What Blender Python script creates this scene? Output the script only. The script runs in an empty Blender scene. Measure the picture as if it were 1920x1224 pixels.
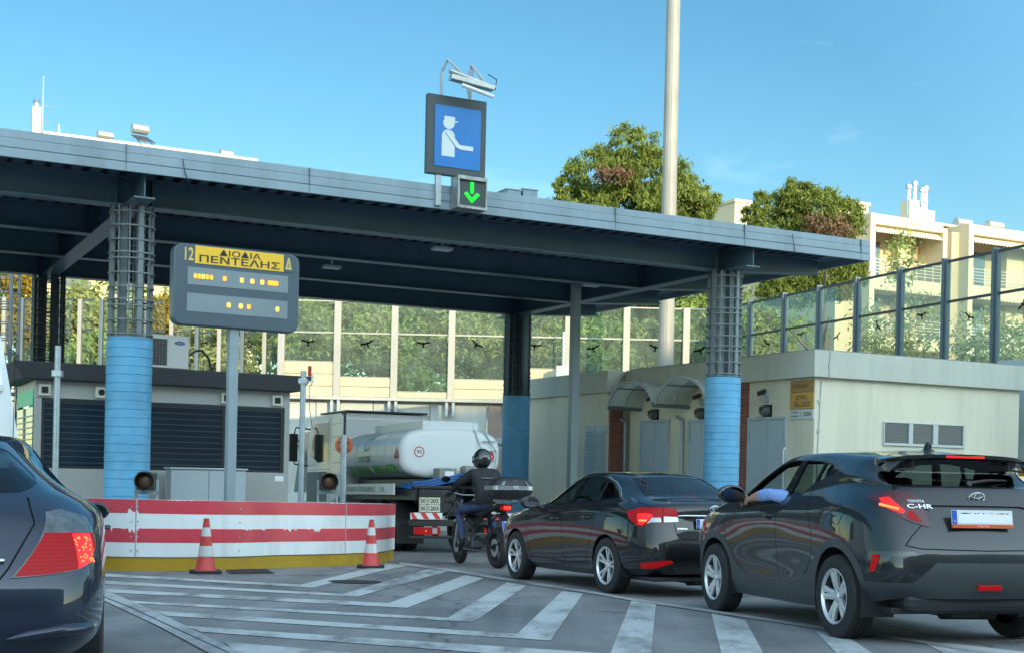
import bpy, bmesh, math, random
from mathutils import Vector, Matrix, Euler
from mathutils.bvhtree import BVHTree
R=math.radians; PI=math.pi
random.seed(7)
SC=bpy.context.scene; COL=SC.collection
# ---------------------------------------------------------------- camera
F,HY,ROLL,CH,GK=2500.0,889.0,0.022,1.05,0.021
cd=bpy.data.cameras.new('camera'); cam=bpy.data.objects.new('camera',cd); COL.objects.link(cam)
c,s=math.cos(ROLL),math.sin(ROLL)
M=Matrix(((c,-s,0,0),(0,0,-1,0),(s,c,0,CH),(0,0,0,1)))
cam.matrix_world=M
cd.sensor_width=36; cd.lens=36*F/1920; cd.shift_y=(HY-612)/1920; cd.clip_end=3000; cd.clip_start=0.05
SC.camera=cam
# ---------------------------------------------------------------- light
SUN_EL,SUN_AZ=R(14.5),R(152)      # azimuth clockwise from +Y (view direction): behind the camera, to the right
W=bpy.data.worlds.new("World"); SC.world=W; W.use_nodes=True
nt=W.node_tree; nt.nodes.clear()
sky=nt.nodes.new('ShaderNodeTexSky'); sky.sky_type='NISHITA'; sky.sun_disc=False
sky.sun_elevation=SUN_EL; sky.sun_rotation=SUN_AZ; sky.altitude=100; sky.air_density=1.0; sky.dust_density=0.1; sky.ozone_density=2.6
bg=nt.nodes.new('ShaderNodeBackground'); bg.inputs['Strength'].default_value=0.15
# faint cirrus wisps, part of the sky
tc=nt.nodes.new('ShaderNodeTexCoord'); mp=nt.nodes.new('ShaderNodeMapping'); mp.inputs['Scale'].default_value=(2.2,2.2,9); mp.inputs['Rotation'].default_value=(0.25,0.5,0)
nz=nt.nodes.new('ShaderNodeTexNoise'); nz.inputs['Scale'].default_value=2.6; nz.inputs['Detail'].default_value=9; nz.inputs['Roughness'].default_value=0.62; nz.inputs['Distortion'].default_value=0.6
cr=nt.nodes.new('ShaderNodeValToRGB'); cr.color_ramp.elements[0].position=0.60; cr.color_ramp.elements[1].position=0.86; cr.color_ramp.elements[1].color=(0.14,0.14,0.14,1)
mx=nt.nodes.new('ShaderNodeMix'); mx.data_type='RGBA'; mx.inputs[7].default_value=(5.5,6.2,7.2,1)
out=nt.nodes.new('ShaderNodeOutputWorld'); L=nt.links
L.new(tc.outputs['Generated'],mp.inputs[0]); L.new(mp.outputs[0],nz.inputs['Vector']); L.new(nz.outputs['Fac'],cr.inputs[0])
hsv=nt.nodes.new('ShaderNodeHueSaturation'); hsv.inputs['Saturation'].default_value=1.12
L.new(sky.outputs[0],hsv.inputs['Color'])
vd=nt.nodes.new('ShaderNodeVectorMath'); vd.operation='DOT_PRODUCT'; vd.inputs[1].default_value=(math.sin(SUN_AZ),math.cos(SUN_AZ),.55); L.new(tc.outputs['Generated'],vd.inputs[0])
mr=nt.nodes.new('ShaderNodeMapRange'); mr.inputs['From Min'].default_value=-.55; mr.inputs['From Max'].default_value=.9; mr.inputs['To Min'].default_value=.50; mr.inputs['To Max'].default_value=2.3; L.new(vd.outputs['Value'],mr.inputs[0]); L.new(mr.outputs[0],hsv.inputs['Value'])  # sky brightened and paled behind the camera, added as fill for the shaded plaza
mr2=nt.nodes.new('ShaderNodeMapRange'); mr2.inputs['From Min'].default_value=-.5; mr2.inputs['From Max'].default_value=.6; mr2.inputs['To Min'].default_value=1.22; mr2.inputs['To Max'].default_value=.62; L.new(vd.outputs['Value'],mr2.inputs[0]); L.new(mr2.outputs[0],hsv.inputs['Saturation'])
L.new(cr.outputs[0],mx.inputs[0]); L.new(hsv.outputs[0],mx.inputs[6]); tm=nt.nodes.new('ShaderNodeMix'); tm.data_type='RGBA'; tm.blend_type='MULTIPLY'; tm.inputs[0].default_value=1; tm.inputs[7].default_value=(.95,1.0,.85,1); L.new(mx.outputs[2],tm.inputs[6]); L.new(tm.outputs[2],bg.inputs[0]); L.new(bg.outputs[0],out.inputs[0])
sd=bpy.data.lights.new('sun','SUN'); sd.energy=2.2; sd.angle=R(0.5); sd.color=(1.0,0.80,0.50)
sun=bpy.data.objects.new('sun',sd); COL.objects.link(sun)
SUNV=Vector((math.sin(SUN_AZ)*math.cos(SUN_EL),math.cos(SUN_AZ)*math.cos(SUN_EL),math.sin(SUN_EL)))
sun.rotation_euler=SUNV.to_track_quat('Z','Y').to_euler(); sun.location=(0,-20,60)
SC.view_settings.view_transform='Standard'; SC.view_settings.look='None'; SC.view_settings.exposure=1.5; SC.view_settings.gamma=1
# ---------------------------------------------------------------- geometry helpers
def gz(y): return -GK*y if y<60 else -GK*60
def inv(px,py):
    dx,dy=px-960,HY-py
    return dx*c-dy*s, dx*s+dy*c
def at(px,py,Y):                      # point seen at pixel (px,py) of the photo at distance Y
    u,v=inv(px,py); return Vector((u*Y/F,Y,CH+v*Y/F))
def gp(px,py):                        # point of the road seen at that pixel
    u,v=inv(px,py); Y=-CH/(v/F+GK); return Vector((u*Y/F,Y,gz(Y)))
class MB:
    def __init__(s): s.v=[];s.f=[];s.m=[];s.cur=0
    def add(s,vs,fs):
        b=len(s.v); s.v+= [tuple(q) for q in vs]; s.f+=[tuple(b+i for i in f) for f in fs]; s.m+=[s.cur]*len(fs); return s
    def box(s,x0,x1,y0,y1,z0,z1):
        return s.add([(x0,y0,z0),(x1,y0,z0),(x1,y1,z0),(x0,y1,z0),(x0,y0,z1),(x1,y0,z1),(x1,y1,z1),(x0,y1,z1)],
          [(0,3,2,1),(4,5,6,7),(0,1,5,4),(1,2,6,5),(2,3,7,6),(3,0,4,7)])
    def obox(s,cn,ax,ay,az,hx,hy,hz):
        vs=[]
        for dz in(-1,1):
            for dy,dx in((-1,-1),(-1,1),(1,1),(1,-1)):
                vs.append(Vector(cn)+Vector(ax)*hx*dx+Vector(ay)*hy*dy+Vector(az)*hz*dz)
        return s.add(vs,[(0,3,2,1),(4,5,6,7),(0,1,5,4),(1,2,6,5),(2,3,7,6),(3,0,4,7)])
    def cyl(s,p0,p1,r0,r1=None,n=16,cap=True):
        r1=r0 if r1 is None else r1
        p0,p1=Vector(p0),Vector(p1); d=(p1-p0).normalized()
        a=d.orthogonal().normalized(); b=d.cross(a)
        vs=[]
        for p,r in((p0,r0),(p1,r1)):
            for i in range(n):
                t=2*PI*i/n; vs.append(p+a*math.cos(t)*r+b*math.sin(t)*r)
        fs=[(i,(i+1)%n,n+(i+1)%n,n+i) for i in range(n)]
        if cap: fs+=[tuple(range(n-1,-1,-1)),tuple(range(n,2*n))]
        return s.add(vs,fs)
    def tube(s,path,r,n=8):
        P=[Vector(p) for p in path]; vs=[];m=len(P)
        prev=None
        for i,p in enumerate(P):
            d=(P[min(i+1,m-1)]-P[max(i-1,0)]).normalized()
            if prev is None: a=d.orthogonal().normalized()
            else:
                a=(prev-d*prev.dot(d)); a=a.normalized() if a.length>1e-6 else d.orthogonal().normalized()
            prev=a; b=d.cross(a); rr=r[i] if isinstance(r,(list,tuple)) else r
            for k in range(n):
                t=2*PI*k/n; vs.append(p+a*math.cos(t)*rr+b*math.sin(t)*rr)
        fs=[(i*n+k,i*n+(k+1)%n,(i+1)*n+(k+1)%n,(i+1)*n+k) for i in range(m-1) for k in range(n)]
        fs+=[tuple(range(n-1,-1,-1)),tuple((m-1)*n+k for k in range(n))]
        return s.add(vs,fs)
    def prism(s,poly,d,origin=(0,0,0),ax=(1,0,0),ay=(0,0,1),az=(0,1,0)):   # poly in (ax,ay), extruded along az by d
        o,ax,ay,az=Vector(origin),Vector(ax),Vector(ay),Vector(az); n=len(poly)
        vs=[o+ax*p[0]+ay*p[1] for p in poly]+[o+ax*p[0]+ay*p[1]+az*d for p in poly]
        fs=[tuple(range(n)),tuple(range(2*n-1,n-1,-1))]+[(i,n+i,n+(i+1)%n,(i+1)%n) for i in range(n)]
        return s.add(vs,fs)
    def lathe(s,prof,origin=(0,0,0),axis=(0,0,1),n=24,ang=2*PI,close=True):
        o,d=Vector(origin),Vector(axis).normalized(); a=d.orthogonal().normalized(); b=d.cross(a); m=len(prof)
        vs=[o+d*z+(a*math.cos(ang*i/n)+b*math.sin(ang*i/n))*r for i in range(n) for r,z in prof]
        fs=[(i*m+j,((i+1)%n)*m+j,((i+1)%n)*m+j+1,i*m+j+1) for i in range(n) for j in range(m-1)]
        return s.add(vs,fs)
    def sphere(s,cn,rx,ry=None,rz=None,n=16,m=10):
        ry=ry or rx; rz=rz or rx; cn=Vector(cn); vs=[];fs=[]
        for j in range(m+1):
            ph=PI*j/m
            for i in range(n):
                t=2*PI*i/n; vs.append(cn+Vector((rx*math.sin(ph)*math.cos(t),ry*math.sin(ph)*math.sin(t),rz*math.cos(ph))))
        for j in range(m):
            for i in range(n): fs.append((j*n+i,(j+1)*n+i,(j+1)*n+(i+1)%n,j*n+(i+1)%n))
        return s.add(vs,fs)
    def build(s,name,mats,parent=None,smooth=False,bevel=0,world=False,fix=True,seg=2):
        me=bpy.data.meshes.new(name)
        vs=s.v
        if world and parent is not None:
            iv=parent.matrix_basis.inverted(); vs=[iv@Vector(q) for q in vs]
        me.from_pydata([tuple(q) for q in vs],[],s.f)
        if not isinstance(mats,(list,tuple)): mats=[mats]
        for m in mats: me.materials.append(m)
        if len(mats)>1:
            for p,k in zip(me.polygons,s.m): p.material_index=k
        if fix:
            bm=bmesh.new(); bm.from_mesh(me); bmesh.ops.remove_doubles(bm,verts=bm.verts,dist=1e-5) if smooth else None
            bmesh.ops.recalc_face_normals(bm,faces=bm.faces); bm.to_mesh(me); bm.free()
        o=bpy.data.objects.new(name,me); COL.objects.link(o)
        if parent is not None: o.parent=parent
        if smooth:
            me.shade_smooth() if hasattr(me,'shade_smooth') else None
            for p in me.polygons: p.use_smooth=True
            if smooth!='full':
                try: me.set_sharp_from_angle(angle=R(38))
                except Exception: pass
        if bevel:
            b=o.modifiers.new('bevel','BEVEL'); b.width=bevel; b.segments=seg; b.limit_method='ANGLE'; b.angle_limit=R(40)
        return o
def thing(name,label,cat,loc=(0,0,0),rz=0,group=None,rx=0):
    o=bpy.data.objects.new(name,None); COL.objects.link(o); o.empty_display_size=.2
    o.location=loc; o.rotation_euler=(rx,0,rz); o['label']=label; o['category']=cat
    if group: o['group']=group
    o.matrix_basis  # evaluated on demand
    return o
def tag(o,label,cat,group=None,kind=None):
    if label: o['label']=label
    if cat: o['category']=cat
    if group: o['group']=group
    if kind: o['kind']=kind
    return o
def struct(o): o['kind']='structure'; return o
def dup(root,loc=None,rz=None,label=None):
    def cp(o,par):
        q=o.copy(); COL.objects.link(q); q.parent=par
        for ch in o.children: cp(ch,q)
        return q
    r=cp(root,None)
    if loc is not None: r.location=loc
    if rz is not None: r.rotation_euler[2]=rz
    if label: r['label']=label
    return r
# ---------------------------------------------------------------- materials
MATS={}
def pm(name,col,rough=.6,metal=0,var=0.0,vs=3.0,bump=0,bs=30,coat=0,spec=.5,dirt=None,dirt_amt=0,ds=1.5,emis=None,es=0,streak=False,alpha=None,trans=0,ior=1.5):
    if name in MATS: return MATS[name]
    m=bpy.data.materials.new(name); m.use_nodes=True; n=m.node_tree.nodes; l=m.node_tree.links
    b=n['Principled BSDF']; b.inputs['Roughness'].default_value=rough; b.inputs['Metallic'].default_value=metal
    b.inputs['Base Color'].default_value=(*col,1); b.inputs['Coat Weight'].default_value=coat; b.inputs['Coat Roughness'].default_value=.03
    b.inputs['Specular IOR Level'].default_value=spec; b.inputs['IOR'].default_value=ior; b.inputs['Transmission Weight'].default_value=trans
    tcn=None
    def coord():
        nonlocal tcn
        if tcn is None: tcn=n.new('ShaderNodeTexCoord')
        return tcn.outputs['Object']
    src=None
    if var>0:
        t=n.new('ShaderNodeTexNoise'); t.inputs['Scale'].default_value=vs; t.inputs['Detail'].default_value=7; t.inputs['Roughness'].default_value=.65
        l.new(coord(),t.inputs['Vector'])
        r=n.new('ShaderNodeValToRGB'); r.color_ramp.elements[0].position=.3; r.color_ramp.elements[1].position=.7
        r.color_ramp.elements[0].color=(*[x*(1-var) for x in col],1); r.color_ramp.elements[1].color=(*[min(1,x*(1+var)) for x in col],1)
        l.new(t.outputs['Fac'],r.inputs[0]); src=r.outputs[0]
    if dirt is not None:
        t=n.new('ShaderNodeTexNoise'); t.inputs['Scale'].default_value=ds; t.inputs['Detail'].default_value=10; t.inputs['Roughness'].default_value=.7
        mpn=n.new('ShaderNodeMapping'); l.new(coord(),mpn.inputs[0]); l.new(mpn.outputs[0],t.inputs['Vector'])
        if streak: mpn.inputs['Scale'].default_value=(1,1,.12)
        r=n.new('ShaderNodeValToRGB'); r.color_ramp.elements[0].position=.48; r.color_ramp.elements[1].position=.75
        r.color_ramp.elements[1].color=(dirt_amt,)*3+(1,)
        l.new(t.outputs['Fac'],r.inputs[0])
        mi=n.new('ShaderNodeMix'); mi.data_type='RGBA'; l.new(r.outputs[0],mi.inputs[0])
        if src: l.new(src,mi.inputs[6])
        else: mi.inputs[6].default_value=(*col,1)
        mi.inputs[7].default_value=(*dirt,1); src=mi.outputs[2]
    if src: l.new(src,b.inputs['Base Color'])
    if bump:
        t=n.new('ShaderNodeTexNoise'); t.inputs['Scale'].default_value=bs; t.inputs['Detail'].default_value=6; l.new(coord(),t.inputs['Vector'])
        bp=n.new('ShaderNodeBump'); bp.inputs['Strength'].default_value=bump; bp.inputs['Distance'].default_value=.01
        l.new(t.outputs['Fac'],bp.inputs['Height']); l.new(bp.outputs[0],b.inputs['Normal'])
    if emis: b.inputs['Emission Color'].default_value=(*emis,1); b.inputs['Emission Strength'].default_value=es
    MATS[name]=m; return m
def glassmat(name,tint=(.8,.85,.85),refl=1.0,diff=0.0,dcol=(.5,.55,.55),rough=.02,ior=1.5):
    if name in MATS: return MATS[name]
    m=bpy.data.materials.new(name); m.use_nodes=True; n=m.node_tree.nodes; l=m.node_tree.links; n.clear()
    o=n.new('ShaderNodeOutputMaterial'); t=n.new('ShaderNodeBsdfTransparent'); t.inputs[0].default_value=(*tint,1)
    g=n.new('ShaderNodeBsdfGlossy'); g.inputs['Roughness'].default_value=rough; g.inputs[0].default_value=(refl,refl,refl,1)
    lw=n.new('ShaderNodeLayerWeight'); lw.inputs[0].default_value=.5; pw=n.new('ShaderNodeMath'); pw.operation='POWER'; pw.inputs[1].default_value=5
    l.new(lw.outputs['Facing'],pw.inputs[0]); fr=n.new('ShaderNodeMath'); fr.operation='MULTIPLY_ADD'; fr.inputs[1].default_value=.9; fr.inputs[2].default_value=.05; l.new(pw.outputs[0],fr.inputs[0]); mxx=n.new('ShaderNodeMixShader')
    base=t.outputs[0]
    if diff>0:
        d=n.new('ShaderNodeBsdfDiffuse'); d.inputs[0].default_value=(*dcol,1); m2=n.new('ShaderNodeMixShader')
        tcn=n.new('ShaderNodeTexCoord'); nzz=n.new('ShaderNodeTexNoise'); nzz.inputs['Scale'].default_value=1.3; nzz.inputs['Detail'].default_value=8
        l.new(tcn.outputs['Object'],nzz.inputs['Vector']); mu=n.new('ShaderNodeMath'); mu.operation='MULTIPLY'; mu.inputs[1].default_value=diff*2
        l.new(nzz.outputs['Fac'],mu.inputs[0]); l.new(mu.outputs[0],m2.inputs[0]); l.new(t.outputs[0],m2.inputs[1]); l.new(d.outputs[0],m2.inputs[2]); base=m2.outputs[0]
    l.new(fr.outputs[0],mxx.inputs[0]); l.new(base,mxx.inputs[1]); l.new(g.outputs[0],mxx.inputs[2]); l.new(mxx.outputs[0],o.inputs[0])
    MATS[name]=m; return m
STEEL=pm('painted_steel',(.085,.145,.19),.45,.2,var=.12,vs=1.5)
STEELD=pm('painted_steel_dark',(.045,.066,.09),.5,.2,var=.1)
DECK=pm('deck_sheet',(.11,.165,.215),.5,.3,var=.1)
FASC=pm('fascia_sheet',(.235,.31,.36),.42,.15,var=.09,vs=.8,dirt=(.13,.165,.18),dirt_amt=.55,streak=True)
GALV=pm('galvanised',(.38,.43,.46),.45,.6,var=.15,vs=8)
GREYP=pm('grey_paint',(.36,.41,.44),.5,0,var=.06,dirt=(.2,.21,.2),dirt_amt=.3)
LGREY=pm('light_grey_panel',(.42,.46,.47),.5,0,var=.05,vs=1.2,dirt=(.25,.25,.24),dirt_amt=.25)
BLACK=pm('black_plastic',(.02,.022,.025),.45)
RUBBER=pm('rubber',(.018,.019,.021),.75,bump=.2,bs=80)
WHITE=pm('white_paint',(.72,.75,.76),.4,0,var=.04,dirt=(.45,.45,.42),dirt_amt=.3)
CHROME=pm('chrome',(.75,.77,.8),.12,1)
CREAM=pm('cream_render',(.66,.625,.49),.85,0,var=.05,vs=.7,bump=.15,bs=60,dirt=(.42,.39,.31),dirt_amt=.45,streak=True,ds=2.0)
CONC=pm('concrete',(.40,.41,.38),.85,0,var=.12,vs=1.1,bump=.2,bs=25,dirt=(.22,.23,.22),dirt_amt=.5,streak=True,ds=1.4)
# ---------------------------------------------------------------- ground and road
def asphalt():
    m=bpy.data.materials.new('asphalt'); m.use_nodes=True; n=m.node_tree.nodes; l=m.node_tree.links; b=n['Principled BSDF']
    t=n.new('ShaderNodeTexCoord')
    a=n.new('ShaderNodeTexNoise'); a.inputs['Scale'].default_value=.45; a.inputs['Detail'].default_value=9; a.inputs['Roughness'].default_value=.62
    g=n.new('ShaderNodeTexNoise'); g.inputs['Scale'].default_value=38; g.inputs['Detail'].default_value=8; g.inputs['Roughness'].default_value=.8
    mp=n.new('ShaderNodeMapping'); mp.inputs['Rotation'].default_value=(0,0,.3); mp.inputs['Scale'].default_value=(1.2,.16,1)
    l.new(t.outputs['Object'],mp.inputs[0]); st=n.new('ShaderNodeTexNoise'); st.inputs['Scale'].default_value=1.5; st.inputs['Detail'].default_value=6
    l.new(mp.outputs[0],st.inputs['Vector']); l.new(t.outputs['Object'],a.inputs['Vector']); l.new(t.outputs['Object'],g.inputs['Vector'])
    r=n.new('ShaderNodeValToRGB'); r.color_ramp.elements[0].position=.32; r.color_ramp.elements[1].position=.68
    r.color_ramp.elements[0].color=(.15,.155,.158,1); r.color_ramp.elements[1].color=(.25,.253,.253,1); l.new(a.outputs['Fac'],r.inputs[0])
    m1=n.new('ShaderNodeMix'); m1.data_type='RGBA'; m1.blend_type='OVERLAY'; m1.inputs[0].default_value=.8; l.new(r.outputs[0],m1.inputs[6]); l.new(g.outputs['Fac'],m1.inputs[7])
    m2=n.new('ShaderNodeMix'); m2.data_type='RGBA'; m2.blend_type='OVERLAY'; m2.inputs[0].default_value=.55; l.new(m1.outputs[2],m2.inputs[6]); l.new(st.outputs['Fac'],m2.inputs[7])
    # cracks
    v=n.new('ShaderNodeTexVoronoi'); v.feature='DISTANCE_TO_EDGE'; v.inputs['Scale'].default_value=.33
    nd=n.new('ShaderNodeTexNoise'); nd.inputs['Scale'].default_value=2.5; nd.inputs['Detail'].default_value=6; l.new(t.outputs['Object'],nd.inputs['Vector'])
    mv=n.new('ShaderNodeMix'); mv.data_type='RGBA'; mv.inputs[0].default_value=.35; l.new(t.outputs['Object'],mv.inputs[6]); l.new(nd.outputs['Color'],mv.inputs[7]); l.new(mv.outputs[2],v.inputs['Vector'])
    cr2=n.new('ShaderNodeValToRGB'); cr2.color_ramp.elements[0].color=(.45,.45,.45,1); cr2.color_ramp.elements[1].position=.006; l.new(v.outputs['Distance'],cr2.inputs[0])
    m3=n.new('ShaderNodeMix'); m3.data_type='RGBA'; m3.blend_type='MULTIPLY'; m3.inputs[0].default_value=1; l.new(m2.outputs[2],m3.inputs[6]); l.new(cr2.outputs[0],m3.inputs[7])
    s2=n.new('ShaderNodeTexNoise'); s2.inputs['Scale'].default_value=.9; s2.inputs['Detail'].default_value=5; s2.inputs['Distortion'].default_value=.8; l.new(t.outputs['Object'],s2.inputs['Vector'])
    c3=n.new('ShaderNodeValToRGB'); c3.color_ramp.elements[0].position=.60; c3.color_ramp.elements[0].color=(1,1,1,1); c3.color_ramp.elements[1].position=.74; c3.color_ramp.elements[1].color=(.70,.70,.70,1); l.new(s2.outputs['Fac'],c3.inputs[0])
    mp4=n.new('ShaderNodeMapping'); mp4.inputs['Rotation'].default_value=(0,0,-.45); mp4.inputs['Scale'].default_value=(1.7,.05,1); l.new(t.outputs['Object'],mp4.inputs[0]); s4=n.new('ShaderNodeTexNoise'); s4.inputs['Scale'].default_value=1.0; s4.inputs['Detail'].default_value=8; s4.inputs['Roughness'].default_value=.7; l.new(mp4.outputs[0],s4.inputs['Vector'])
    c4=n.new('ShaderNodeValToRGB'); c4.color_ramp.elements[0].position=.35; c4.color_ramp.elements[0].color=(.62,.62,.62,1); c4.color_ramp.elements[1].position=.58; c4.color_ramp.elements[1].color=(1.08,1.08,1.08,1); l.new(s4.outputs['Fac'],c4.inputs[0])
    m4=n.new('ShaderNodeMix'); m4.data_type='RGBA'; m4.blend_type='MULTIPLY'; m4.inputs[0].default_value=1; l.new(m3.outputs[2],m4.inputs[6]); l.new(c3.outputs[0],m4.inputs[7])
    m5=n.new('ShaderNodeMix'); m5.data_type='RGBA'; m5.blend_type='MULTIPLY'; m5.inputs[0].default_value=.5; l.new(m4.outputs[2],m5.inputs[6]); l.new(c4.outputs[0],m5.inputs[7])
    l.new(m5.outputs[2],b.inputs['Base Color']); b.inputs['Roughness'].default_value=.82
    bp=n.new('ShaderNodeBump'); bp.inputs['Strength'].default_value=.5; bp.inputs['Distance'].default_value=.006; l.new(g.outputs['Fac'],bp.inputs['Height']); l.new(bp.outputs[0],b.inputs['Normal'])
    return m
ASPH=asphalt()
g=MB(); ys=[-400,-60,-5]+list(range(0,61,4))+[100,400,1500]
xs=[-1500,-300,-60,-30,0,30,60,300,1500]
for i,y in enumerate(ys):
    for x in xs: g.v.append((x,y,gz(max(y,-10))))
n_=len(xs)
for i in range(len(ys)-1):
    for j in range(n_-1): g.f.append((i*n_+j,i*n_+j+1,(i+1)*n_+j+1,(i+1)*n_+j)); g.m.append(0)
struct(g.build('ground',ASPH,fix=False))
def paintmat(name,col,hole,thr):
    m=bpy.data.materials.new(name); m.use_nodes=True; n=m.node_tree.nodes; l=m.node_tree.links; b=n['Principled BSDF']
    t=n.new('ShaderNodeTexCoord'); a=n.new('ShaderNodeTexNoise'); a.inputs['Scale'].default_value=1.6; a.inputs['Detail'].default_value=12; a.inputs['Roughness'].default_value=.72; l.new(t.outputs['Object'],a.inputs['Vector'])
    mp=n.new('ShaderNodeMapping'); mp.inputs['Rotation'].default_value=(0,0,.35); mp.inputs['Scale'].default_value=(1.,.35,1); l.new(t.outputs['Object'],mp.inputs[0]); l.new(mp.outputs[0],a.inputs['Vector'])
    r=n.new('ShaderNodeValToRGB'); r.color_ramp.elements[0].position=thr; r.color_ramp.elements[1].position=thr+.16
    r.color_ramp.elements[0].color=(*hole,1); r.color_ramp.elements[1].color=(*col,1)
    l.new(a.outputs['Fac'],r.inputs[0]); l.new(r.outputs[0],b.inputs['Base Color']); b.inputs['Roughness'].default_value=.7; return m
PAINT=paintmat('road_paint',(.47,.50,.50),(.17,.175,.178),.36)
PAINTW=paintmat('worn_road_paint',(.38,.40,.41),(.17,.175,.178),.36)
def gpoly(pts,lift): return [ (lambda q:(q.x,q.y,q.z+lift))(gp(*p)) for p in pts]
chev=[
 [(189,1074.7),(563.7,1095.9),(675.4,1068.7),(729,1056.6),(768,1059.5),(720.7,1068.7),(586.3,1101.3),(189,1080)],
 [(191.5,1088.3),(642,1113.4),(802.5,1066.6),(840,1070.6),(669.4,1118.5),(191.5,1094.4)],
 [(193.6,1104),(729,1130.6),(872.8,1077.5),(907,1083.8),(763.4,1139.4),(201,1110.4)],
 [(234.4,1125.5),(840,1157.8),(951,1091.6),(986.9,1097.8),(888.4,1166),(254,1131)],
 [(288.8,1144.8),(969.7,1188.4),(1054,1108),(1093,1112.5),(1032,1201),(311.4,1154.2)],
 [(347.7,1173.8),(1093,1222),(1144,1226),(1183.8,1126),(1230,1130.6),(1221,1224),(1216,1247),(1093,1238),(376.4,1184.4)],
 [(418.7,1203),(1093,1262),(1360,1285),(1352,1224),(1334,1149.5),(1397.5,1163),(1431,1224),(1450,1310),(1093,1284),(446,1224)],
 [(1528,1183),(1587.5,1193),(1635,1224),(1700,1290),(1620,1290),(1567.7,1224)],
 [(1730,1204),(1800,1208),(1920,1222),(2050,1290),(1900,1290)],
]
def longpoly(name,pts,lift,mat):
    mb=MB(); P=gpoly(pts,lift); mb.add(P,[tuple(range(len(P)))]); o=mb.build(name,mat,fix=False)
    bm=bmesh.new(); bm.from_mesh(o.data); bmesh.ops.triangulate(bm,faces=bm.faces)
    for f in bm.faces:
        if f.normal.z<0: f.normal_flip()
    bm.to_mesh(o.data); bm.free()
    struct(o); return o
for i,p in enumerate(chev): longpoly('road_marking',p,.005,PAINT)
longpoly('road_marking',[(196,1108),(202.6,1109),(290,1146),(446,1222),(520,1262),(470,1262),(388.5,1224),(300,1176),(207,1132),(180,1120)],.009,PAINTW)
rb=[(749,1055.6),(834,1067.5),(993,1093),(1109,1110.3),(1184,1123.8),(1318,1143.5),(1524,1175),(1730,1204),(1980,1245)]
longpoly('road_marking',[(x,y-2.2) for x,y in rb]+[(x,y+2.6) for x,y in rb[::-1]],.009,PAINTW)
mb=MB(); pts=[(180,1114),(240,1138),(330,1180),(421,1222),(480,1258)]
P=gpoly([(x,y-.6) for x,y in pts]+[(x,y+.6) for x,y in pts[::-1]],.013); mb.add(P,[tuple(range(len(P)))]); struct(mb.build('road_crack',pm('crack',(.035,.036,.038),.9)))
# drain grate and manhole
GRATE=pm('cast_iron',(.05,.045,.04),.7,.3,var=.3,vs=30)
t=thing('drain_grate','dark rusty iron grate in the asphalt, right behind the left cone','grate',gp(471,1070.5))
mb=MB(); P=gpoly([(430,1075.5),(516,1074.5),(500,1066.5),(424,1067.5)],.012)
Q=[Vector(p) for p in P]
for k in range(9):
    a=k/9; b=a+.07; mb.add([Q[0].lerp(Q[1],a),Q[0].lerp(Q[1],b),Q[3].lerp(Q[2],b),Q[3].lerp(Q[2],a)],[(0,1,2,3)])
mb.build('bars',GRATE,t,world=True)
mb=MB(); mb.add([q-Vector((0,0,.006)) for q in Q],[(0,1,2,3)]); mb.build('pit',pm('pit_dark',(.012,.012,.012),.9),t,world=True)
q=gp(665,1090.5)
t=thing('manhole_cover','dark sunken iron manhole cover breaking the first white stripe','manhole',q)
mb=MB(); a=gp(617,1090.5); b=gp(713,1090.5); rr=(b-a).length/2
mb.lathe([(0,.008),(rr*.86,.008),(rr*.88,.012),(rr,.010)],(0,0,0),(0,GK,1),n=28); mb.build('cover',GRATE,t)
# ---------------------------------------------------------------- frame of the plaza
TH=.4757; D2=Vector((math.cos(TH),math.sin(TH),0)); D1=Vector((-math.sin(TH),math.cos(TH),0)); AX=Vector((-6.486,22.458,0))
def loc(x,y,z=0): return AX+D2*x+D1*y+Vector((0,0,z))
def on_d2(px,o):     # distance along D2 from point o to the sight line of px
    u=(px-960)/F; return (u*o.y-o.x)/(D2.x-u*D2.y)
def on_d1(px,o):
    u=(px-960)/F; return (u*o.y-o.x)/(D1.x-u*D1.y)
CW=9.43; CL=12.24; ZB=3.19; ZL=5.39; ZD=5.88
# canopy
can=thing('toll_canopy','flat grey steel canopy with ribbed soffit spanning the toll lanes','canopy',AX,TH)
mb=MB(); x0,x1=-17,15.17; y0,y1=-1.157,10.6
for (a,b,yy) in ((5.745,5.888,0),(5.9,6.036,.012),(6.048,6.18,.024)):     # three lipped boards
    mb.box(x0,x1,y0+yy,y0+.05,a,b); mb.box(x0,x1,y1-.05,y1-yy,a,b); mb.box(x1-.05,x1-yy,y0+.05,y1-.05,a,b); mb.box(x0+yy,x0+.05,y0+.05,y1-.05,a,b)
mb.box(x0+.03,x1-.03,y0+.03,y0+.045,5.75,6.17)
mb.build('fascia',FASC,can,bevel=.008)
mb=MB()
for k in range(11): x=x0+1.4+k*3.05; mb.box(x,x+.012,y0-.003,y0+.03,5.75,6.178)
mb.build('fascia_joints',pm('joint_dark',(.10,.13,.15),.6),can)
for xa,za in((.55,5.95),(13.05,6.0),(5.9,5.9)):
    mb=MB(); mb.tube([(xa,y0-.01,za+.1),(xa+.03,y0-.03,za-.1),(xa+.08,y0-.02,5.72),(xa+.2,y0+.15,5.62),(xa+.1,y0+.5,5.85)],.008,5); mb.build('hanging_cable',BLACK,can)
mb=MB(); n=int((x1-x0-.1)/.30); x=x0+.05
prof=[]
for i in range(n):
    for dx,z in ((0,ZD),(.14,ZD),(.16,ZD+.13),(.28,ZD+.13)): prof.append((x+dx,z))
    x+=.30
prof.append((x1-.05,ZD))
vs=[(a,y0+.05,z) for a,z in prof]+[(a,y1-.05,z) for a,z in prof]; m_=len(prof)
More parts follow.
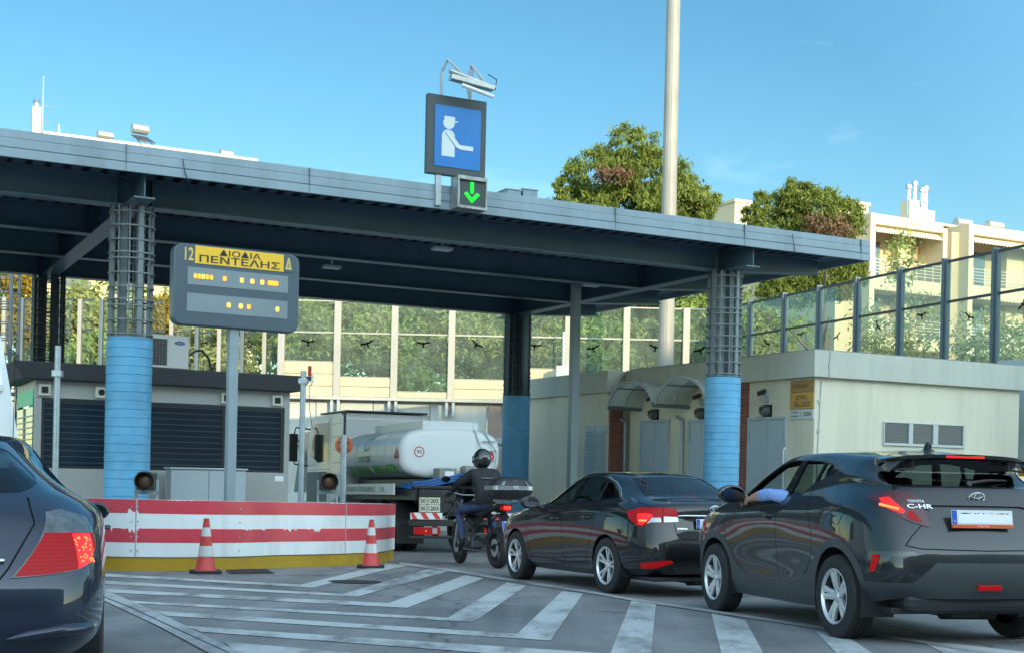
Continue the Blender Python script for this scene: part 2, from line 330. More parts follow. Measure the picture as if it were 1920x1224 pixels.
mb.add(vs,[(i,i+1,m_+i+1,m_+i) for i in range(m_-1)]); mb.build('soffit_deck',DECK,can,fix=False)
mb=MB(); mb.box(x0+.06,x1-.06,y0+.06,y1-.06,6.08,6.12); mb.build('roof_sheet',FASC,can)
def ibeam(mb,p0,p1,z0,z1,w=.3,tw=.02,tf=.025,z0e=None):
    p0,p1=Vector(p0),Vector(p1); d=(p1-p0); L_=d.length; d.normalize(); nrm=Vector((-d.y,d.x,0))
    def bx(hw,za,zb,za2=None,zb2=None):
        za2=za if za2 is None else za2; zb2=zb if zb2 is None else zb2
        vs=[]
        for p,a,b in((p0,za,zb),(p1,za2,zb2)):
            vs+=[p-nrm*hw+Vector((0,0,a)),p+nrm*hw+Vector((0,0,a)),p+nrm*hw+Vector((0,0,b)),p-nrm*hw+Vector((0,0,b))]
        mb.add(vs,[(0,1,2,3),(7,6,5,4),(0,4,5,1),(1,5,6,2),(2,6,7,3),(3,7,4,0)])
    e=z0 if z0e is None else z0e
    bx(w/2,z0,z0+tf,e,e+tf); bx(tw/2,z0+tf+.001,z1-tf-.001,e+tf+.001,z1-tf-.001); bx(w/2,z1-tf,z1)
for k,yy in enumerate((0,CW/3,2*CW/3,CW)):
    mb=MB(); ibeam(mb,(-16.5,yy,0),(CL,yy,0),ZL,ZD-.004,w=.30); ibeam(mb,(CL+.002,yy,0),(14.7,yy,0),ZL,ZD-.004,w=.30,z0e=ZL+.16)
    for xx in [CL-.3,CL+.3,-.3,.3]: mb.box(xx-.01,xx+.01,yy-.14,yy+.14,ZL+.026,ZD-.03)
    mb.build('main_beam',STEEL,can)
for xx in (0,CL,-CL):
    mb=MB(); ibeam(mb,(xx,-.95,0),(xx,CW+1.0,0),ZL-.004,ZD-.04,w=.34,z0e=ZL-.004); mb.build('cross_beam',STEEL,can)
for px,py,yy in ((622,503,5.2),(830,424,1.6),(1110,470,4.2)):
    mb=MB(); o=loc(0,yy); t_=on_d2(px-.022*(889-py),o); mb.box(t_-.2,t_+.2,yy-.12,yy+.12,ZL+.12,ZL+.19); mb.box(t_-.03,t_+.03,yy-.03,yy+.03,ZL+.19,ZD)
    mb.build('ceiling_light',pm('lamp_white',(.6,.64,.66),.4),can,bevel=.02)
# columns
BLUEC=pm('blue_column',(.11,.36,.58),.55,0,var=.20,vs=1.6,dirt=(.14,.27,.38),dirt_amt=.6,streak=True,ds=2.5)
def column(x,y,label,dark=False):
    base=loc(x,y); b0=gz(base.y); t=thing('canopy_column',label,'column',(base.x,base.y,b0),TH+.13,'columns under the toll canopy')
    ht=ZB-b0; prof=[]; z=0.0; rad=.375; k=0
    while z<ht-.01:
        z2=min(z+.145,ht); r=rad+(.002 if k%2 else 0)
        prof+=[(r-.009,z+.002),(r,z+.008),(r,z2-.008),(r-.009,z2-.002)]; z=z2; k+=1
    mb=MB(); mb.lathe(prof+[(0,ht)],n=48); mb.build('blue_cladding',BLUEC,t,smooth=True)
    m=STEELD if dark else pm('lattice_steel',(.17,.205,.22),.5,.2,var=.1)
    mb=MB(); nv=12
    for i in range(nv):
        a=2*PI*i/nv+.1; cx,cy=math.cos(a),math.sin(a)
        mb.obox((cx*.345,cy*.345,(ht-.0+ZL-b0)/2),(cx,cy,0),(-cy,cx,0),(0,0,1),.018,(.014 if i%3 else .085) if dark else (.010 if i%3 else .045),(ZL-b0-ht)/2)
    for i in range(4):
        a=PI/2*i+.5; mb.obox((math.cos(a)*.17,math.sin(a)*.17,(ht+ZL-b0)/2),(math.cos(a),math.sin(a),0),(-math.sin(a),math.cos(a),0),(0,0,1),.012,.10 if dark else .065,(ZL-b0-ht)/2)
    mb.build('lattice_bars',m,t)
    mb=MB(); z=ht+.05; k=0
    while z<ZL-b0-.05:
        mb.lathe([(.335,z),(.384,z),(.384,z+.020),(.335,z+.020),(.335,z)],n=32)
        z+=(.235,.235,.10,.21)[k%4]; k+=1
    mb.build('lattice_rings',m,t)
    mb=MB(); mb.lathe([(.30,ht+.001),(.37,ht+.001),(.37,ht+.02),(.30,ht+.02)],n=32); mb.build('top_plate',m,t)
    return t
column(0,0,'front left blue column with open steel lattice top, beside the yellow lettered sign')
column(CL,0,'front right blue column in front of the cream utility building')
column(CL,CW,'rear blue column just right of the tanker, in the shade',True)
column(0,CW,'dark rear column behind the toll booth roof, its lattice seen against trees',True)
column(-CL,0,'front column outside the left edge of the view',True)
column(-CL,CW,'rear column outside the left edge of the view',True)
q=at(8,600,38.5); t=thing('lattice_post','dark open lattice post at the far left edge, behind the white van','lattice post',(q.x,q.y,gz(38.5)))
mb=MB(); H_=at(8,505,38.5).z-gz(38.5)
for sx in(-1,1):
    for sy in(-1,1): mb.box(sx*.3-.04,sx*.3+.04,sy*.3-.04,sy*.3+.04,0,H_)
mb.build('uprights',STEELD,t); mb=MB(); z=.3;k=0
while z<H_:
    for sx in(-1,1): mb.box(sx*.3-.012,sx*.3+.012,-.3,.3,z,z+.03); mb.box(-.3,.3,sx*.3-.012,sx*.3+.012,z+.001,z+.031)
    z+=(.3,.42,.16)[k%3]; k+=1
mb.build('rungs',STEELD,t)
# slim post holding the canopy near its right end
q=at(1080,545,31); t=thing('support_post','slim grey square post left of the small utility building','post',(q.x,q.y,gz(31)),TH)
mb=MB(); mb.box(-.095,.095,-.095,.095,.02,ZD-gz(31)-.02); mb.build('shaft',pm('post_grey',(.2,.25,.26),.5,var=.1),t,bevel=.015)
mb=MB(); mb.box(-.2,.2,-.2,.2,0,.02); mb.build('foot_plate',GALV,t)
# tall lamp mast
q=at(1248,680,44); t=thing('lamp_mast','very tall pale tapered mast rising past the top of the picture','mast',(q.x,q.y,gz(44)))
MAST=pm('mast_galv',(.26,.26,.235),.6,.1,var=.14,vs=1.2,dirt=(.36,.36,.33),dirt_amt=.6,streak=True,ds=3)
mb=MB(); mb.cyl((0,0,0),(0,0,30),.28,.19,n=16); mb.build('shaft',MAST,t)
mb=MB(); mb.lathe([(.16,29.7),(.9,29.75),(.9,29.9),(.16,30)],n=24); mb.build('head_ring',GALV,t)
for i in range(6):
    a=PI/3*i; mb=MB(); mb.obox((math.cos(a)*1.05,math.sin(a)*1.05,29.7),(math.cos(a),math.sin(a),-.4),(-math.sin(a),math.cos(a),0),(0,0,1),.3,.22,.08); mb.build('floodlight',GREYP,t,bevel=.02)
# ---------------------------------------------------------------- lettering
def lettering(txt,w,h,mat,parent,origin,ax,ay,depth=.002,name='lettering',bold=0.0,shear=0,proj=None):
    cu=bpy.data.curves.new('t','FONT'); cu.body=txt; cu.size=1; cu.offset=bold; cu.resolution_u=3; cu.shear=shear
    to=bpy.data.objects.new('t',cu); COL.objects.link(to); bpy.context.view_layer.update()
    me=bpy.data.meshes.new_from_object(to.evaluated_get(bpy.context.evaluated_depsgraph_get())); bpy.data.objects.remove(to); bpy.data.curves.remove(cu)
    xs_=[v.co.x for v in me.vertices]; ys_=[v.co.y for v in me.vertices]
    x0,x1,y0,y1=min(xs_),max(xs_),min(ys_),max(ys_); o,ax,ay=Vector(origin),Vector(ax).normalized(),Vector(ay).normalized(); nn=ax.cross(ay)
    if proj:
        bm_=bmesh.new(); bm_.from_mesh(me)
        for k in range(1,8): bmesh.ops.bisect_plane(bm_,geom=bm_.verts[:]+bm_.edges[:]+bm_.faces[:],plane_co=(0,y0+(y1-y0)*k/8,0),plane_no=(0,1,0))
        bm_.to_mesh(me); bm_.free()
    for v in me.vertices:
        a=(v.co.x-x0)/(x1-x0)-.5; b=(v.co.y-y0)/(y1-y0)-.5
        p=o+ax*(a*w)+ay*(b*h)+nn*depth
        if proj: p=proj(p)
        v.co=p
    me.name=name; me.materials.clear(); me.materials.append(mat); ob=bpy.data.objects.new(name,me); COL.objects.link(ob); ob.parent=parent; return ob
# ---------------------------------------------------------------- noise barriers
PANE=glassmat('barrier_pane',(.82,.90,.86),.9,.08,(.40,.50,.47))
PANEL_=pm('cream_board',(.43,.405,.28),.8,0,var=.06,vs=1.5,bump=.15,bs=30,dirt=(.33,.32,.25),dirt_amt=.55,streak=True,ds=2)
POSTW=pm('pale_post',(.33,.335,.31),.55,.3,var=.06,vs=2,dirt=(.3,.3,.28),dirt_amt=.3)
POSTB=pm('blue_grey_post',(.11,.145,.17),.45,.4,var=.08)
RAILD=pm('dark_rail',(.05,.055,.06),.5,.3)
def bird(mb,o,ax,sz,rot):
    pts=[(-1,.15),(-.75,.32),(-.4,.26),(-.12,.12),(-.06,.28),(0,.34),(.06,.28),(.12,.12),(.4,.26),(.75,.32),(1,.15),(.7,.1),(.35,.02),(.1,-.1),(.08,-.3),(.16,-.5),(-.12,-.5),(-.07,-.3),(-.1,-.1),(-.35,.02),(-.7,.1)]
    cr_,sr_=math.cos(rot),math.sin(rot); n=Vector(ax).cross(Vector((0,0,1)))
    P=[Vector(o)+Vector(ax)*((p[0]*cr_-p[1]*sr_)*sz)+Vector((0,0,(p[0]*sr_+p[1]*cr_)*sz)) for p in pts]
    mb.add(P,[tuple(range(len(P)))])
ZT,ZR,ZB0=7.1,6.0,3.70
BIRDM=pm('bird_sticker',(.003,.003,.004),.9,spec=0)
bw=thing('noise_barrier','long pale noise barrier of glass over cream boards, straight behind the tanker','noise barrier',(0,48,gz(48)))
pxs=[529,634,741,848,955,1066,1175,1287,1352]; X=[at(p,600,48).x for p in pxs]
tops=[4.95,4.42,3.93,4.42,4.86,4.6,4.6,4.6]
MULL=[]
for i,x in enumerate(X):
    mb=MB(); mb.box(x-.12,x+.12,47.86,48.06,ZB0-.45,ZT+.06); mb.build('post',POSTW,bw,world=True,bevel=.01)
    mb=MB()
    for dx in(-.17,.07): mb.box(x+dx,x+dx+.1,47.62,47.80,ZB0-.62,ZB0-.05)
    mb.build('bracket',GALV,bw,world=True)
for i in range(len(X)-1):
    a,b=X[i]+.121,X[i+1]-.121; tz=tops[i]
    mb=MB(); mb.box(a,b,47.99,48.01,ZR+.03,ZT); mb.build('glass_pane',PANE,bw,world=True)
    mb=MB(); mb.box(a,b,47.99,48.01,tz+.03,ZR-.03); mb.build('glass_pane',PANE,bw,world=True)
    for za,zb3 in((ZR-.028,ZR+.028),(ZT+.002,ZT+.05),(tz+.004,tz+.028)): mb=MB(); mb.box(a,b,47.95,48.04,za,zb3); mb.build('rail',POSTW if i<7 else POSTB,bw,world=True)
    mb=MB(); z=ZB0+.02; 
    lv=[]; 
    while z<tz-.1:
        h=.36 if z<ZB0+.1 else (tz-z if tz-z<.75 else (tz-z)/2); z2=min(z+h,tz); lv.append((z,z2)); z=z2
    for k,(p,q_) in enumerate(lv): mb.box(a,b,47.93-.012*(k%2),48.05,p+.008,q_-.004)
    mb.build('cream_board',PANEL_,bw,world=True,bevel=.012)
    mb=MB(); bird(mb,((a+b)/2+random.uniform(-.15,.15),47.97,5.68+random.uniform(-.06,.06)),(1,0,0),.27,[.05,-.35,.0,.55,.1,-.3,.2,-.4][i]*-1); mb.build('bird_sticker',BIRDM,bw,world=True,fix=False)
rw=thing('retaining_wall','pale stained concrete retaining wall under the glass noise barrier, behind the tanker','wall',(0,48,gz(48)))
mb=MB(); 
x=X[0]-11
k=0
while x<X[-1]+1:
    mb.box(x+.01,x+2.04,47.9+.006*(k%2),48.3,gz(48)-.3,ZB0-.12); x+=2.05; k+=1
mb.build('wall_panels',pm('pale_wall',(.42,.45,.43),.8,0,var=.08,vs=1,bump=.1,dirt=(.30,.34,.34),dirt_amt=.55,streak=True,ds=1.8),rw,world=True,bevel=.02)
mb=MB(); mb.box(X[0]-11,X[-1]+1,47.55,48.3,ZB0-.115,ZB0); mb.build('coping',CONC,rw,world=True,bevel=.02)
mb=MB(); z=at(1030,845,47.8).z; mb.box(X[0]-11,X[-1]+1,47.72,47.89,z,z+.14); mb.box(X[0]-11,X[-1]+1,47.66,47.89,z+.2,z+.42); mb.build('guard_rail',pm('rail_grey',(.27,.30,.31),.6,.2,var=.1),rw,world=True,bevel=.02)
mb=MB(); a=at(917,760,47.8); b=at(946,880,47.8); mb.box(a.x,b.x,47.74,47.88,gz(48),a.z); mb.build('brown_door',pm('brown_door',(.24,.185,.155),.6,var=.1),rw,world=True,bevel=.01)
for px,y1,y2 in ((1057,620,730),(1058,745,870)):
    mb=MB(); a=at(px-10,y1,47.2); b=at(px+10,y2,47.2)
    if y1<700: mb.box(a.x-.05,b.x+.1,47.1,47.5,b.z,b.z+.9*(a.z-b.z)*.45); mb.cyl((a.x+.2,47.4,b.z),(a.x+.2,47.4,a.z),.05,n=8)
    else: mb.cyl((a.x+.1,47.3,b.z),(a.x+.1,47.3,a.z),.06,n=8); mb.box(a.x-.05,a.x+.3,47.2,47.45,a.z-.5,a.z-.1)
    mb.build('junction_box',GREYP,rw,world=True,bevel=.01)
# left stretch: sawtooth fence
lf=thing('noise_barrier','sawtooth glass noise barrier at the left, behind the toll booth roof','noise barrier',(at(300,600,49).x,49,gz(49)))
lp=[-100,-62,-25,8,41,78,115,150,190,232,275,322,370,412,455,497]
for i,p in enumerate(lp):
    x=at(p,600,49).x; x2=(at(lp[i+1],600,49).x if i<len(lp)-1 else X[0]-.15)
    mb=MB(); mb.box(x-.07,x+.07,48.9,49.1,2.2,ZT+.02); mb.build('post',POSTW if i%2 else POSTB,lf,world=True,bevel=.01)
    y2=49-.55
    d=Vector((x2-.09-x-.09,-.55,0)); d.normalize()
    for z0,z1 in((3.0 if i%3 else 3.6,ZR-.05),(ZR+.0,ZT-.06)):
        mb=MB(); mb.add([(x+.09,49,z0),(x2-.09,y2,z0),(x2-.09,y2,z1),(x+.09,49,z1)],[(0,1,2,3)]); mb.build('glass_pane',PANE,lf,world=True)
    for z in(ZR-.045,ZT-.055):
        mb=MB(); mb.add([(x+.09,48.97,z),(x2-.09,y2-.03,z),(x2-.09,y2-.03,z+.05),(x+.09,48.97,z+.05),(x+.09,49.02,z),(x2-.09,y2+.02,z),(x2-.09,y2+.02,z+.05),(x+.09,49.02,z+.05)],[(0,1,2,3),(7,6,5,4),(0,4,5,1),(3,2,6,7)]); mb.build('rail',POSTB,lf,world=True)
    mb=MB(); mb.box(x+.08,x2-.08,48.99,49.06,2.2,3.0 if i%3 else 3.6); mb.build('lower_board',pm('pale_blue_board',(.42,.50,.52),.7,var=.08),lf,world=True)
    if i%2==0 and i>2:
        mb=MB(); bird(mb,((x+x2)/2,48.68,5.6),(1,0,0),.2,random.uniform(-.5,.5)); mb.build('bird_sticker',BIRDM,lf,world=True,fix=False)
# right stretch along the building
rf=thing('noise_barrier','dark framed glass noise barrier above the roof of the cream utility building','noise barrier',(10,40,gz(40)))
o=Vector((7.25,47.8,0)); dr=Vector((.367,-.93,0)).normalized(); nrm=Vector((-dr.y,dr.x,0))
def on(px,o,d):
    u=(px-960)/F; return (u*o.y-o.x)/(d.x-u*d.y)
rp=[1352,1407,1471,1536,1607,1687,1771,1865,1972,2090]
ts=[on(p-7,o,dr) for p in rp]  # rough roll allowance at fence height
for i,t_ in enumerate(ts):
    p=o+dr*t_
    mb=MB(); mb.obox((p.x,p.y,(ZT+.1+2)/2),dr,nrm,(0,0,1),.05,.10,(ZT+.1-2)/2); mb.obox((p.x+dr.x*.1,p.y+dr.y*.1,(ZT+.05+2)/2),dr,nrm,(0,0,1),.045,.06,(ZT+.05-2)/2)
    mb.build('post',POSTB,rf,world=True,bevel=.008)
    if i==len(ts)-1: break
    q=o+dr*ts[i+1]; a=p+dr*.15; b=q-dr*.06; mid=(a+b)/2; hl=(b-a).length/2
    bt=3.3 if i%3!=1 else 4.25
    for z0,z1 in((bt+.02,ZR-.04),(ZR+.04,ZT-.03)):
        mb=MB(); mb.obox((mid.x,mid.y,(z0+z1)/2),dr,nrm,(0,0,1),hl,.008,(z1-z0)/2); mb.build('glass_pane',PANE,rf,world=True)
    for z in(ZR,ZT): mb=MB(); mb.obox((mid.x,mid.y,z),dr,nrm,(0,0,1),hl,.035,.032); mb.build('rail',RAILD,rf,world=True)
    mb=MB(); mb.obox((mid.x,mid.y,(bt+1.5)/2),dr,nrm,(0,0,1),hl,.03,(bt-1.5)/2); mb.build('lower_board',MATS['pale_blue_board'],rf,world=True)
    mb=MB(); pp=mid-nrm*.03 if nrm.y>0 else mid+nrm*.03; bird(mb,(pp.x,pp.y,5.62+.12*((i*7)%3-1)),dr,.22,[.3,-.5,.1,.5,-.9,.05,-.5,.9,.2][i]); mb.build('bird_sticker',BIRDM,rf,world=True,fix=False)
# ---------------------------------------------------------------- cream utility building
ub=Vector((6.53,29.0,0)); gb=gz(29)-.05
ubt=thing('utility_building','low cream rendered utility building with flat overhanging roof slab, right of the lanes','building',(ub.x,ub.y,gb),TH)
zf0,zf1=at(1525,705,29).z-gb,at(1525,655,29).z-gb
Lr,Ll=6.4,7.7     # right face, left face
OV=.14            # roof slab overhang
zb_=zf0
mb=MB(); mb.box(OV,Lr,OV,Ll-.02,0,zf0-.002); mb.build('wall',CREAM,ubt,bevel=.01)
mb=MB(); mb.box(0,Lr+.1,0,Ll,zf0,zf1); mb.build('roof_slab',pm('roof_slab_render',(.50,.51,.45),.85,0,var=.05,vs=.8,bump=.12,bs=60,dirt=(.31,.32,.29),dirt_amt=.45,streak=True,ds=2.2),ubt,bevel=.012)
mb=MB(); mb.box(.08,Lr,.08,Ll-.08,zf1,zf1+.03); mb.build('roof_felt',pm('felt',(.25,.26,.26),.9),ubt)
DOOR=pm('door_blue_grey',(.40,.47,.52),.5,0,var=.04)
def lf_t(px,z=1.5): # distance along left face for pixel column
    o2=ub+D2*OV; u=(px-960-(HY-870)*0)/F; return on_d1(px,o2)
def zl_(px,py,t_): p=ub+D2*OV+D1*t_; return at(px,py,p.y).z-gb
def face_box(mb,t0,t1,z0,z1,out=.03,inn=0.0): mb.box(OV-out,OV-inn-.001,t0,t1,z0,z1)
def door(px0,px1,pytop,louvre=False,pair=True):
    t1,t0=lf_t(px0),lf_t(px1); z1=zl_((px0+px1)/2,pytop,(t0+t1)/2); mid=(t0+t1)/2
    dd=[(t0,mid),(mid,t1)] if pair else [(t0,t1)]
    mb=MB(); face_box(mb,t0-.06,t1+.06,z1,z1+.06,.05); face_box(mb,t0-.06,t0-.003,.12,z1-.001,.05); face_box(mb,t1+.003,t1+.06,.12,z1-.001,.05)
    fr=mb.build('door_frame',DOOR,ubt,bevel=.005)
    for a,b in dd:
        mb=MB(); face_box(mb,a+.008,b-.008,.15,z1-.006,.032)
        if louvre:
            z=.6
            while z<z1-.15:
                mb.add([(OV-.034,a+.08,z),(OV-.034,b-.08,z),(OV-.075,b-.08,z-.045),(OV-.075,a+.08,z-.045),(OV-.034,a+.08,z-.02),(OV-.034,b-.08,z-.02)],[(0,1,2,3),(3,2,5,4)]); z+=.09
        dr_=mb.build('door',DOOR,ubt,bevel=.004)
        mb=MB(); h=1.25; mb.box(OV-.07,OV-.033,b-.16 if a==dd[0][0] and pair else a+.06,(b-.16 if a==dd[0][0] and pair else a+.06)+.1,h,h+.05); mb.build('handle',BLACK,dr_,bevel=.004)
    mb=MB(); mb.box(OV-.06,OV-.033,t1-.03,t1+.02,z1-.5,z1-.28); mb.box(OV-.06,OV-.033,t0-.02,t0+.03,z1-.5,z1-.28); mb.build('hinge',GALV,ubt)
    return mid,z1
lamps=[]
for px0,px1,pt,lo in ((1203,1252,791,False),(1293,1338,790,False),(1405,1471,786,False)):
    lamps.append(door(px0,px1,pt,lo))
for i,(m_,z1) in enumerate(lamps):
    zz=z1+.12; lab=['over the double door under the arched awnings','partly behind the front right blue column','over the widest grey double door']
    l_=thing('wall_lamp','small caged bulkhead lamp '+lab[i],'lamp',tuple(ub+D2*(OV-.0)+D1*m_+Vector((0,0,gb+zz))),TH,'bulkhead lamps over the doors')
    mb=MB(); mb.lathe([(0,-.02),(.12,-.02),(.13,-.1),(.10,-.19),(0,-.22)],(0,0,.08),(1,0,0),n=16); mb.build('lamp_glass',pm('lamp_smoke',(.10,.10,.10),.3),l_,smooth=True)
    mb=MB(); 
    for k in range(4): mb.tube([( -.03,.14*math.cos(PI*k/4),.08+.14*math.sin(PI*k/4)),(-.2,.12*math.cos(PI*k/4),.08+.12*math.sin(PI*k/4)),(-.23,0,.08)],.008,5)
    mb.box(-.03,-.002,-.15,.15,-.06,.22); mb.build('cage',BLACK,l_)
    c_=thing('security_camera','small dark camera '+lab[i].replace('door','door lamp',1),'camera',tuple(ub+D2*(OV-.0)+D1*(m_+.02)+Vector((0,0,gb+zz+.38))),TH,'cameras over the doors')
    mb=MB(); mb.obox((-.16,.03,.12),(.9,.2,.3),(-.2,.9,0),(0,0,1),.12,.05,.05); mb.build('housing',BLACK,c_,bevel=.01)
    mb=MB(); mb.tube([(0,0,-.05),(-.1,0,-.05),(-.14,.02,.08)],.018,6); mb.box(-.03,-.002,-.06,.06,-.12,.06); mb.build('arm',GREYP,c_)
BRICK=bpy.data.materials.new('brick'); BRICK.use_nodes=True; n=BRICK.node_tree.nodes; l=BRICK.node_tree.links
t=n.new('ShaderNodeTexCoord'); mp=n.new('ShaderNodeMapping'); mp.inputs['Rotation'].default_value=(0,PI/2,PI/2); b=n.new('ShaderNodeTexBrick'); b.inputs['Scale'].default_value=2.2
sx=n.new('ShaderNodeSeparateXYZ'); cx=n.new('ShaderNodeCombineXYZ'); ad=n.new('ShaderNodeMath'); l.new(t.outputs['Object'],sx.inputs[0]); l.new(sx.outputs[0],ad.inputs[0]); l.new(sx.outputs[1],ad.inputs[1]); l.new(ad.outputs[0],cx.inputs[0]); l.new(sx.outputs[2],cx.inputs[1]); l.new(cx.outputs[0],b.inputs['Vector'])
b.inputs['Color1'].default_value=(.26,.085,.06,1); b.inputs['Color2'].default_value=(.20,.06,.045,1); b.inputs['Mortar'].default_value=(.22,.19,.17,1); b.inputs['Mortar Size'].default_value=.012; b.inputs['Brick Width'].default_value=.5; b.inputs['Row Height'].default_value=.17
l.new(b.outputs[0],n['Principled BSDF'].inputs['Base Color']); n['Principled BSDF'].inputs['Roughness'].default_value=.85
for p0,p1 in ((1388,1402),):
    t1,t0=lf_t(p0),lf_t(p1); mb=MB(); mb.box(OV-.07,OV-.001,t0,t1,.0,zf0-.02); mb.build('brick_pilaster',BRICK,ubt)
for p_ in (1176,1283):
    t0=lf_t(p_); mb=MB(); mb.cyl((OV-.1,t0,.1),(OV-.1,t0,zf0-.9),.05,n=10); mb.tube([(OV-.1,t0,zf0-.9),(OV-.1,t0+.0,zf0-.8),(OV-.25,t0+.05,zf0-.72)],.05,8); mb.build('downpipe',GALV,ubt)
# cable down the corner and handrail
mb=MB(); mb.tube([(.42,-.012,zf1-.02),(.40,-.012,zf0-.02)],.01,6); mb.tube([(.30,OV-.012,zf0-.06),(.24,OV-.012,zf0-1.6),(.22,OV-.012,.3)],.01,6)
for z in (zf1-.35,): mb.box(.38,.44,-.03,-.002,z,z+.06)
for z in (zf0-.55,zf0-1.2,zf0-1.8): mb.box(.22,.29,OV-.035,OV-.002,z,z+.06)
mb.build('cable',GALV,ubt)
mb=MB(); t0=lf_t(1472); mb.tube([(OV-.04,t0-.05,.9),(OV-.1,t0-.05,.95),(OV-.1,t0-.05,2.4),(OV-.04,t0-.05,2.45)],.02,8); mb.build('grab_rail',WHITE,ubt)
# window on the right face
def rf_t(px): return on_d2(px,ub+D1*OV)
a,b=rf_t(1653),rf_t(1805); o2=ub+D2*((a+b)/2)+D1*OV; z1=at(1728,795,o2.y).z-gb; z0=at(1728,832,o2.y).z-gb
win=MB()
for (p,q_,r_,s_) in ((a,b,z0-.06,z0),(a,b,z1,z1+.025),(a,a+.025,z0,z1),(b-.06,b,z0,z1),(a+(b-a)*.30,a+(b-a)*.35,z0,z1),(a+(b-a)*.60,a+(b-a)*.66,z0,z1)): win.box(p,q_,OV-.05,OV-.002,r_,s_)
wf=win.build('window_frame',pm('window_white',(.45,.49,.49),.45),ubt,bevel=.006)
for i,(p,q_) in enumerate(((a+.025,a+(b-a)*.30),(a+(b-a)*.35,a+(b-a)*.60),(a+(b-a)*.66,b-.06))):
    mb=MB(); mb.box(p,q_,OV-.012,OV-.002,z0,z1); mb.build('window_pane',pm('louvre_dark',(.06,.08,.09),.3),wf)
    mb=MB(); z=z0+.03
    while z<z1-.01: mb.box(p+.01,q_-.01,OV-.032,OV-.013,z,z+.022); z+=.055
    mb.build('louvre',pm('louvre_slat',(.11,.13,.14),.5),wf)
# second, smaller block further back
b2=ub+D1*7.75-D2*.55; g2=gz(b2.y); t2=thing('utility_building','smaller cream block with stepped flat roof at the far end of the utility building','building',(b2.x,b2.y,g2),TH)
h0,h1=zf0+gb-g2-.02,zf1+gb-g2-.02
mb=MB(); mb.box(.12,4,.12,5.5,0,h0-.002); mb.build('wall',CREAM,t2,bevel=.01)
mb=MB(); mb.box(0,4,0,5.6,h0,h1); mb.build('roof_slab',MATS['roof_slab_render'],t2,bevel=.01)
o5=b2+D2*.12; t1,t0=on_d1(1117,o5),on_d1(1158,o5); z1=at(1138,795,(o5+D1*t0).y).z-g2
if t0<.13: t1+=.15-t0; t0=.15
for a,b_ in((t0,(t0+t1)/2),((t0+t1)/2,t1)):
    mb=MB(); mb.box(.085,.119,a+.01,b_-.01,.15,z1); z=.6
    while z<z1-.15: mb.add([(.08,a+.08,z),(.08,b_-.08,z),(.04,b_-.08,z-.045),(.04,a+.08,z-.045),(.08,a+.08,z-.02),(.08,b_-.08,z-.02)],[(0,1,2,3),(3,2,5,4)]); z+=.09
    mb.build('louvre_door',DOOR,t2)
mb=MB(); mb.box(.16,.55,.05,.119,0,h0-.03); mb.build('brick_pilaster',BRICK,t2)
# polycarbonate awnings
POLY=pm('polycarbonate',(.72,.72,.60),.4,0,var=.06,dirt=(.4,.4,.33),dirt_amt=.5,ds=4); _n=POLY.node_tree.nodes; _l=POLY.node_tree.links
_t=_n.new('ShaderNodeBsdfTranslucent'); _t.inputs[0].default_value=(.75,.75,.62,1); _m=_n.new('ShaderNodeMixShader'); _m.inputs[0].default_value=.6; _l.new(_n['Principled BSDF'].outputs[0],_m.inputs[1]); _l.new(_t.outputs[0],_m.inputs[2]); _l.new(_m.outputs[0],_n['Material Output'].inputs[0])
for i,(pa,pb,pz,lab) in enumerate(((1136,1221,757,'nearer the small far block'),(1224,1322,752,'nearer the front right blue column'))):
    PR=1.05; o3=ub+D2*(OV-PR); t1,t0=on_d1(pa,o3),on_d1(pb,o3); zc=at((pa+pb)/2,pz,(o3+D1*((t0+t1)/2)).y).z
    m_=(t0+t1)/2; bs=ub+D2*OV+D1*m_+Vector((0,0,zc)); hw=(t1-t0)/2-.02; rise=.56
    t=thing('arched_awning','arched translucent awning over a door, '+lab,'awning',tuple(bs),TH,'arched awnings on the cream building')
    def arc(x,k,n=20,dz=0): a=PI*(.06+.88*k/n); return (x,-hw*math.cos(a)/math.cos(PI*.06),rise*(math.sin(a)-math.sin(PI*.06))/(1-math.sin(PI*.06))+dz)
    mb=MB(); vs=[arc(-PR,k) for k in range(21)]+[arc(-.01,k) for k in range(21)]
    mb.add(vs,[(k,k+1,22+k,21+k) for k in range(20)]); mb.build('sheet',POLY,t,smooth='full',fix=False)
    mb=MB()
    for x in(-PR,-PR/2,-.03): mb.tube([arc(x,k) for k in range(21)],.024 if x!=-PR else .042,6)
    mb.build('rim',LGREY,t,smooth=True)
    mb=MB()
    for k in (0,20): q=arc(0,k); mb.box(-PR,-.01,q[1]-.03,q[1]+.03,q[2]-.1,q[2]-.02)
    for k in (6,14): q=arc(0,k); mb.box(-PR+.03,-.04,q[1]-.02,q[1]+.02,q[2]-.05,q[2]-.022)
    mb.build('side_gutter',pm('gutter_dark',(.13,.15,.15),.5),t,bevel=.006)
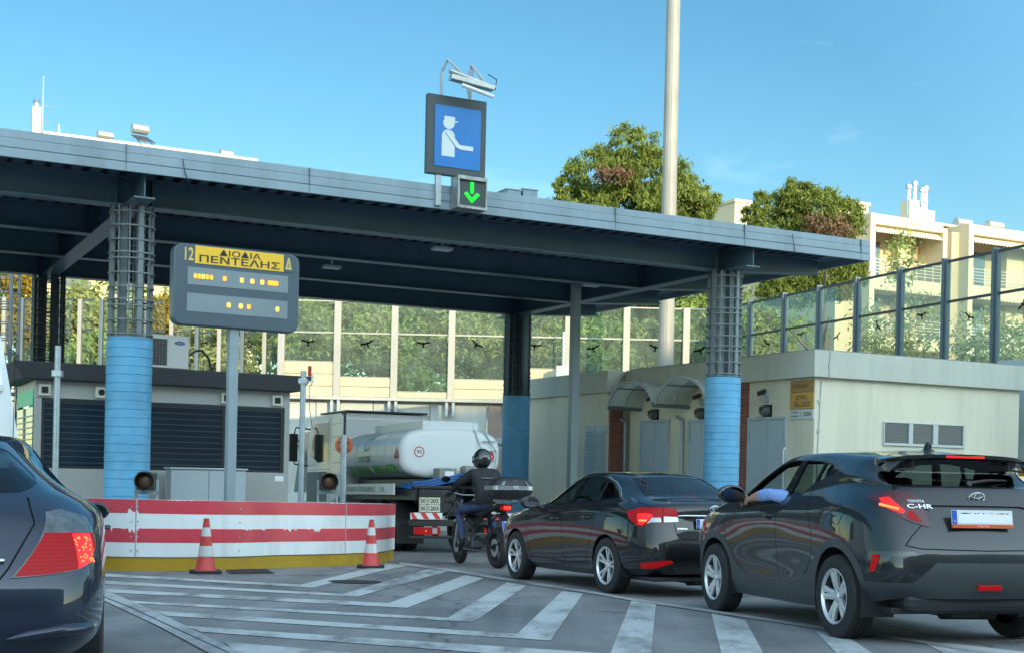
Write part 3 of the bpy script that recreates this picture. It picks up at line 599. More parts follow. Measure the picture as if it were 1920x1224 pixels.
# wall sign
t0,t1=lf_t(1524),lf_t(1480); mid=(t0+t1)/2; p=ub+D2*OV+D1*mid
zz=[at(1502,y,p.y).z for y in (712,734,763,766,785)]
sg=thing('wall_sign','ochre and white information plate on the shaded wall beside the roof corner','sign',(p.x,p.y,zz[4]),TH)
OCH=pm('ochre_plate',(.50,.27,.055),.5,var=.05); BRN=pm('brown_ink',(.13,.07,.03),.6); WPL=pm('white_plate',(.55,.58,.57),.5)
hw=(t1-t0)/2
for nm,a,b,m_ in(('title_plate',zz[1],zz[0],pm('ochre_dark',(.33,.185,.06),.5)),('number_plate_board',zz[3],zz[1]-.012,OCH),('white_board',zz[4],zz[3]-.012,WPL)):
    mb=MB(); mb.box(-.03,-.004,-hw,hw,a-zz[4],b-zz[4]); mb.build(nm,m_,sg,bevel=.006)
def wl(tx,y,z,w,h,m): lettering(tx,w,h,m,sg,(-.031,y,z-zz[4]),(0,-1,0),(0,0,1),name='lettering',bold=.02)
wl('ΑΤΤΙΚΗ ΟΔΟΣ',.06,(zz[0]+zz[1])/2,hw*1.35,.09,BRN); wl('ΚΤΙΡΙΟ',0,zz[1]-.12,hw*.9,.09,BRN); wl('Με2303',-.02,zz[1]-.27,hw*1.3,.13,BRN)
wl('ΣΤΑΘΜΟΣ',hw*.55,zz[4]+.155,hw*.6,.045,BLACK); wl('ΔΙΟΔΙΩΝ',hw*.55,zz[4]+.07,hw*.6,.045,BLACK); wl('1024',-hw*.5,zz[4]+.11,hw*.6,.10,BLACK); wl('(',0.02,zz[4]+.11,.03,.12,BLACK)
# ---------------------------------------------------------------- toll booth
bo=Vector((-8.35,23.25,0)); gbo=gz(24); bt=thing('toll_booth','grey panelled toll booth with dark glazing and sloped anthracite roof edge','toll booth',(bo.x,bo.y,gbo),TH)
BL=on_d2(541,bo); BD=2.4
zb=lambda py: at(200,py,(bo+D2*1.2).y).z-gbo
ztop,zfb,zwt,zwb=zb(687),zb(717),zb(750),zb(879)
BW=pm('booth_panel',(.34,.345,.335),.45,.1,var=.04,dirt=(.3,.3,.28),dirt_amt=.25)
mb=MB(); mb.box(0,BL,0,BD,0,zwb); mb.box(.0,BL,0,BD,zwt,zfb-.003)
for a,b in((0,.12),(BL*.345,BL*.345+.06),(BL*.735,BL*.735+.05),(BL-.10,BL)): mb.box(a,b,0,.1,zwb,zwt)
mb.box(0,.1,BD-.12,BD,zwb,zwt); mb.box(BL-.1,BL,BD-.1,BD,zwb,zwt)
mb.build('wall',BW,bt,bevel=.012)
RF=pm('anthracite',(.075,.08,.088),.5,.1,var=.05); ov=.30
mb=MB(); a,b=.22,.42
vs=[(-a,-a,zfb),(BL+a*.6,-a,zfb),(BL+a*.6,BD+a,zfb),(-a,BD+a,zfb),(-b,-b,ztop),(BL+b*.8,-b,ztop),(BL+b*.8,BD+b,ztop),(-b,BD+b,ztop)]
mb.add(vs,[(3,2,1,0),(4,5,6,7),(0,1,5,4),(1,2,6,5),(2,3,7,6),(3,0,4,7)]); mb.build('roof',RF,bt,bevel=.02)
BG=pm('booth_glass',(.012,.022,.036),.12,spec=.6,var=.2,vs=1.2)
BGD=pm('booth_interior_dark',(.035,.05,.065),.6)
k=0
for a,b in((.121,BL*.345-.001),(BL*.345+.061,BL*.735-.001),(BL*.735+.051,BL-.101)):
    mb=MB(); mb.box(a,b,.04,.05,zwb+.001,zwt-.001); w_=mb.build('window',BG,bt)
    mb=MB(); mb.box(a,b,.025,.04,zwb+.001,zwb+.04); mb.box(a,b,.025,.04,zwt-.05,zwt-.001); mb.box(a,a+.05,.025,.04,zwb+.04,zwt-.05); mb.box(b-.06,b,.025,.04,zwb+.04,zwt-.05); mb.build('window_frame',BLACK,w_)
    mb=MB(); z=zwb+.1
    while z<zwt-.06: mb.box(a+.052,b-.062,.026,.038,z,z+.012); z+=.105
    mb.build('shutter_slats',pm('blind_dark',(.045,.065,.085),.5),w_)
mb=MB(); mb.box(.2,BL-.15,1.0,1.05,.1,zwt); mb.build('partition',BGD,bt)
# left side of the booth
mb=MB(); mb.box(-.012,-.001,.15,BD-.1,zwt-.12,zfb-.16); mb.build('green_band',pm('green_sheet',(.02,.62,.32),.45),bt)
mb=MB(); mb.box(-.012,-.002,.12,BD-.12,zwb+.02,zwt-.16); sw=mb.build('window',BG,bt)
mb=MB()
for i in range(9):
    z=zwb+.08+i*(zwt-zwb-.3)/9; mb.box(-.03,-.013,.2,BD-.2,z,z+.018)
mb.box(-.035,-.013,BD*.5,BD*.5+.04,zwb+.02,zwt-.16); mb.build('window_bars',pm('pale_bar',(.5,.53,.5),.5),sw)
# little framed lamps under the roof edge
for i,(px,lab) in enumerate(((83,'at the left corner of the booth'),(189,'just left of the big blue column'),(424,'behind the sign post'),(519,'at the right corner of the booth'))):
    t_=on_d2(px-3,bo); p=bo+D2*t_; z=(zfb+zwt)/2-.02+gbo
    l_=thing('booth_spotlight','small square white framed spotlight '+lab,'spotlight',(p.x,p.y,z),TH,'spotlights under the booth roof edge')
    mb=MB(); mb.box(-.1,.1,-.06,-.002,-.1,.1); mb.build('frame',pm('ivory',(.55,.55,.46),.5),l_,bevel=.012)
    mb=MB(); 
    if i==1: mb.cyl((0,-.061,0),(0,-.08,0),.055,n=16)
    else: mb.box(-.055,.055,-.075,-.061,-.055,.055)
    mb.build('lens',pm('lens_dark',(.03,.03,.035),.15),l_)
mb=MB(); t_=on_d2(524,bo); mb.box(t_-.09,t_+.08,-.008,-.001,zwb-.16,zwb-.06); mb.build('torn_sticker',WHITE,bt)
# air conditioner on the roof
p=bo+D2*on_d2(313,bo)+D1*.35; y0=at(318,684,p.y).z; ac=thing('air_conditioner','white outdoor air conditioner unit standing on the toll booth roof','air conditioner',(p.x,p.y,gbo+ztop),TH+.12)
hw=.40; mb=MB(); mb.box(-hw,hw,-.15,.2,.05,.66); mb.build('casing',pm('ac_white',(.52,.54,.53),.45,var=.03),ac,bevel=.02)
mb=MB(); mb.box(-hw+.02,-.02,-.156,-.151,.10,.58); mb.build('fan_opening',BLACK,ac)
mb=MB()
for k in range(14): z=.12+k*.034; mb.box(-hw+.02,-.02,-.168,-.157,z,z+.008)
for k in range(6): x=-hw+.05+k*.06; mb.box(x,x+.006,-.173,-.169,.10,.58)
mb.build('grille',pm('ac_grille',(.16,.17,.17),.5),ac)
mb=MB(); mb.lathe([(0,-.158),(1,-.158),(1,-.152)],n=24,axis=(0,1,0)); mb.v=[(x*.10+.22,y,z*.035+.52) for x,y,z in mb.v]; mb.build('logo_oval',pm('logo_blue',(.02,.06,.25),.4),ac)
lettering('Carrier',.13,.032,pm('white_ink',(.7,.7,.7),.5),ac,(.22,-.160,.52),(1,0,0),(0,0,1),name='lettering')
mb=MB(); mb.box(-hw+.06,-hw+.14,-.12,.18,0,.05); mb.box(hw-.14,hw-.06,-.12,.18,0,.05); mb.build('feet',BLACK,ac)
mb=MB(); mb.tube([(hw,0,.3),(hw+.08,0,.33),(hw+.2,.05,.42),(hw+.35,.1,.44),(hw+.48,.1,.3),(hw+.55,.1,.02)],.022,7); mb.tube([(hw,0,.2),(hw+.07,0,.1),(hw+.02,0,.3),(hw+.1,.02,.45)],.012,5); mb.build('hose',BLACK,ac)
# ---------------------------------------------------------------- traffic island and its barrier
bp_=[gp(189,1068),gp(257,1069.7),gp(355,1069.6),gp(450,1067.5),gp(519,1064),gp(600,1061.5),gp(661,1059),gp(710,1055.5),gp(742,1051)]
P=[Vector((p.x,p.y,0)) for p in bp_]
a0=P[0]; P=[a0+Vector((-.98,2.2,0)),a0+Vector((-.93,1.3,0)),a0+Vector((-.82,.62,0)),a0+Vector((-.45,.16,0))]+P
e=P[-1]; P[-1]=e+Vector((-.10,.0,0)); P+= [e+Vector((-.12,.40,0)),e+D1*1.4-D2*.08,e+D1*5]
# smooth resample
def catmull(P,n=8):
    out=[]; Q=[P[0]*2-P[1]]+P+[P[-1]*2-P[-2]]
    for i in range(1,len(Q)-2):
        for k in range(n):
            t=k/n; a,b,c_,d=Q[i-1],Q[i],Q[i+1],Q[i+2]
            out.append(.5*((2*b)+(c_-a)*t+(2*a-5*b+4*c_-d)*t*t+(3*b-a-3*c_+d)*t**3))
    out.append(P[-1]); return out
BP=catmull(P,8)
S_=[0]; 
for i in range(1,len(BP)): S_.append(S_[-1]+(BP[i]-BP[i-1]).length)
NR=[]
for i in range(len(BP)):
    d=(BP[min(i+1,len(BP)-1)]-BP[max(i-1,0)]); d.z=0; d.normalize(); NR.append(Vector((d.y,-d.x,0)))   # outward (towards camera)
def strip(mb,off,z0f,z1f,i0=0,i1=None):
    i1=len(BP) if i1 is None else i1; vs=[]
    for i in range(i0,i1):
        q=BP[i]+NR[i]*off; g_=gz(BP[i].y); vs.append((q.x,q.y,g_+(z0f(S_[i]) if callable(z0f) else z0f))); vs.append((q.x,q.y,g_+(z1f(S_[i]) if callable(z1f) else z1f)))
    m=i1-i0; mb.add(vs,[(2*k,2*k+2,2*k+3,2*k+1) for k in range(m-1)])
isl=struct((lambda mb:mb)(MB()).add([(q.x-NR[i].x*.1,q.y-NR[i].y*.1,gz(q.y)+.17) for i,q in enumerate(BP)]+[(BP[-1].x-7+0*1,BP[-1].y+9,gz(BP[-1].y+9)+.17),(BP[0].x-3.5,BP[0].y+9,gz(BP[0].y+9)+.17)],[tuple(range(len(BP)+2))]).build('island_pavement',CONC,fix=False))
bar=thing('crash_barrier','long curved barrier of torn red and white bands on a yellow kerb','barrier',(BP[40].x,BP[40].y,gz(BP[40].y)))
YEL=pm('yellow_kerb',(.44,.27,.012),.6,0,var=.10,vs=4,dirt=(.30,.20,.06),dirt_amt=.6,ds=5,bump=.15)
mb=MB(); strip(mb,0,-.02,.172); strip(mb,0,.172,.18); 
vs=[];
for i,q in enumerate(BP): vs+=[(q.x,q.y,gz(q.y)+.182),(q.x-NR[i].x*.2,q.y-NR[i].y*.2,gz(q.y)+.182)]
mb.add(vs,[(2*k,2*k+2,2*k+3,2*k+1) for k in range(len(BP)-1)]); mb.build('kerb',YEL,bar,world=True,fix=False)
BWH=pm('barrier_white',(.78,.81,.82),.32,0,var=.03,dirt=(.46,.47,.45),dirt_amt=.6,ds=2.2,streak=True)
mb=MB(); strip(mb,.02,.195,.985); strip(mb,-.02,.985,.195); vs=[]
for i,q in enumerate(BP): a=q+NR[i]*.02; b=q-NR[i]*.02; vs+=[(a.x,a.y,gz(q.y)+.985),(b.x,b.y,gz(q.y)+.985)]
mb.add(vs,[(2*k,2*k+2,2*k+3,2*k+1) for k in range(len(BP)-1)]); mb.build('white_sheet',BWH,bar,world=True,fix=False,smooth=True)
BRD=pm('barrier_red',(.62,.06,.085),.30,0,var=.06,vs=2,dirt=(.40,.06,.08),dirt_amt=.4,ds=3)
# dense resample for ragged edges
FB=catmull(P,40); FN=[];FS=[0]
for i in range(len(FB)):
    d=(FB[min(i+1,len(FB)-1)]-FB[max(i-1,0)]); d.normalize(); FN.append(Vector((d.y,-d.x,0)))
    if i: FS.append(FS[-1]+(FB[i]-FB[i-1]).length)
def s_of(px):  # arc length nearest to a picture column on the visible face
    best=None
    for i,q in enumerate(FB):
        u=960+F*q.x/q.y
        if best is None or abs(u-px)<best[0]: best=(abs(u-px),FS[i])
    return best[1]
rr=random.Random(3)
tears=[(s_of(190),s_of(262),.05),(s_of(455),s_of(500),.02),(s_of(530),s_of(605),.05),(s_of(625),s_of(655),.045)]
seams=[s_of(257),s_of(648)]
hs=[rr.random() for _ in range(len(FB)+4)]
def ragged(i,kind):
    s=FS[i]; z=0
    if kind=='lowtop':
        z=.588-.004*hs[i]
        for a,b,d in tears:
            if a<s<b: f=(s-a)/(b-a); z-=d*1.25*max(0,math.sin(f*7.3+2*math.sin(f*17)))*(.55+.45*math.sin(f*61+3*math.sin(f*37)))*(.75+.5*hs[i])+.004*hs[i+2]
        if abs(s-seams[0])<.03: z-=.07*hs[i]
    if kind=='uptop': z=.983-(.012*hs[i] if math.sin(s*2.1)>.93 else .001)
    if kind=='upbot': z=.79+.002*hs[i]+( .08*hs[i+1] if abs(s-seams[0]+.03)<.07 else 0)
    if kind=='lowbot': z=.39+.003*hs[i]
    return z
for zk,zt in(('lowbot','lowtop'),('upbot','uptop')):
    mb=MB(); vs=[]
    for i,q in enumerate(FB):
        a=q+FN[i]*.0225; vs+=[(a.x,a.y,gz(q.y)+ragged(i,zk)),(a.x,a.y,gz(q.y)+ragged(i,zt))]
    fs=[(2*k,2*k+2,2*k+3,2*k+1) for k in range(len(FB)-1) if not any(abs(FS[k]-s_)<.012 for s_ in seams)]
    mb.add(vs,fs); mb.build('red_band',BRD,bar,world=True,fix=False,smooth=True)
mb=MB()
for px in (255,450,660):
    s_=s_of(px); i=min(range(len(FS)),key=lambda k:abs(FS[k]-s_))
    for z in(.28,.47,.68,.88):
        for ds in((0,) if px==450 else (-3,3)):
            q=FB[i+ds]+FN[i+ds]*.024; mb.cyl((q.x,q.y,gz(q.y)+z),tuple(q+FN[i]*.006+Vector((0,0,gz(q.y)+z))),.012,n=8)
mb.build('bolt',GALV,bar,world=True)
mb=MB()
for s_ in seams:
    i=min(range(len(FS)),key=lambda k:abs(FS[k]-s_)); q=FB[i]+FN[i]*.0235; g_=gz(q.y); mb.add([(q.x-.006,q.y,g_+.2),(q.x+.006,q.y,g_+.2),(q.x+.006,q.y,g_+.98),(q.x-.006,q.y,g_+.98)],[(0,1,2,3)])
mb.build('panel_seam',pm('seam',(.3,.28,.27),.7),bar,world=True,fix=False)
# cones
ORG=pm('cone_red',(.55,.05,.045),.45,0,var=.08,vs=6,dirt=(.35,.05,.04),dirt_amt=.4,ds=8); REFL=pm('cone_silver',(.56,.58,.58),.35,.2,var=.10,vs=9)
cn=thing('traffic_cone','red and silver traffic cone standing left, in front of the middle of the barrier','cone',gp(385,1074),.3,'traffic cones in front of the barrier')
H=.75
mb=MB(); a=.21; pts=[(-a,-a*.6),(-a*.6,-a),(a*.6,-a),(a,-a*.6),(a,a*.6),(a*.6,a),(-a*.6,a),(-a,a*.6)]; mb.prism(pts,.045,ax=(1,0,0),ay=(0,1,0),az=(0,0,1)); mb.build('base',RUBBER,cn,bevel=.012)
def rc(z): return .128+( .036-.128)*(z-.045)/(H-.045)
zs=[.045,.235,.375,.505,.625,H]
for k in range(5):
    mb=MB(); z0,z1=zs[k],zs[k+1]; r0,r1=rc(z0),rc(z1); e=.002 if k%2 else 0
    pr=[(r0+e,z0),(r1+e,z1)]
    if k==0: pr=[(.15,z0),(.135,z0+.015)]+pr[1:]
    if k==4: pr=[(r0,z0),(rc(.70),.70),(.037,.702),(.040,.72),(.037,.745),(.028,.745),(.026,.70)]
    mb.lathe(pr,n=28); mb.build('cone_body' if k%2==0 else 'reflective_sleeve',ORG if k%2==0 else REFL,cn,smooth=True)
dup(cn,gp(695,1064),.1,'red and silver traffic cone standing right, by the right end of the barrier')
# variable message sign
Y0=20.4; o=Vector((at(440,700,Y0).x,Y0,0)); gs=gz(Y0)+.17
vm=thing('message_sign','dark rounded toll station sign with yellow Greek title and two lamp matrix rows','sign',(o.x,o.y,gs),TH+.05)
lx=Vector((math.cos(TH+.05),math.sin(TH+.05),0)); 
def vt(px,py):
    u,v=inv(px,py); uu=u/F; t=(uu*o.y-o.x)/(lx.x-uu*lx.y); Y=o.y+lx.y*t; return t,CH+v*Y/F-gs
tl,tr,bl_,br_=vt(326,456),vt(560,478),vt(323,604),vt(560,628)
x0,x1=(tl[0]+bl_[0])/2,(tr[0]+br_[0])/2; z0,z1=(bl_[1]+br_[1])/2,(tl[1]+tr[1])/2
def rrect(x0,x1,z0,z1,r,n=6):
    pts=[]
    for cx,cz,a0 in((x1-r,z0+r,-PI/2),(x1-r,z1-r,0),(x0+r,z1-r,PI/2),(x0+r,z0+r,PI)):
        for k in range(n+1): a=a0+PI/2*k/n; pts.append((cx+r*math.cos(a),cz+r*math.sin(a)))
    return pts
SGN=pm('sign_case',(.075,.105,.13),.4,.1,var=.06,vs=1.5)
mb=MB(); mb.prism(rrect(x0,x1,z0,z1,.14),.22,origin=(0,-.02,0)); mb.build('case',SGN,vm,bevel=.02,smooth=True)
def fr(px,py): t,z=vt(px,py); return t,z
YP=pm('yellow_plate',(.85,.50,.03),.5,var=.04); SCR=pm('matrix_screen',(.21,.26,.28),.35,0,var=.10,vs=1.2); LET=pm('sign_ink',(.04,.035,.03),.6); YLET=pm('yellow_letter',(.66,.5,.15),.5)
W_=x1-x0; Hh=z1-z0
yx0,yx1=x0+W_*.16,x0+W_*.865; yz1=z1-.02; yz0=z1-Hh*.235
mb=MB(); mb.box(yx0,yx1,-.032,-.021,yz0,yz1); mb.build('title_plate',YP,vm)
yc=(yx0+yx1)/2
lettering('ΔΙΟΔΙΑ',W_*.33,Hh*.075,LET,vm,(yc,-.034,yz1-Hh*.060),(1,0,0),(0,0,1),bold=.008)
lettering('ΠΕΝΤΕΛΗΣ',W_*.64,Hh*.088,LET,vm,(yc,-.034,yz0+Hh*.066),(1,0,0),(0,0,1),bold=.015)
lettering('12',W_*.068,Hh*.16,YLET,vm,(x0+W_*.115,-.023,(yz0+yz1)/2),(1,0,0),(0,0,1),bold=.02)
mb=MB(); mb.box(yx1+.006,yx1+W_*.075,-.03,-.021,yz0,yz1-.02); mb.build('letter_plate',SGN,vm)
lettering('Δ',W_*.055,Hh*.15,YLET,vm,(yx1+W_*.040,-.032,(yz0+yz1)/2),(1,0,0),(0,0,1),bold=.02)
LED=pm('amber_lamp',(.9,.3,.02),.4,emis=(1,.28,.02),es=.7); LEDY=pm('amber_lamp_bright',(.9,.5,.05),.4,emis=(1,.5,.05),es=.8)
def lamp_(x,z,w,m,i):
    mb=MB(); mb.prism(rrect(x-w/2,x+w/2,z-.034,z+.034,.014,3),.008,origin=(0,-.036,0)); mb.build('lamp_cell',m,vm)
for zc0,zc1,cells in ((z0+Hh*.50,z0+Hh*.715,[(.075,.024),(.112,.024),(.150,.024),(.190,.024),(.230,.024),(.36,.028),(.53,.028),(.635,.028),(.735,.028),(.845,.085)]),(z0+Hh*.17,z0+Hh*.395,[(.405,.028),(.525,.030),(.605,.028),(.895,.026)])):
    sx0,sx1=x0+W_*.105,x0+W_*.905; mb=MB(); mb.box(sx0,sx1,-.026,-.021,zc0,zc1); mb.build('matrix_screen',SCR,vm)
    for i,(f,w) in enumerate(cells): lamp_(sx0+(sx1-sx0)*f,(zc0+zc1)/2,w*W_,LEDY if i in(2,6,7,8) and len(cells)>5 or (len(cells)<5 and i%3!=2) else LED,i)
mb=MB(); mb.box(-.075,.075,.04,.19,.3,z0+.02); mb.build('post',pm('post_paint',(.25,.31,.34),.5,var=.08),vm,bevel=.02)
mb=MB(); mb.add([(-.26,.11,.03),(.26,.11,.03),(.1,.11,.42),(-.1,.11,.42),(-.26,.13,.03),(.26,.13,.03),(.1,.13,.42),(-.1,.13,.42)],[(0,1,2,3),(7,6,5,4),(0,4,5,1),(1,5,6,2),(2,6,7,3),(3,7,4,0)]); mb.box(-.02,.02,-.15,.38,.03,.3); mb.box(-.32,.32,-.2,.45,-.02,.03); mb.cyl((0,.11,.03),(0,.11,.3),.1,.09,n=4); mb.build('base',GREYP,vm)
mb=MB(); mb.box(-.36,.36,-.25,.5,-.16,.56-.0-.03-.56+.45 if False else -.02); mb.build('plinth',CONC,vm)
# cabinet
p=bo+D2*on_d2(372,bo)-D1*.75; p=Vector((p.x,p.y,0)); cb=thing('control_cabinet','low grey two-door cabinet in front of the booth, behind the sign post','cabinet',(p.x,p.y,gz(p.y)+.17),TH)
hw=.68; zt=at(372,876,p.y).z-gz(p.y)-.17
for i in range(2): mb=MB(); mb.box(-hw+hw*i+.006,-hw+hw*(i+1)-.006,-.02,-.001,.05,zt-.05); mb.build('door',GREYP,cb,bevel=.006)
mb=MB(); mb.box(-hw,hw,0,.4,0,zt-.03); mb.build('body',GREYP,cb,bevel=.01)
mb=MB(); mb.box(-hw-.03,hw+.03,-.04,.43,zt-.029,zt); mb.build('lid',LGREY,cb,bevel=.008)
# beacons (unlit amber lamps) on the barrier
def beacon(px,py,Y,r_,label,rz):
    q=at(px,py,Y); t=thing('island_lamp',label,'signal lamp',(q.x,q.y,gz(Y)+.17),rz,'round lamps standing on the island')
    zc=q.z-gz(Y)-.17
    mb=MB(); mb.box(-.135,.135,.0,.26,zc-.14,zc+.13); mb.build('housing',pm('housing_green',(.035,.06,.05),.5,var=.1),t,bevel=.03)
    mb=MB(); mb.lathe([(.118,.0),(.14,0),(.145,-.16),(.13,-.16),(.118,-.01)],(0,0,zc),(0,1,0),n=28,ang=2*PI); mb.build('visor',BLACK,t,smooth=True)
    mb=MB(); mb.lathe([(0,-.05),(.05,-.045),(.095,-.025),(.118,0)],(0,0,zc),(0,1,0),n=28); mb.build('lens',pm('amber_lens_off',(.13,.075,.045),.25,bump=.4,bs=90),t,smooth=True)
    mb=MB(); mb.box(-.17,-.14,.08,.16,0,zc+.02); mb.box(.14,.17,.08,.16,0,zc+.02); mb.box(-.17,.17,.08,.16,zc-.2,zc-.15); mb.build('bracket',GREYP,t)
beacon(273,901,19.7,1,'dark unlit round lamp above the barrier, in front of the big blue column',.12)
beacon(616,902,21.7,1,'dark unlit round lamp above the right part of the barrier, by the round sign',.25)
# poles on the island
def pole(px,pyt,Y,r,label):
    q=at(px,pyt,Y); g_=gz(Y)+.15; t=thing('steel_pole',label,'pole',(q.x,Y,g_)); mb=MB(); mb.cyl((0,0,0),(0,0,q.z-g_),r,n=14); mb.build('tube',GALV,t,smooth=True); return t,q.z-g_
t,h=pole(109,648,20.2,.045,'bare galvanised pole at the left end of the barrier, before the booth corner')
mb=MB(); z=at(107,700,20.2).z-gz(20.2)-.15; mb.box(-.075,.075,-.055,.055,z-.05,z+.05); mb.build('clamp',GALV,t,bevel=.01)
t,h=pole(569,695,21.3,.045,'galvanised pole with a thin red aerial lamp, right of the booth')
mb=MB(); z=h-.16; mb.box(-.07,.07,-.055,.055,z-.04,z+.04); mb.box(.04,.17,-.01,.01,z-.01,z+.01); mb.tube([(.1,0,h-.34),(.1,0,h-.24),(.14,0,h-.2),(.14,0,h-.05)],.012,6); mb.build('clamp',GALV,t)
mb=MB(); mb.cyl((.10,0,h-.08),(.10,0,h+.08),.028,n=12); mb.build('red_lamp',pm('red_lamp',(.4,.02,.02),.3),t)
mb=MB(); mb.tube([(.1,0,h-.3),(.11,0,h-.6),(.16,0,h-.9)],.006,4); mb.build('wire',BLACK,t)
t,h=pole(645,817,22.3,.05,'short galvanised pole in front of the round orange sign')
mb=MB(); mb.lathe([(0,-.0),(.05,0),(.05,.02),(0,.03)],(0,0,h),(0,0,1),n=14); mb.build('cap',GALV,t)
q=at(645,834,22.6); t=thing('round_sign','round faded orange sign seen from behind on the short pole','sign',(q.x,q.y,gz(22.6)+.15)); z=q.z-gz(22.6)-.15
mb=MB(); mb.lathe([(0,.01),(.155,.01),(.155,-.004),(0,-.004)],(0,0,z),(0,1,0),n=32); mb.build('disc',pm('sign_orange',(.52,.13,.06),.5,var=.08),t)
mb=MB(); mb.box(-.012,.012,-.03,-.006,z-.12,z+.12); mb.box(-.1,.1,-.03,-.008,z+.05,z+.075); mb.box(-.1,.1,-.03,-.009,z-.075,z-.05); mb.build('brace',pm('brace_dark',(.3,.08,.04),.5),t)
mb=MB(); mb.box(-.055,.055,-.05,-.031,z-.05,z+.06); mb.build('bracket',LGREY,t)
mb=MB(); mb.cyl((0,.05,0),(0,.05,at(645,773,22.6).z-gz(22.6)-.15),.022,n=8); mb.box(-.05,.03,.03,.07,at(645,776,22.6).z-gz(22.6)-.15,at(645,770,22.6).z-gz(22.6)-.15); mb.build('mounting_pole',BLACK,t)
# ---------------------------------------------------------------- signs over the canopy
fo=AX-D1*1.25; t_=on_d2(857-14,fo); p=fo+D2*t_; zs_=lambda py: at(857,py,p.y).z
sa=TH-.02
es=thing('toll_sign','blue pictogram sign of a capped toll collector holding out an arm, above the canopy','sign',(p.x,p.y,zs_(331)),sa)
hgt=zs_(183)-zs_(331); wid=(912-803)*p.y/F/math.cos(sa)/1.0*.97; wid*=1/(1+math.tan(sa)*((857-960)/F))*1.0
mb=MB(); mb.box(-wid/2,wid/2,0,.12,0,hgt); mb.build('case',pm('case_dark',(.05,.065,.07),.5,var=.1),es,bevel=.01)
mb=MB(); bx0,bx1,bz0,bz1=-wid/2*.76,wid/2*.80,hgt*.10,hgt*.87; mb.box(bx0,bx1,-.012,-.001,bz0,bz1); mb.build('blue_face',pm('sign_blue',(.004,.16,.48),.35,0,var=.08,vs=2,dirt=(.05,.25,.5),dirt_amt=.25),es)
PW=pm('pictogram_white',(.60,.66,.67),.5); bwid,bh=bx1-bx0,bz1-bz0
def pic(pts,d,nm='pictogram'): mb=MB(); mb.prism([(bx0+x*bwid,bz0+z*bh) for x,z in pts],.004,origin=(0,-.013-d,0)); return mb.build(nm,PW,es)
ar=bwid/bh
pic([(.17,.74)]+[(.30+.125*math.cos(a),.725+.125*ar*math.sin(a)) for a in [PI*(-1+k/12) for k in range(13)]][1:-1]+[(.43,.745),(.50,.745),(.50,.765),(.43,.765),(.43,.83),(.20,.83),(.20,.765)],.002)
pic([(.155,.175)]+[(.435,.175)]+[(.295+.14*math.cos(a),.50+.115*math.sin(a)) for a in [PI*k/12 for k in range(13)]],.002)
pts=[(.30,.555),(.335,.545),(.55,.375),(.84,.365)]; th_=.042
import math as _m
def capsule(pts,r):
    Lp,Rp=[],[]
    for i,(x,z) in enumerate(pts):
        a=pts[max(i-1,0)]; b=pts[min(i+1,len(pts)-1)]; dx,dz=(b[0]-a[0]),(b[1]-a[1])/ar; l_=_m.hypot(dx,dz); nx,nz=-dz/l_,dx/l_
        Lp.append((x+nx*r,z+nz*r*ar)); Rp.append((x-nx*r,z-nz*r*ar))
    return Lp+Rp[::-1]
mb=MB(); mb.prism([(bx0+x*bwid,bz0+z*bh) for x,z in capsule([(.26,.585),(.50,.36),(.56,.345),(.84,.345)],.052)],.003,origin=(0,-.020,0)); mb.build('pictogram_outline',pm('pic_line',(.20,.32,.42),.5),es)
mb=MB(); mb.prism([(bx0+x*bwid,bz0+z*bh) for x,z in capsule([(.265,.58),(.50,.365),(.56,.345),(.835,.345)],.042)],.003,origin=(0,-.024,0)); mb.build('pictogram_arm',PW,es)
mb=MB(); 
for dx in (-wid*.28,wid*.28): mb.box(dx-.05,dx+.05,.03,.11,-.55,-.001)
mb.build('mast',GALV,es)
fl=thing('sign_floodlight','twin tube floodlight on bent arms above the blue pictogram sign','floodlight',(p.x,p.y,zs_(331)+hgt),sa)
mb=MB(); x=-wid*.27; mb.tube([(x,.04,-.06),(x,.04,.42),(x+.08,-.05,.62),(x+.32,-.35,.26)],.028,6); x=wid*.24; mb.tube([(x,.05,-.06),(x-.08,.05,.3),(x-.04,-.05,.60),(x+.12,-.35,.20)],.028,6); mb.tube([(x-.02,.03,-.06),(x+.02,0,.62)],.018,6); mb.build('arm',GREYP,fl)
mb=MB(); a,b=-wid*.20,wid*.30
mb.cyl((a-.1,-.36,.33),(b+.22,-.36,.16),.045,n=10); mb.box(a,b+.1,-.44,-.30,.22,.28) if False else None
mb.obox(((a+b)/2+.05,-.36,.18),(.99,0,-.10),(0,1,0),(.10,0,.99),.42,.08,.045); mb.build('housing',pm('alu',(.42,.43,.41),.4,.6,var=.1),fl,bevel=.01)
mb=MB(); mb.cyl((a+.12,-.42,.10),(b+.16,-.42,-.02),.035,n=10); mb.build('tube_lamp',pm('tube_glass',(.75,.75,.68),.2),fl)
mb=MB(); mb.tube([(b+.1,-.3,.4),(b+.26,-.33,.32),(b+.22,-.36,.12)],.01,5); mb.build('cable',BLACK,fl)
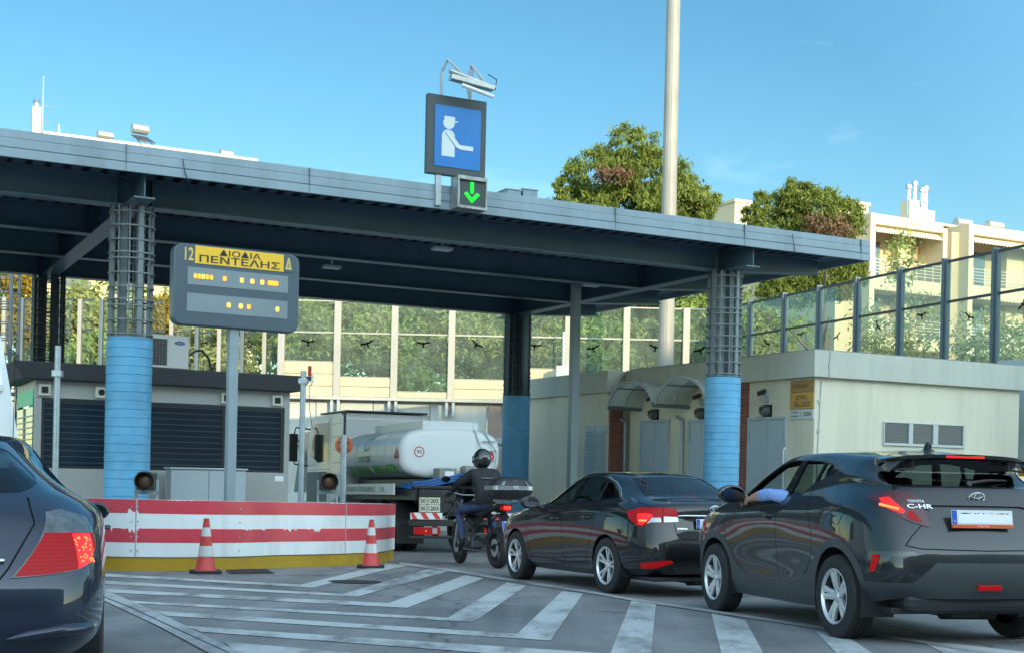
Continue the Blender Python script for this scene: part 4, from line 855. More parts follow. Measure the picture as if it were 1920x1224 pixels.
# green arrow box
t2_=on_d2(883-12,fo-D1*.12); p=fo-D1*.12+D2*t2_; za,zb2=at(883,394,p.y).z,at(883,333,p.y).z
gbx=thing('lane_signal','square lane signal with glowing green down arrow fixed to the canopy edge','lane signal',(p.x,p.y,za),sa+.06)
wd=(zb2-za)*1.02; h=zb2-za
mb=MB(); 
for a_ in((-wd/2,-wd/2+.03,0,h),(wd/2-.03,wd/2,0,h),(-wd/2+.03,wd/2-.03,0,.04),(-wd/2+.03,wd/2-.03,h-.07,h)): mb.box(a_[0],a_[1],-.08,.22,a_[2],a_[3])
mb.box(-wd/2+.03,wd/2-.03,.0,.02,.04,h-.07); mb.build('case',pm('case_metal',(.30,.31,.31),.35,.6,var=.4,vs=5),gbx,bevel=.008)
mb=MB(); mb.box(-wd/2+.09,wd/2-.06,-.012,-.001,.08,h-.09); mb.build('screen',pm('screen_dark',(.035,.055,.06),.3),gbx)
GRN=pm('green_arrow',(.0,.35,.02),.5,emis=(.0,1.0,.01),es=.62)
cx_=.015; mb=MB(); mb.prism([(cx_-.033,.36*h/.6 if False else h*.50),(cx_+.033,h*.50),(cx_+.033,h*.84),(cx_-.033,h*.84)],.01,origin=(0,-.025,0)); 
mb.prism([(cx_,h*.20),(cx_+.19*h/.7,h*.47),(cx_+.125*h/.7,h*.53),(cx_,h*.35),(cx_-.125*h/.7,h*.53),(cx_-.19*h/.7,h*.47)],.01,origin=(0,-.025,0)); mb.build('arrow',GRN,gbx)
# ridge vents on the canopy roof
o=loc(0,1.2); 
for i,(a,b,lab) in enumerate(((942,968,'left'),(972,999,'right'))):
    x0=on_d2(a-11,o); x1=on_d2(b-11,o); q=loc((x0+x1)/2,1.2,6.18); rv=thing('roof_vent','flat grey box on the canopy roof right of the arrow signal, %s of the two'%lab,'roof vent',tuple(q),TH)
    z=at((a+b)/2,360,q.y).z-6.18; mb=MB(); mb.box(-(x1-x0)/2,(x1-x0)/2,-.2,.2,-.06,z); mb.build('box',FASC,rv,bevel=.01); mb=MB(); mb.box(-(x1-x0)/2-.02,(x1-x0)/2+.02,-.22,.22,z+.001,z+.02); mb.build('lid',GREYP,rv)
# ---------------------------------------------------------------- vegetation
def leafmat(name,c0,c1,trans=.35):
    m=bpy.data.materials.new(name); m.use_nodes=True; n=m.node_tree.nodes; l=m.node_tree.links; n.clear()
    o=n.new('ShaderNodeOutputMaterial'); d=n.new('ShaderNodeBsdfDiffuse'); t=n.new('ShaderNodeBsdfTranslucent'); mx=n.new('ShaderNodeMixShader'); mx.inputs[0].default_value=trans
    g=n.new('ShaderNodeNewGeometry'); r=n.new('ShaderNodeValToRGB'); r.color_ramp.elements[0].color=(*c0,1); r.color_ramp.elements[1].color=(*c1,1)
    tc=n.new('ShaderNodeTexCoord'); nz=n.new('ShaderNodeTexNoise'); nz.inputs['Scale'].default_value=.9; nz.inputs['Detail'].default_value=3; l.new(tc.outputs['Object'],nz.inputs['Vector'])
    ma=n.new('ShaderNodeMath'); ma.operation='MULTIPLY_ADD'; ma.inputs[1].default_value=.55; l.new(g.outputs['Random Per Island'],ma.inputs[0])
    mb_=n.new('ShaderNodeMath'); mb_.operation='MULTIPLY'; mb_.inputs[1].default_value=.55; l.new(nz.outputs['Fac'],mb_.inputs[0]); l.new(mb_.outputs[0],ma.inputs[2])
    l.new(ma.outputs[0],r.inputs[0]); l.new(r.outputs[0],d.inputs[0]); l.new(r.outputs[0],t.inputs[0]); l.new(d.outputs[0],mx.inputs[1]); l.new(t.outputs[0],mx.inputs[2]); l.new(mx.outputs[0],o.inputs[0]); return m
LF_PINE=leafmat('conifer_needles',(.05,.085,.022),(.30,.36,.09))
LF_GREEN=leafmat('green_leaves',(.06,.12,.035),(.42,.52,.15))
LF_OLIVE=leafmat('olive_leaves',(.10,.14,.06),(.50,.52,.20))
LF_AUT=leafmat('autumn_leaves',(.16,.11,.02),(.45,.33,.05))
LF_DEAD=leafmat('dead_needles',(.09,.055,.035),(.24,.16,.10),.1)
BARK=pm('bark',(.13,.10,.08),.9,var=.3,vs=6,bump=.6,bs=12)
def foliage(blobs,n,size,rnd,up=0.0,clump=.22,elong=1.6,ncl=None):
    vs=[];fs=[]; tot=sum((b[3]*b[4]*b[5])**(2/3) for b in blobs)
    for (cx,cy,cz,rx,ry,rz) in blobs:
        w=(rx*ry*rz)**(2/3)/tot; nb=int(n*w); nc=max(6,int((ncl or n/55)*w)); cl=[]
        for k in range(nc):
            while True:
                d=Vector((rnd.gauss(0,1),rnd.gauss(0,1),rnd.gauss(0,1)));
                if d.length>.1: break
            d.normalize(); r_=rnd.uniform(.55,1.02)**.7
            cl.append((Vector((cx+d.x*rx*r_,cy+d.y*ry*r_,cz+d.z*rz*r_)),d,rnd.uniform(.6,1.3)))
        cs=clump*(rx*ry*rz)**(1/3)
        for k in range(nb):
            c_,d,sc=cl[rnd.randrange(nc)]
            p=c_+Vector((rnd.gauss(0,1),rnd.gauss(0,1),rnd.gauss(0,.75)))*cs*sc
            nrm=(d*.6+Vector((rnd.gauss(0,.7),rnd.gauss(0,.7),rnd.gauss(0,.7)+.2))).normalized()
            ax=Vector((rnd.gauss(0,1),rnd.gauss(0,1),rnd.gauss(0,1)+up*2.5)); ax=(ax-nrm*ax.dot(nrm))
            if ax.length<.05: continue
            ax.normalize(); ay=nrm.cross(ax); s_=size*rnd.uniform(.55,1.35); e=elong*s_
            b=len(vs); vs+=[p-ax*e,p+ay*s_*.55-ax*e*.1,p+ax*e,p-ay*s_*.55-ax*e*.1]; fs.append((b,b+1,b+2,b+3))
    return vs,fs
def limbs(mb,h,spread,rnd,r0=.16,nb=7,z0=.35):
    mb.tube([(0,0,-.2),(rnd.uniform(-.1,.1),0,h*.35),(rnd.uniform(-.2,.2),.1,h*.7),(0,0,h)],[r0,r0*.8,r0*.5,r0*.15],8)
    for k in range(nb):
        a=rnd.uniform(0,2*PI); z=h*rnd.uniform(z0,.85); L_=spread*rnd.uniform(.6,1)
        mb.tube([(0,0,z),(math.cos(a)*L_*.5,math.sin(a)*L_*.5,z+L_*.25),(math.cos(a)*L_,math.sin(a)*L_,z+L_*.55)],[r0*.4,r0*.25,.015],5)
def tree(name,label,cat,x,y,h,blobs,n,size,mat,seed,group=None,up=0,spread=None,dead=None,clump=.22,trunk=True,ncl=None,elong=1.6,g=None):
    rnd=random.Random(seed); g=gz(y) if g is None else g
    t=thing(name,label,cat,(x,y,g),0,group)
    if trunk:
        mb=MB(); limbs(mb,h*.85,spread or h*.22,rnd,r0=.02*h+.03); mb.build('trunk',BARK,t)
    bl=[(b[0]-x,b[1]-y,b[2]-g,*b[3:]) for b in blobs]
    vs,fs=foliage(bl,n,size,rnd,up,clump,elong,ncl); mb=MB(); mb.v=vs; mb.f=fs; mb.m=[0]*len(fs); mb.build('crown',mat,t,fix=False)
    if dead:
        vs,fs=foliage([(dead[0]-x,dead[1]-y,dead[2]-g,*dead[3:])],1300,size*.9,rnd,.6,.3); mb=MB(); mb.v=vs; mb.f=fs; mb.m=[0]*len(fs); mb.build('dead_branches',LF_DEAD,t,fix=False)
    return t
def B(px,py,Y,rw,rh,rd=None):   # blob centred on a picture point, radii in picture pixels
    p=at(px,py,Y); k=Y/F; return (p.x,Y,p.z,rw*k,(rd or (rw+rh)/2)*k,rh*k)
Y=60
x=at(1195,600,Y).x
tree('conifer_tree','tall broad yellow-green conifer behind the lamp mast, reaching highest of the trees','conifer',x,Y,17,
 [B(1180,285,Y,58,48),B(1215,335,Y,75,55),B(1125,330,Y,65,50),B(1260,380,Y,75,55),B(1092,388,Y,58,38),B(1060,350,Y,24,22),B(1310,375,Y,40,28),B(1180,400,Y,110,50),B(1290,410,Y,50,35),B(1180,520,Y,130,90),B(1150,630,Y,110,60),B(1280,560,Y,70,80)],84000,.060,LF_PINE,1,up=.7,spread=3,dead=(at(1150,330,Y-1.7).x,Y-1.9,at(1150,332,Y-1.7).z,.85,.45,.22),clump=.11,ncl=1200,elong=2.2)
Y=50
tree('conifer_tree','bushy bright green conifer with a big brown dead patch, left of the cream apartments','conifer',at(1540,600,Y).x,Y,12,
 [B(1490,372,Y,38,32),B(1530,400,Y,55,45),B(1580,420,Y,38,45),B(1478,410,Y,30,25),B(1560,520,Y,60,45),B(1480,545,Y,70,30),B(1590,500,Y,30,40)],36000,.052,LF_PINE,2,up=.6,dead=(at(1553,428,Y-1.1).x,Y-1.2,at(1553,426,Y-1.1).z,.92,.4,.36),clump=.12,ncl=650,elong=2.2)
tree('conifer_tree','small thin conifer between the lamp mast and the bright green conifer','conifer',at(1425,600,56).x,56,11,
 [B(1425,385,56,22,22),B(1412,405,56,25,18),B(1445,408,56,22,14),B(1430,440,56,30,25)],9000,.05,LF_PINE,3,up=.5,clump=.16,ncl=150)
# bushes and trees behind the glass
rows=[(545,600,56,75,60,LF_GREEN,'dense grey-green shrub tree behind the glass just right of the message sign'),(655,610,54,80,60,LF_OLIVE,'olive green shrub tree behind the second glass bay from the booth'),
 (760,640,55,85,80,LF_GREEN,'bright green leafy tree filling the glass bay above the tank'),(850,600,54,75,55,LF_OLIVE,'yellow-tinged shrub tree behind the tallest glass bay'),(925,650,56,70,70,LF_GREEN,'pale branched shrub behind the glass left of the rear column'),
 (1030,630,54,65,60,LF_OLIVE,'olive shrub tree behind the glass right of the rear column'),(1115,650,53,60,55,LF_GREEN,'leafy shrub behind the glass just right of the slim post'),(1210,650,56,55,50,LF_OLIVE,'low olive shrub behind the glass beside the lamp mast foot'),(1310,620,54,60,60,LF_GREEN,'green shrub tree behind the glass left of the front right column top'),
 (1420,640,50,55,55,LF_OLIVE,'olive shrub tree behind the glass right of the front right column top')]
for i,(px,py,Y,rw,rh,m,lab) in enumerate(rows):
    tree('shrub_tree',lab,'tree',at(px,py,Y).x,Y,7,[B(px,py,Y,rw,rh),B(px-rw*.5,py+rh*.7,Y+1,rw*.7,rh*.6),B(px+rw*.5,py+rh*.8,Y-.5,rw*.7,rh*.6),B(px+rw*.2,py-rh*.5,Y+.6,rw*.6,rh*.4)],7500,.085,m,20+i,'shrub trees behind the glass barrier',clump=.2,ncl=170)
bgm=MB(); rnd=random.Random(99)
vs,fs=foliage([B(px,660,62,85,130) for px in range(-150,1500,105)],22000,.15,rnd,0,.3,1.5,500); bgm.v=vs; bgm.f=fs; bgm.m=[0]*len(fs)
tag(bgm.build('hillside_scrub',LF_GREEN,fix=False),'mass of mixed green scrub on the bank behind the glass barrier','scrub',kind='stuff')
# autumn trees at the left
for i,(px,py,Y,rw,rh,m,lab) in enumerate(((25,560,58,55,55,LF_AUT,'yellow and orange leaved tree at the far left, above the booth corner'),(150,590,60,45,50,LF_OLIVE,'sparse yellow-green climber tree between the dark column and the blue column'),(175,660,55,40,40,LF_GREEN,'low green shrub behind the left glass, above the booth'),(300,600,58,45,45,LF_AUT,'pale yellow tree behind the air conditioner'),(400,650,56,55,50,LF_OLIVE,'olive shrub tree behind the glass under the message sign'))):
    tree('broadleaf_tree',lab,'tree',at(px,py,Y).x,Y,8,[B(px,py,Y,rw,rh),B(px-rw*.6,py+rh*.8,Y+1,rw*.7,rh*.7),B(px+rw*.6,py+rh*.9,Y-.5,rw*.7,rh*.7)],4200,.10,m,50+i,'trees behind the left glass barrier',clump=.2,ncl=110)
# thin shrubs in front of the apartments
for i,(px,py,Y,rw,rh,n_,lab) in enumerate(((1690,470,62,26,45,700,'slim young tree rising in front of the first apartment balcony'),(1640,620,56,40,45,1100,'thin bare shrub behind the right glass, nearest the bright green conifer'),(1720,610,56,50,60,1400,'sparse twiggy shrub behind the right glass under the first balcony'),(1830,620,54,45,45,1100,'sparse leafy shrub behind the right glass under the second balcony'),(1900,640,52,40,40,1500,'green shrub behind the right glass at the right edge'))):
    tree('young_shrub',lab,'shrub',at(px,py,Y).x,Y,9,[B(px,py,Y,rw,rh),B(px,py+rh,Y,rw*1.1,rh*.7)],n_,.075,LF_OLIVE if i else LF_GREEN,70+i,'thin shrubs before the apartments',clump=.3,spread=1.2,ncl=60)
# ---------------------------------------------------------------- apartment blocks
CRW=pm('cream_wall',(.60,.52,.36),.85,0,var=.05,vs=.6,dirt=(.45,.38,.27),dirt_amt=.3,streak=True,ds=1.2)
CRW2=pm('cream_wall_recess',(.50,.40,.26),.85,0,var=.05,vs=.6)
AWN=pm('awning_cloth',(.62,.55,.40),.8)
RAILM=pm('railing_white',(.60,.58,.50),.5)
WIND=pm('window_glass_dark',(.05,.06,.07),.12,spec=.8); SHUT=pm('shutter',(.42,.36,.27),.7)
Y=70; o=Vector((at(1634,800,Y).x,Y,0)); g_=gz(70)
ap=thing('apartment_building','cream apartment block with deep sunlit balconies, awnings and roof chimneys, at the right','apartment building',(o.x,o.y,g_),TH)
zr=at(1636,400,Y).z-g_; ST=3.02
w1=on_d2(1775-8,o)
def bay(x0,x1,yf,zt,n,label=None,depth=1.9):
    mb=MB()
    mb.box(x0-.35,x0,yf,yf+depth+5,0,zt); mb.box(x1-.32,x1,yf,yf+depth+5,0,zt-.3)      # fins
    mb.box(x0+.002,x1-.322,yf+.01,yf+depth+5,zt-.55,zt-.02)
    for k in range(1,n+1):
        z=zt-.25-ST*k; mb.box(x0+.002,x1-.322,yf+.02,yf+depth+4.9,z-.65,z)
    mb.build('wall_frame',CRW,ap,bevel=.01)
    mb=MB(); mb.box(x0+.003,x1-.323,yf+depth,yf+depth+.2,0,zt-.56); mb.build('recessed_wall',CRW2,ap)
    for k in range(n):
        z=zt-.25-ST*(k+1); W_=x1-x0-.35
        mb=MB(); mb.box(x0+W_*.10,x0+W_*.42,yf+depth-.05,yf+depth-.003,z,z+2.2); wn=mb.build('window',WIND,ap)
        mb=MB(); mb.box(x0+W_*.60,x0+W_*.8,yf+depth-.5,yf+depth-.002,z,zt-.3-ST*k-.3 if k==0 else z+2.35); mb.build('balcony_pier',CRW,ap)
        mb=MB(); mb.box(x0+W_*.83,x0+W_*.97,yf+depth-.05,yf+depth-.003,z,z+2.2); mb.build('shutter',SHUT,ap)
        mb=MB()
        for j in range(5): mb.box(x0+W_*.02,x1-.34,yf+.06,yf+.09,z+.2+j*.17,z+.225+j*.17)
        for j in range(9): x=x0+.05+j*(W_-.1)/8; mb.box(x,x+.04,yf+.05,yf+.055,z,z+1.0)
        mb.build('railing',RAILM,ap)
        mb=MB(); zz=zt-.58-ST*k; nn=26; vs=[]
        for j in range(nn*4+1):
            f=j/(nn*4); x=x0+.02+f*(W_-.04); vs+=[(x,yf+.35,zz),(x,yf-.02,zz-.34-.07*abs(math.sin(j*PI/4)))]
        mb.add(vs,[(2*j,2*j+2,2*j+3,2*j+1) for j in range(nn*4)]); mb.build('awning',AWN,ap,fix=False)
bay(0,w1,0,zr,4)
x2=w1+.55; zt2=zr-.1
bay(x2+.35,x2+7.4,-1.0,zt2,4)
bay(x2+8.3,x2+15.5,-1.4,zt2-.2,4)
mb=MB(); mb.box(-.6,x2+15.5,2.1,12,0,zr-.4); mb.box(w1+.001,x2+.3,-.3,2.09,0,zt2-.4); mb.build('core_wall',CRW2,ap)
mb=MB(); mb.box(-.6,x2+16,.6,12,zr+.001,zr+.12); mb.box(-1.6,-.361,1.2,12,0,zr-.7); mb.box(-1.2,.2,1.8,5,zr+.12,zr+.5); mb.build('roof',CRW,ap)
# chimneys
def up(px,py,y_): return at(px,py,y_)
for px,pt,pb,w in((1706,386,412,.34),(1722,392,415,.3),(1737,397,418,.3)):
    oo=o+D1*1.5; t_=on_d2(px-10,oo); q=at(px,pt,(oo+D2*t_).y).z-g_
    mb=MB(); mb.box(t_-w,t_+w,1.2,1.9,zr+.12,q+ (.25 if px==1706 else 0)); ch=mb.build('chimney',CRW,ap)
for px,pt in((1703,349),(1714,343),(1728,355),(1735,352),(1734,374)):
    oo=o+D1*1.4; t_=on_d2(px-11,oo); q=at(px,pt,(oo+D2*t_).y).z-g_
    mb=MB(); mb.cyl((t_,1.4,zr+.5),(t_,1.4,q-.2),.11,n=10); mb.cyl((t_,1.4,q-.2),(t_,1.4,q-.15),.11,.19,n=10); mb.cyl((t_,1.4,q-.15),(t_,1.4,q+.05),.19,.17,n=10); mb.build('flue_pipe',CHROME,ap,smooth=True)
def solar(px,py,oo,frame,label,r_=.27,L_=1.1,both=True,base=None):
    t_=on_d2(px-.022*(889-py),oo); p=oo+D2*t_; q=at(px,py,p.y)
    t=thing('solar_heater',label,'solar water heater',(p.x,p.y,q.z-r_-.35),TH+frame)
    mb=MB(); mb.cyl((-L_/2,0,r_+.35),(L_/2,0,r_+.35),r_,n=20); mb.build('tank',pm('tank_metal',(.55,.54,.50),.3,.7,var=.1),t,smooth=True,bevel=.02)
    mb=MB(); mb.add([(-L_/2,.1,.30),(L_/2,.1,.30),(L_/2,-1.4,-.35),(-L_/2,-1.4,-.35),(-L_/2,.1,.24),(L_/2,.1,.24),(L_/2,-1.4,-.41),(-L_/2,-1.4,-.41)],[(0,1,2,3),(7,6,5,4),(0,4,5,1),(1,5,6,2),(2,6,7,3),(3,7,4,0)]); mb.build('collector',pm('collector_dark',(.05,.055,.07),.2),t)
    mb=MB(); 
    for sx in(-1,1): mb.tube([(sx*L_*.4,.1,-.6),(sx*L_*.4,0,.25)],.03,5); mb.tube([(sx*L_*.4,-1.4,-.6),(sx*L_*.4,.1,.3)],.03,5)
    mb.build('stand',GALV,t)
solar(1805,419,o+D1*3,0,'smaller looking solar water heater on the cream apartment roof, left of the other')
solar(1864,424,o+D1*2,0,'steel solar water heater on the cream apartment roof, near the right edge')
# left building
Y=75; o=Vector((at(88,250,Y).x-9,Y-5,0)); g_=gz(75)
o=Vector((at(84-13,800,Y).x,Y,0)); 
lb=thing('apartment_building','tall cream apartment block, only its sunlit parapet shows above the canopy at the left','apartment building',(o.x,o.y,g_),TH)
zr=at(88,247,Y).z-g_; LW=on_d2(470,o)
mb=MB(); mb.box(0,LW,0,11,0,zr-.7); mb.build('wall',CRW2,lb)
mb=MB(); mb.box(-.05,LW,-.1,.12,zr-.7,zr); mb.box(-.05,.12,.12,11,zr-.7,zr); mb.build('parapet',CRW,lb)
for k in range(5):
    z=zr-3.2*(k+1)-.5
    mb=MB(); mb.box(-1,LW,-1.5,-.002,z,z+.22); mb.build('balcony_slab',CRW,lb); mb=MB(); mb.box(-1,LW,-1.5,-1.44,z+.221,z+1.05); mb.build('balcony_front',CRW,lb)
    for j in range(4): x=1+j*LW/4; mb=MB(); mb.box(x,x+1.6,-.03,-.002,z+.3,z+2.4); mb.build('window',WIND,lb)
ch=MB(); oo=o+D1*1.0
def rooft(px,py,oo=oo): t_=on_d2(px-.022*(889-py),oo); return t_,at(px,py,(oo+D2*t_).y).z-g_
t0,z0=rooft(69,193); mb=MB(); mb.box(t0-.24,t0+.24,.8,1.25,zr-.5,z0-.25); mb.build('chimney',CRW,lb,bevel=.05); mb=MB(); mb.cyl((t0,1,z0-.25),(t0,1,z0),.13,n=10); mb.cyl((t0,1,z0),(t0,1,z0+.22),.24,.1,n=12); mb.build('flue_pipe',CHROME,lb,smooth=True)
t0,z0=rooft(82,143); an=thing('roof_antenna','thin roof antenna mast beside the chimney at the top left','antenna',tuple(oo+D2*t0+Vector((0,0,g_+zr-1))),TH)
h=z0-zr+1; mb=MB(); mb.cyl((0,0,0),(0,0,h),.03,n=6); mb.build('mast',GREYP,an); mb=MB()
for z,l_ in((h*.62,.55),(h*.42,.4)):
    mb.cyl((-.05,0,z),(l_,0,z-.1),.015,n=5)
    for j in range(4): x=.1+j*l_/4.5; mb.cyl((x,-.25,z-.02*j),(x,.25,z-.02*j),.012,n=5)
mb.build('elements',GREYP,an)
t0,z0=rooft(107,240); mb=MB(); mb.cyl((t0,.2,zr-.3),(t0,.2,z0),.09,.02,n=6); mb.build('finial',WHITE,lb)
solar(197,255,o+D1*1.2,.15,'cream solar water heater left of the larger one on the top left roof',.26,.9)
solar(262,243,o+D1*1.2,.15,'largest solar water heater, tilted up on the top left roof',.30,.95)
solar(424,290,o+D1*1.2,.15,'half hidden solar water heater low behind the canopy edge',.26,.8)
# low cream house seen under the canopy at the left
q=at(230,560,64); hs_=thing('house','low cream house with tiled edge seen between the dark column and the blue column','house',(at(60,560,64).x,64,gz(60)),.1)
mb=MB(); mb.box(0,9.5,0,6,0,q.z-gz(60)-.35); mb.build('wall',CRW,hs_); mb=MB(); z=q.z-gz(60)-.35; mb.box(-.4,9.9,-.6,6.4,z,z+.22); mb.build('roof',pm('tile',(.34,.24,.17),.8,var=.15),hs_,bevel=.02)
for j in range(3): mb=MB(); mb.box(1.2+j*2.9,2.3+j*2.9,-.04,-.002,z-2.4,z-.5); mb.build('window',WIND,hs_)
for px,x0,x1,py,Y,lab in ((1375,1350,1401,381,90,'small cream roof block between the two conifers'),(1600,1585,1622,385,88,'pale roof block just behind the left end of the cream apartments')):
    a,b=at(x0,py,Y),at(x1,py,Y); t=thing('apartment_building',lab,'building',(b.x,Y,gz(60)),TH); 
    mb=MB(); mb.box(-(b.x-a.x)*.55,(b.x-a.x)*.0+.3,0,5,0,a.z-gz(60)); mb.build('wall',CRW,t); mb=MB(); mb.box(-(b.x-a.x)*.55-.1,.4,-.1,5.1,a.z-gz(60)+.001,a.z-gz(60)+.2); mb.build('parapet',CRW,t)
# unseen tall block added behind the camera to throw its shadow over the plaza
oc=thing('apartment_building','long tall unseen block added behind the viewer to shade the toll plaza','apartment building',(0,0,0))
sx,sy=math.sin(SUN_AZ),math.cos(SUN_AZ); DD=62; cx,cy=sx*DD+6,sy*DD+10
SH=3.62+math.tan(SUN_EL)*((Vector((cx,cy,0))-Vector((0,48,0))).dot(Vector((sx,sy,0))))
rzv=math.atan2(sy,sx)+PI/2
oc.location=(cx,cy,gz(0)-.5); oc.rotation_euler=(0,0,rzv)
mb=MB(); mb.box(-75,75,-12,0,0,SH+.5); mb.build('wall',CRW,oc)
for k in range(1,int(SH/3.1)):
    mb=MB(); z=k*3.1
    mb.box(-75,75,.001,.9,z-.15,z+.0); mb.box(-75,75,.85,.9,z+.001,z+.9); mb.build('balcony',CRW2,oc)
    mb=MB()
    for j in range(30): mb.box(-73+j*5,-70.8+j*5,.001,.03,z-2.2,z-.4)
    mb.build('window_row',WIND,oc)
# ---------------------------------------------------------------- car bodies: a smooth surface through control rows
def basis(t,k):   # mix of Catmull-Rom and B-spline weights
    cr=(-.5*t+t*t-.5*t**3, 1-2.5*t*t+1.5*t**3, .5*t+2*t*t-1.5*t**3, -.5*t*t+.5*t**3)
    bs=((1-t)**3/6,(3*t**3-6*t*t+4)/6,(-3*t**3+3*t*t+3*t+1)/6,t**3/6)
    return [a*k+b*(1-k) for a,b in zip(cr,bs)]
def interp_rows(rows,nu,nv,k=.75):
    # rows[j][i]=Vector ; returns dense grid
    def line(P,n,mir=None):
        Q=[P[0]*2-P[1] if mir is None else mir(P[1])]+P+[P[-1]*2-P[-2] if mir is None else mir(P[-2])]
        out=[]
        for i in range(1,len(Q)-2):
            for a in range(n):
                w=basis(a/n,k); out.append(Q[i-1]*w[0]+Q[i]*w[1]+Q[i+1]*w[2]+Q[i+2]*w[3])
        w=basis(0,k); i=len(Q)-2; out.append(Q[i-1]*w[0]+Q[i]*w[1]+(Q[i+1])*w[2]); return out
    flip=lambda v:Vector((v.x,-v.y,v.z))
    g=[line(r,nu,flip) for r in rows]
    cols=[line([g[j][i] for j in range(len(g))],nv) for i in range(len(g[0]))]
    return cols   # cols[i][j]
def make_shell(rows,nu=8,nv=6,k=.75):
    cols=interp_rows(rows,nu,nv,k); bm=bmesh.new(); n=len(cols); m=len(cols[0])
    for sgn in(1,-1):
        V=[[bm.verts.new((p.x,p.y*sgn,p.z)) for p in c_] for c_ in cols]
        for i in range(n-1):
            for j in range(m-1):
                q=(V[i][j],V[i+1][j],V[i+1][j+1],V[i][j+1])
                try: bm.faces.new(q if sgn>0 else q[::-1])
                except ValueError: pass
    bmesh.ops.remove_doubles(bm,verts=bm.verts,dist=2e-4)
    bmesh.ops.dissolve_degenerate(bm,edges=bm.edges,dist=1e-5)
    bmesh.ops.recalc_face_normals(bm,faces=bm.faces)
    return bm
def cut_region(bm,poly,U,Vv,filt,idx,only=None):
    U,Vv=Vector(U),Vector(Vv); D=U.cross(Vv); n=len(poly)
    for i in range(n):
        a,b=poly[i],poly[(i+1)%n]; e=.012
        x0,x1,y0,y1=min(a[0],b[0])-e,max(a[0],b[0])+e,min(a[1],b[1])-e,max(a[1],b[1])+e
        fs=[]
        for f in bm.faces:
            if not filt(f): continue
            us=[v.co.dot(U) for v in f.verts]
            if max(us)<x0 or min(us)>x1: continue
            vs=[v.co.dot(Vv) for v in f.verts]
            if max(vs)<y0 or min(vs)>y1: continue
            fs.append(f)
        if not fs: continue
        no=(U*(b[1]-a[1])-Vv*(b[0]-a[0])); 
        if no.length<1e-7: continue
        Ui=U/ U.length_squared; 
        # point on plane: solve p.U=a0,p.V=a1 (U,V orthogonal)
        co=U*(a[0]/U.length_squared)+Vv*(a[1]/Vv.length_squared)
        es={e_ for f in fs for e_ in f.edges}; vs={v for f in fs for v in f.verts}
        bmesh.ops.bisect_plane(bm,geom=list(vs)+list(es)+fs,dist=1e-5,plane_co=co,plane_no=no.normalized())
    def inside(x,y):
        r=False; j=n-1
        for i in range(n):
            xi,yi=poly[i]; xj,yj=poly[j]
            if (yi>y)!=(yj>y) and x<(xj-xi)*(y-yi)/(yj-yi)+xi: r=not r
            j=i
        return r
    for f in bm.faces:
        if only is not None and f.material_index not in only: continue
        if filt(f):
            c_=f.calc_center_median()
            if inside(c_.dot(U),c_.dot(Vv)): f.material_index=idx
COMP=[]
def comps(fs):
    S=set(fs); out=[]
    while S:
        st=[S.pop()]; c_=[]
        while st:
            f=st.pop(); c_.append(f)
            for e in f.edges:
                for g_ in e.link_faces:
                    if g_ in S: S.discard(g_); st.append(g_)
        out.append(c_)
    return sorted(out,key=lambda c_:-max(f.calc_center_median().y for f in c_))
def split_regions(bm,names,parent,offs={},skirt={},group_lr=()):
    """names: {idx:(part name, material)}; returns objects"""
    bm.faces.ensure_lookup_table(); bm.normal_update(); VN={v.index:v.normal.copy() for v in bm.verts}; bm.verts.index_update()
    out={}
    VN=[v.normal.copy() for v in bm.verts]
    for idx,(nm,mat) in names.items():
        fs=[f for f in bm.faces if f.material_index==idx]
        if not fs: continue
        sets=[fs]
        if nm not in('body','panel_gap','cladding','tail_lamp','brake_lamp','tail_lamp_red','tail_lamp_clear'): sets=comps(fs)
        elif nm in group_lr: sets=[[f for f in fs if f.calc_center_median().y>0],[f for f in fs if f.calc_center_median().y<=0]]
        for S in sets:
            if not S: continue
            used={}; vs=[]; faces=[]; nrm=[]; o_=offs.get(idx,0)
            for f in S:
                t=[]
                for v in f.verts:
                    if v.index not in used: used[v.index]=len(vs); vs.append(v.co+VN[v.index]*o_); nrm.append(VN[v.index])
                    t.append(used[v.index])
                faces.append(tuple(t))
            nb=len(vs); nf=len(faces)
            sk=skirt.get(idx,.012)
            if sk:
                cnt={}
                for t in faces:
                    for a,b in zip(t,t[1:]+t[:1]): cnt[(a,b)]=1
                bd=[(a,b) for (a,b) in cnt if (b,a) not in cnt]; mp={}
                for a,b in bd:
                    for q in(a,b):
                        if q not in mp: mp[q]=len(vs); vs.append(vs[q]-nrm[q]*sk); nrm.append(nrm[q])
                faces+=[(b,a,mp[a],mp[b]) for a,b in bd]
            me=bpy.data.meshes.new(nm); me.from_pydata([tuple(q) for q in vs],[],faces); me.materials.append(mat)
            for i,p in enumerate(me.polygons): p.use_smooth=(i<nf)
            me.update()
            try:
                ln=[]
                for p in me.polygons:
                    for li in p.loop_indices:
                        vi=me.loops[li].vertex_index; ln.append(tuple(nrm[vi]) if p.index<nf else tuple(p.normal))
                me.normals_split_custom_set(ln)
            except Exception as ex: print('normals',ex)
            o=bpy.data.objects.new(nm,me); COL.objects.link(o); o.parent=parent; out.setdefault(idx,[]).append(o)
            COMP.append(0)
    return out
def T(*rows):  # each row: (xs, ys, zs)
    return [[Vector((x,y,z)) for x,y,z in zip(*r)] for r in rows]
def circ(cx,cz,r,n=28,a0=0,a1=2*PI): return [(cx+r*math.cos(a0+(a1-a0)*k/n),cz+r*math.sin(a0+(a1-a0)*k/n)) for k in range(n)]
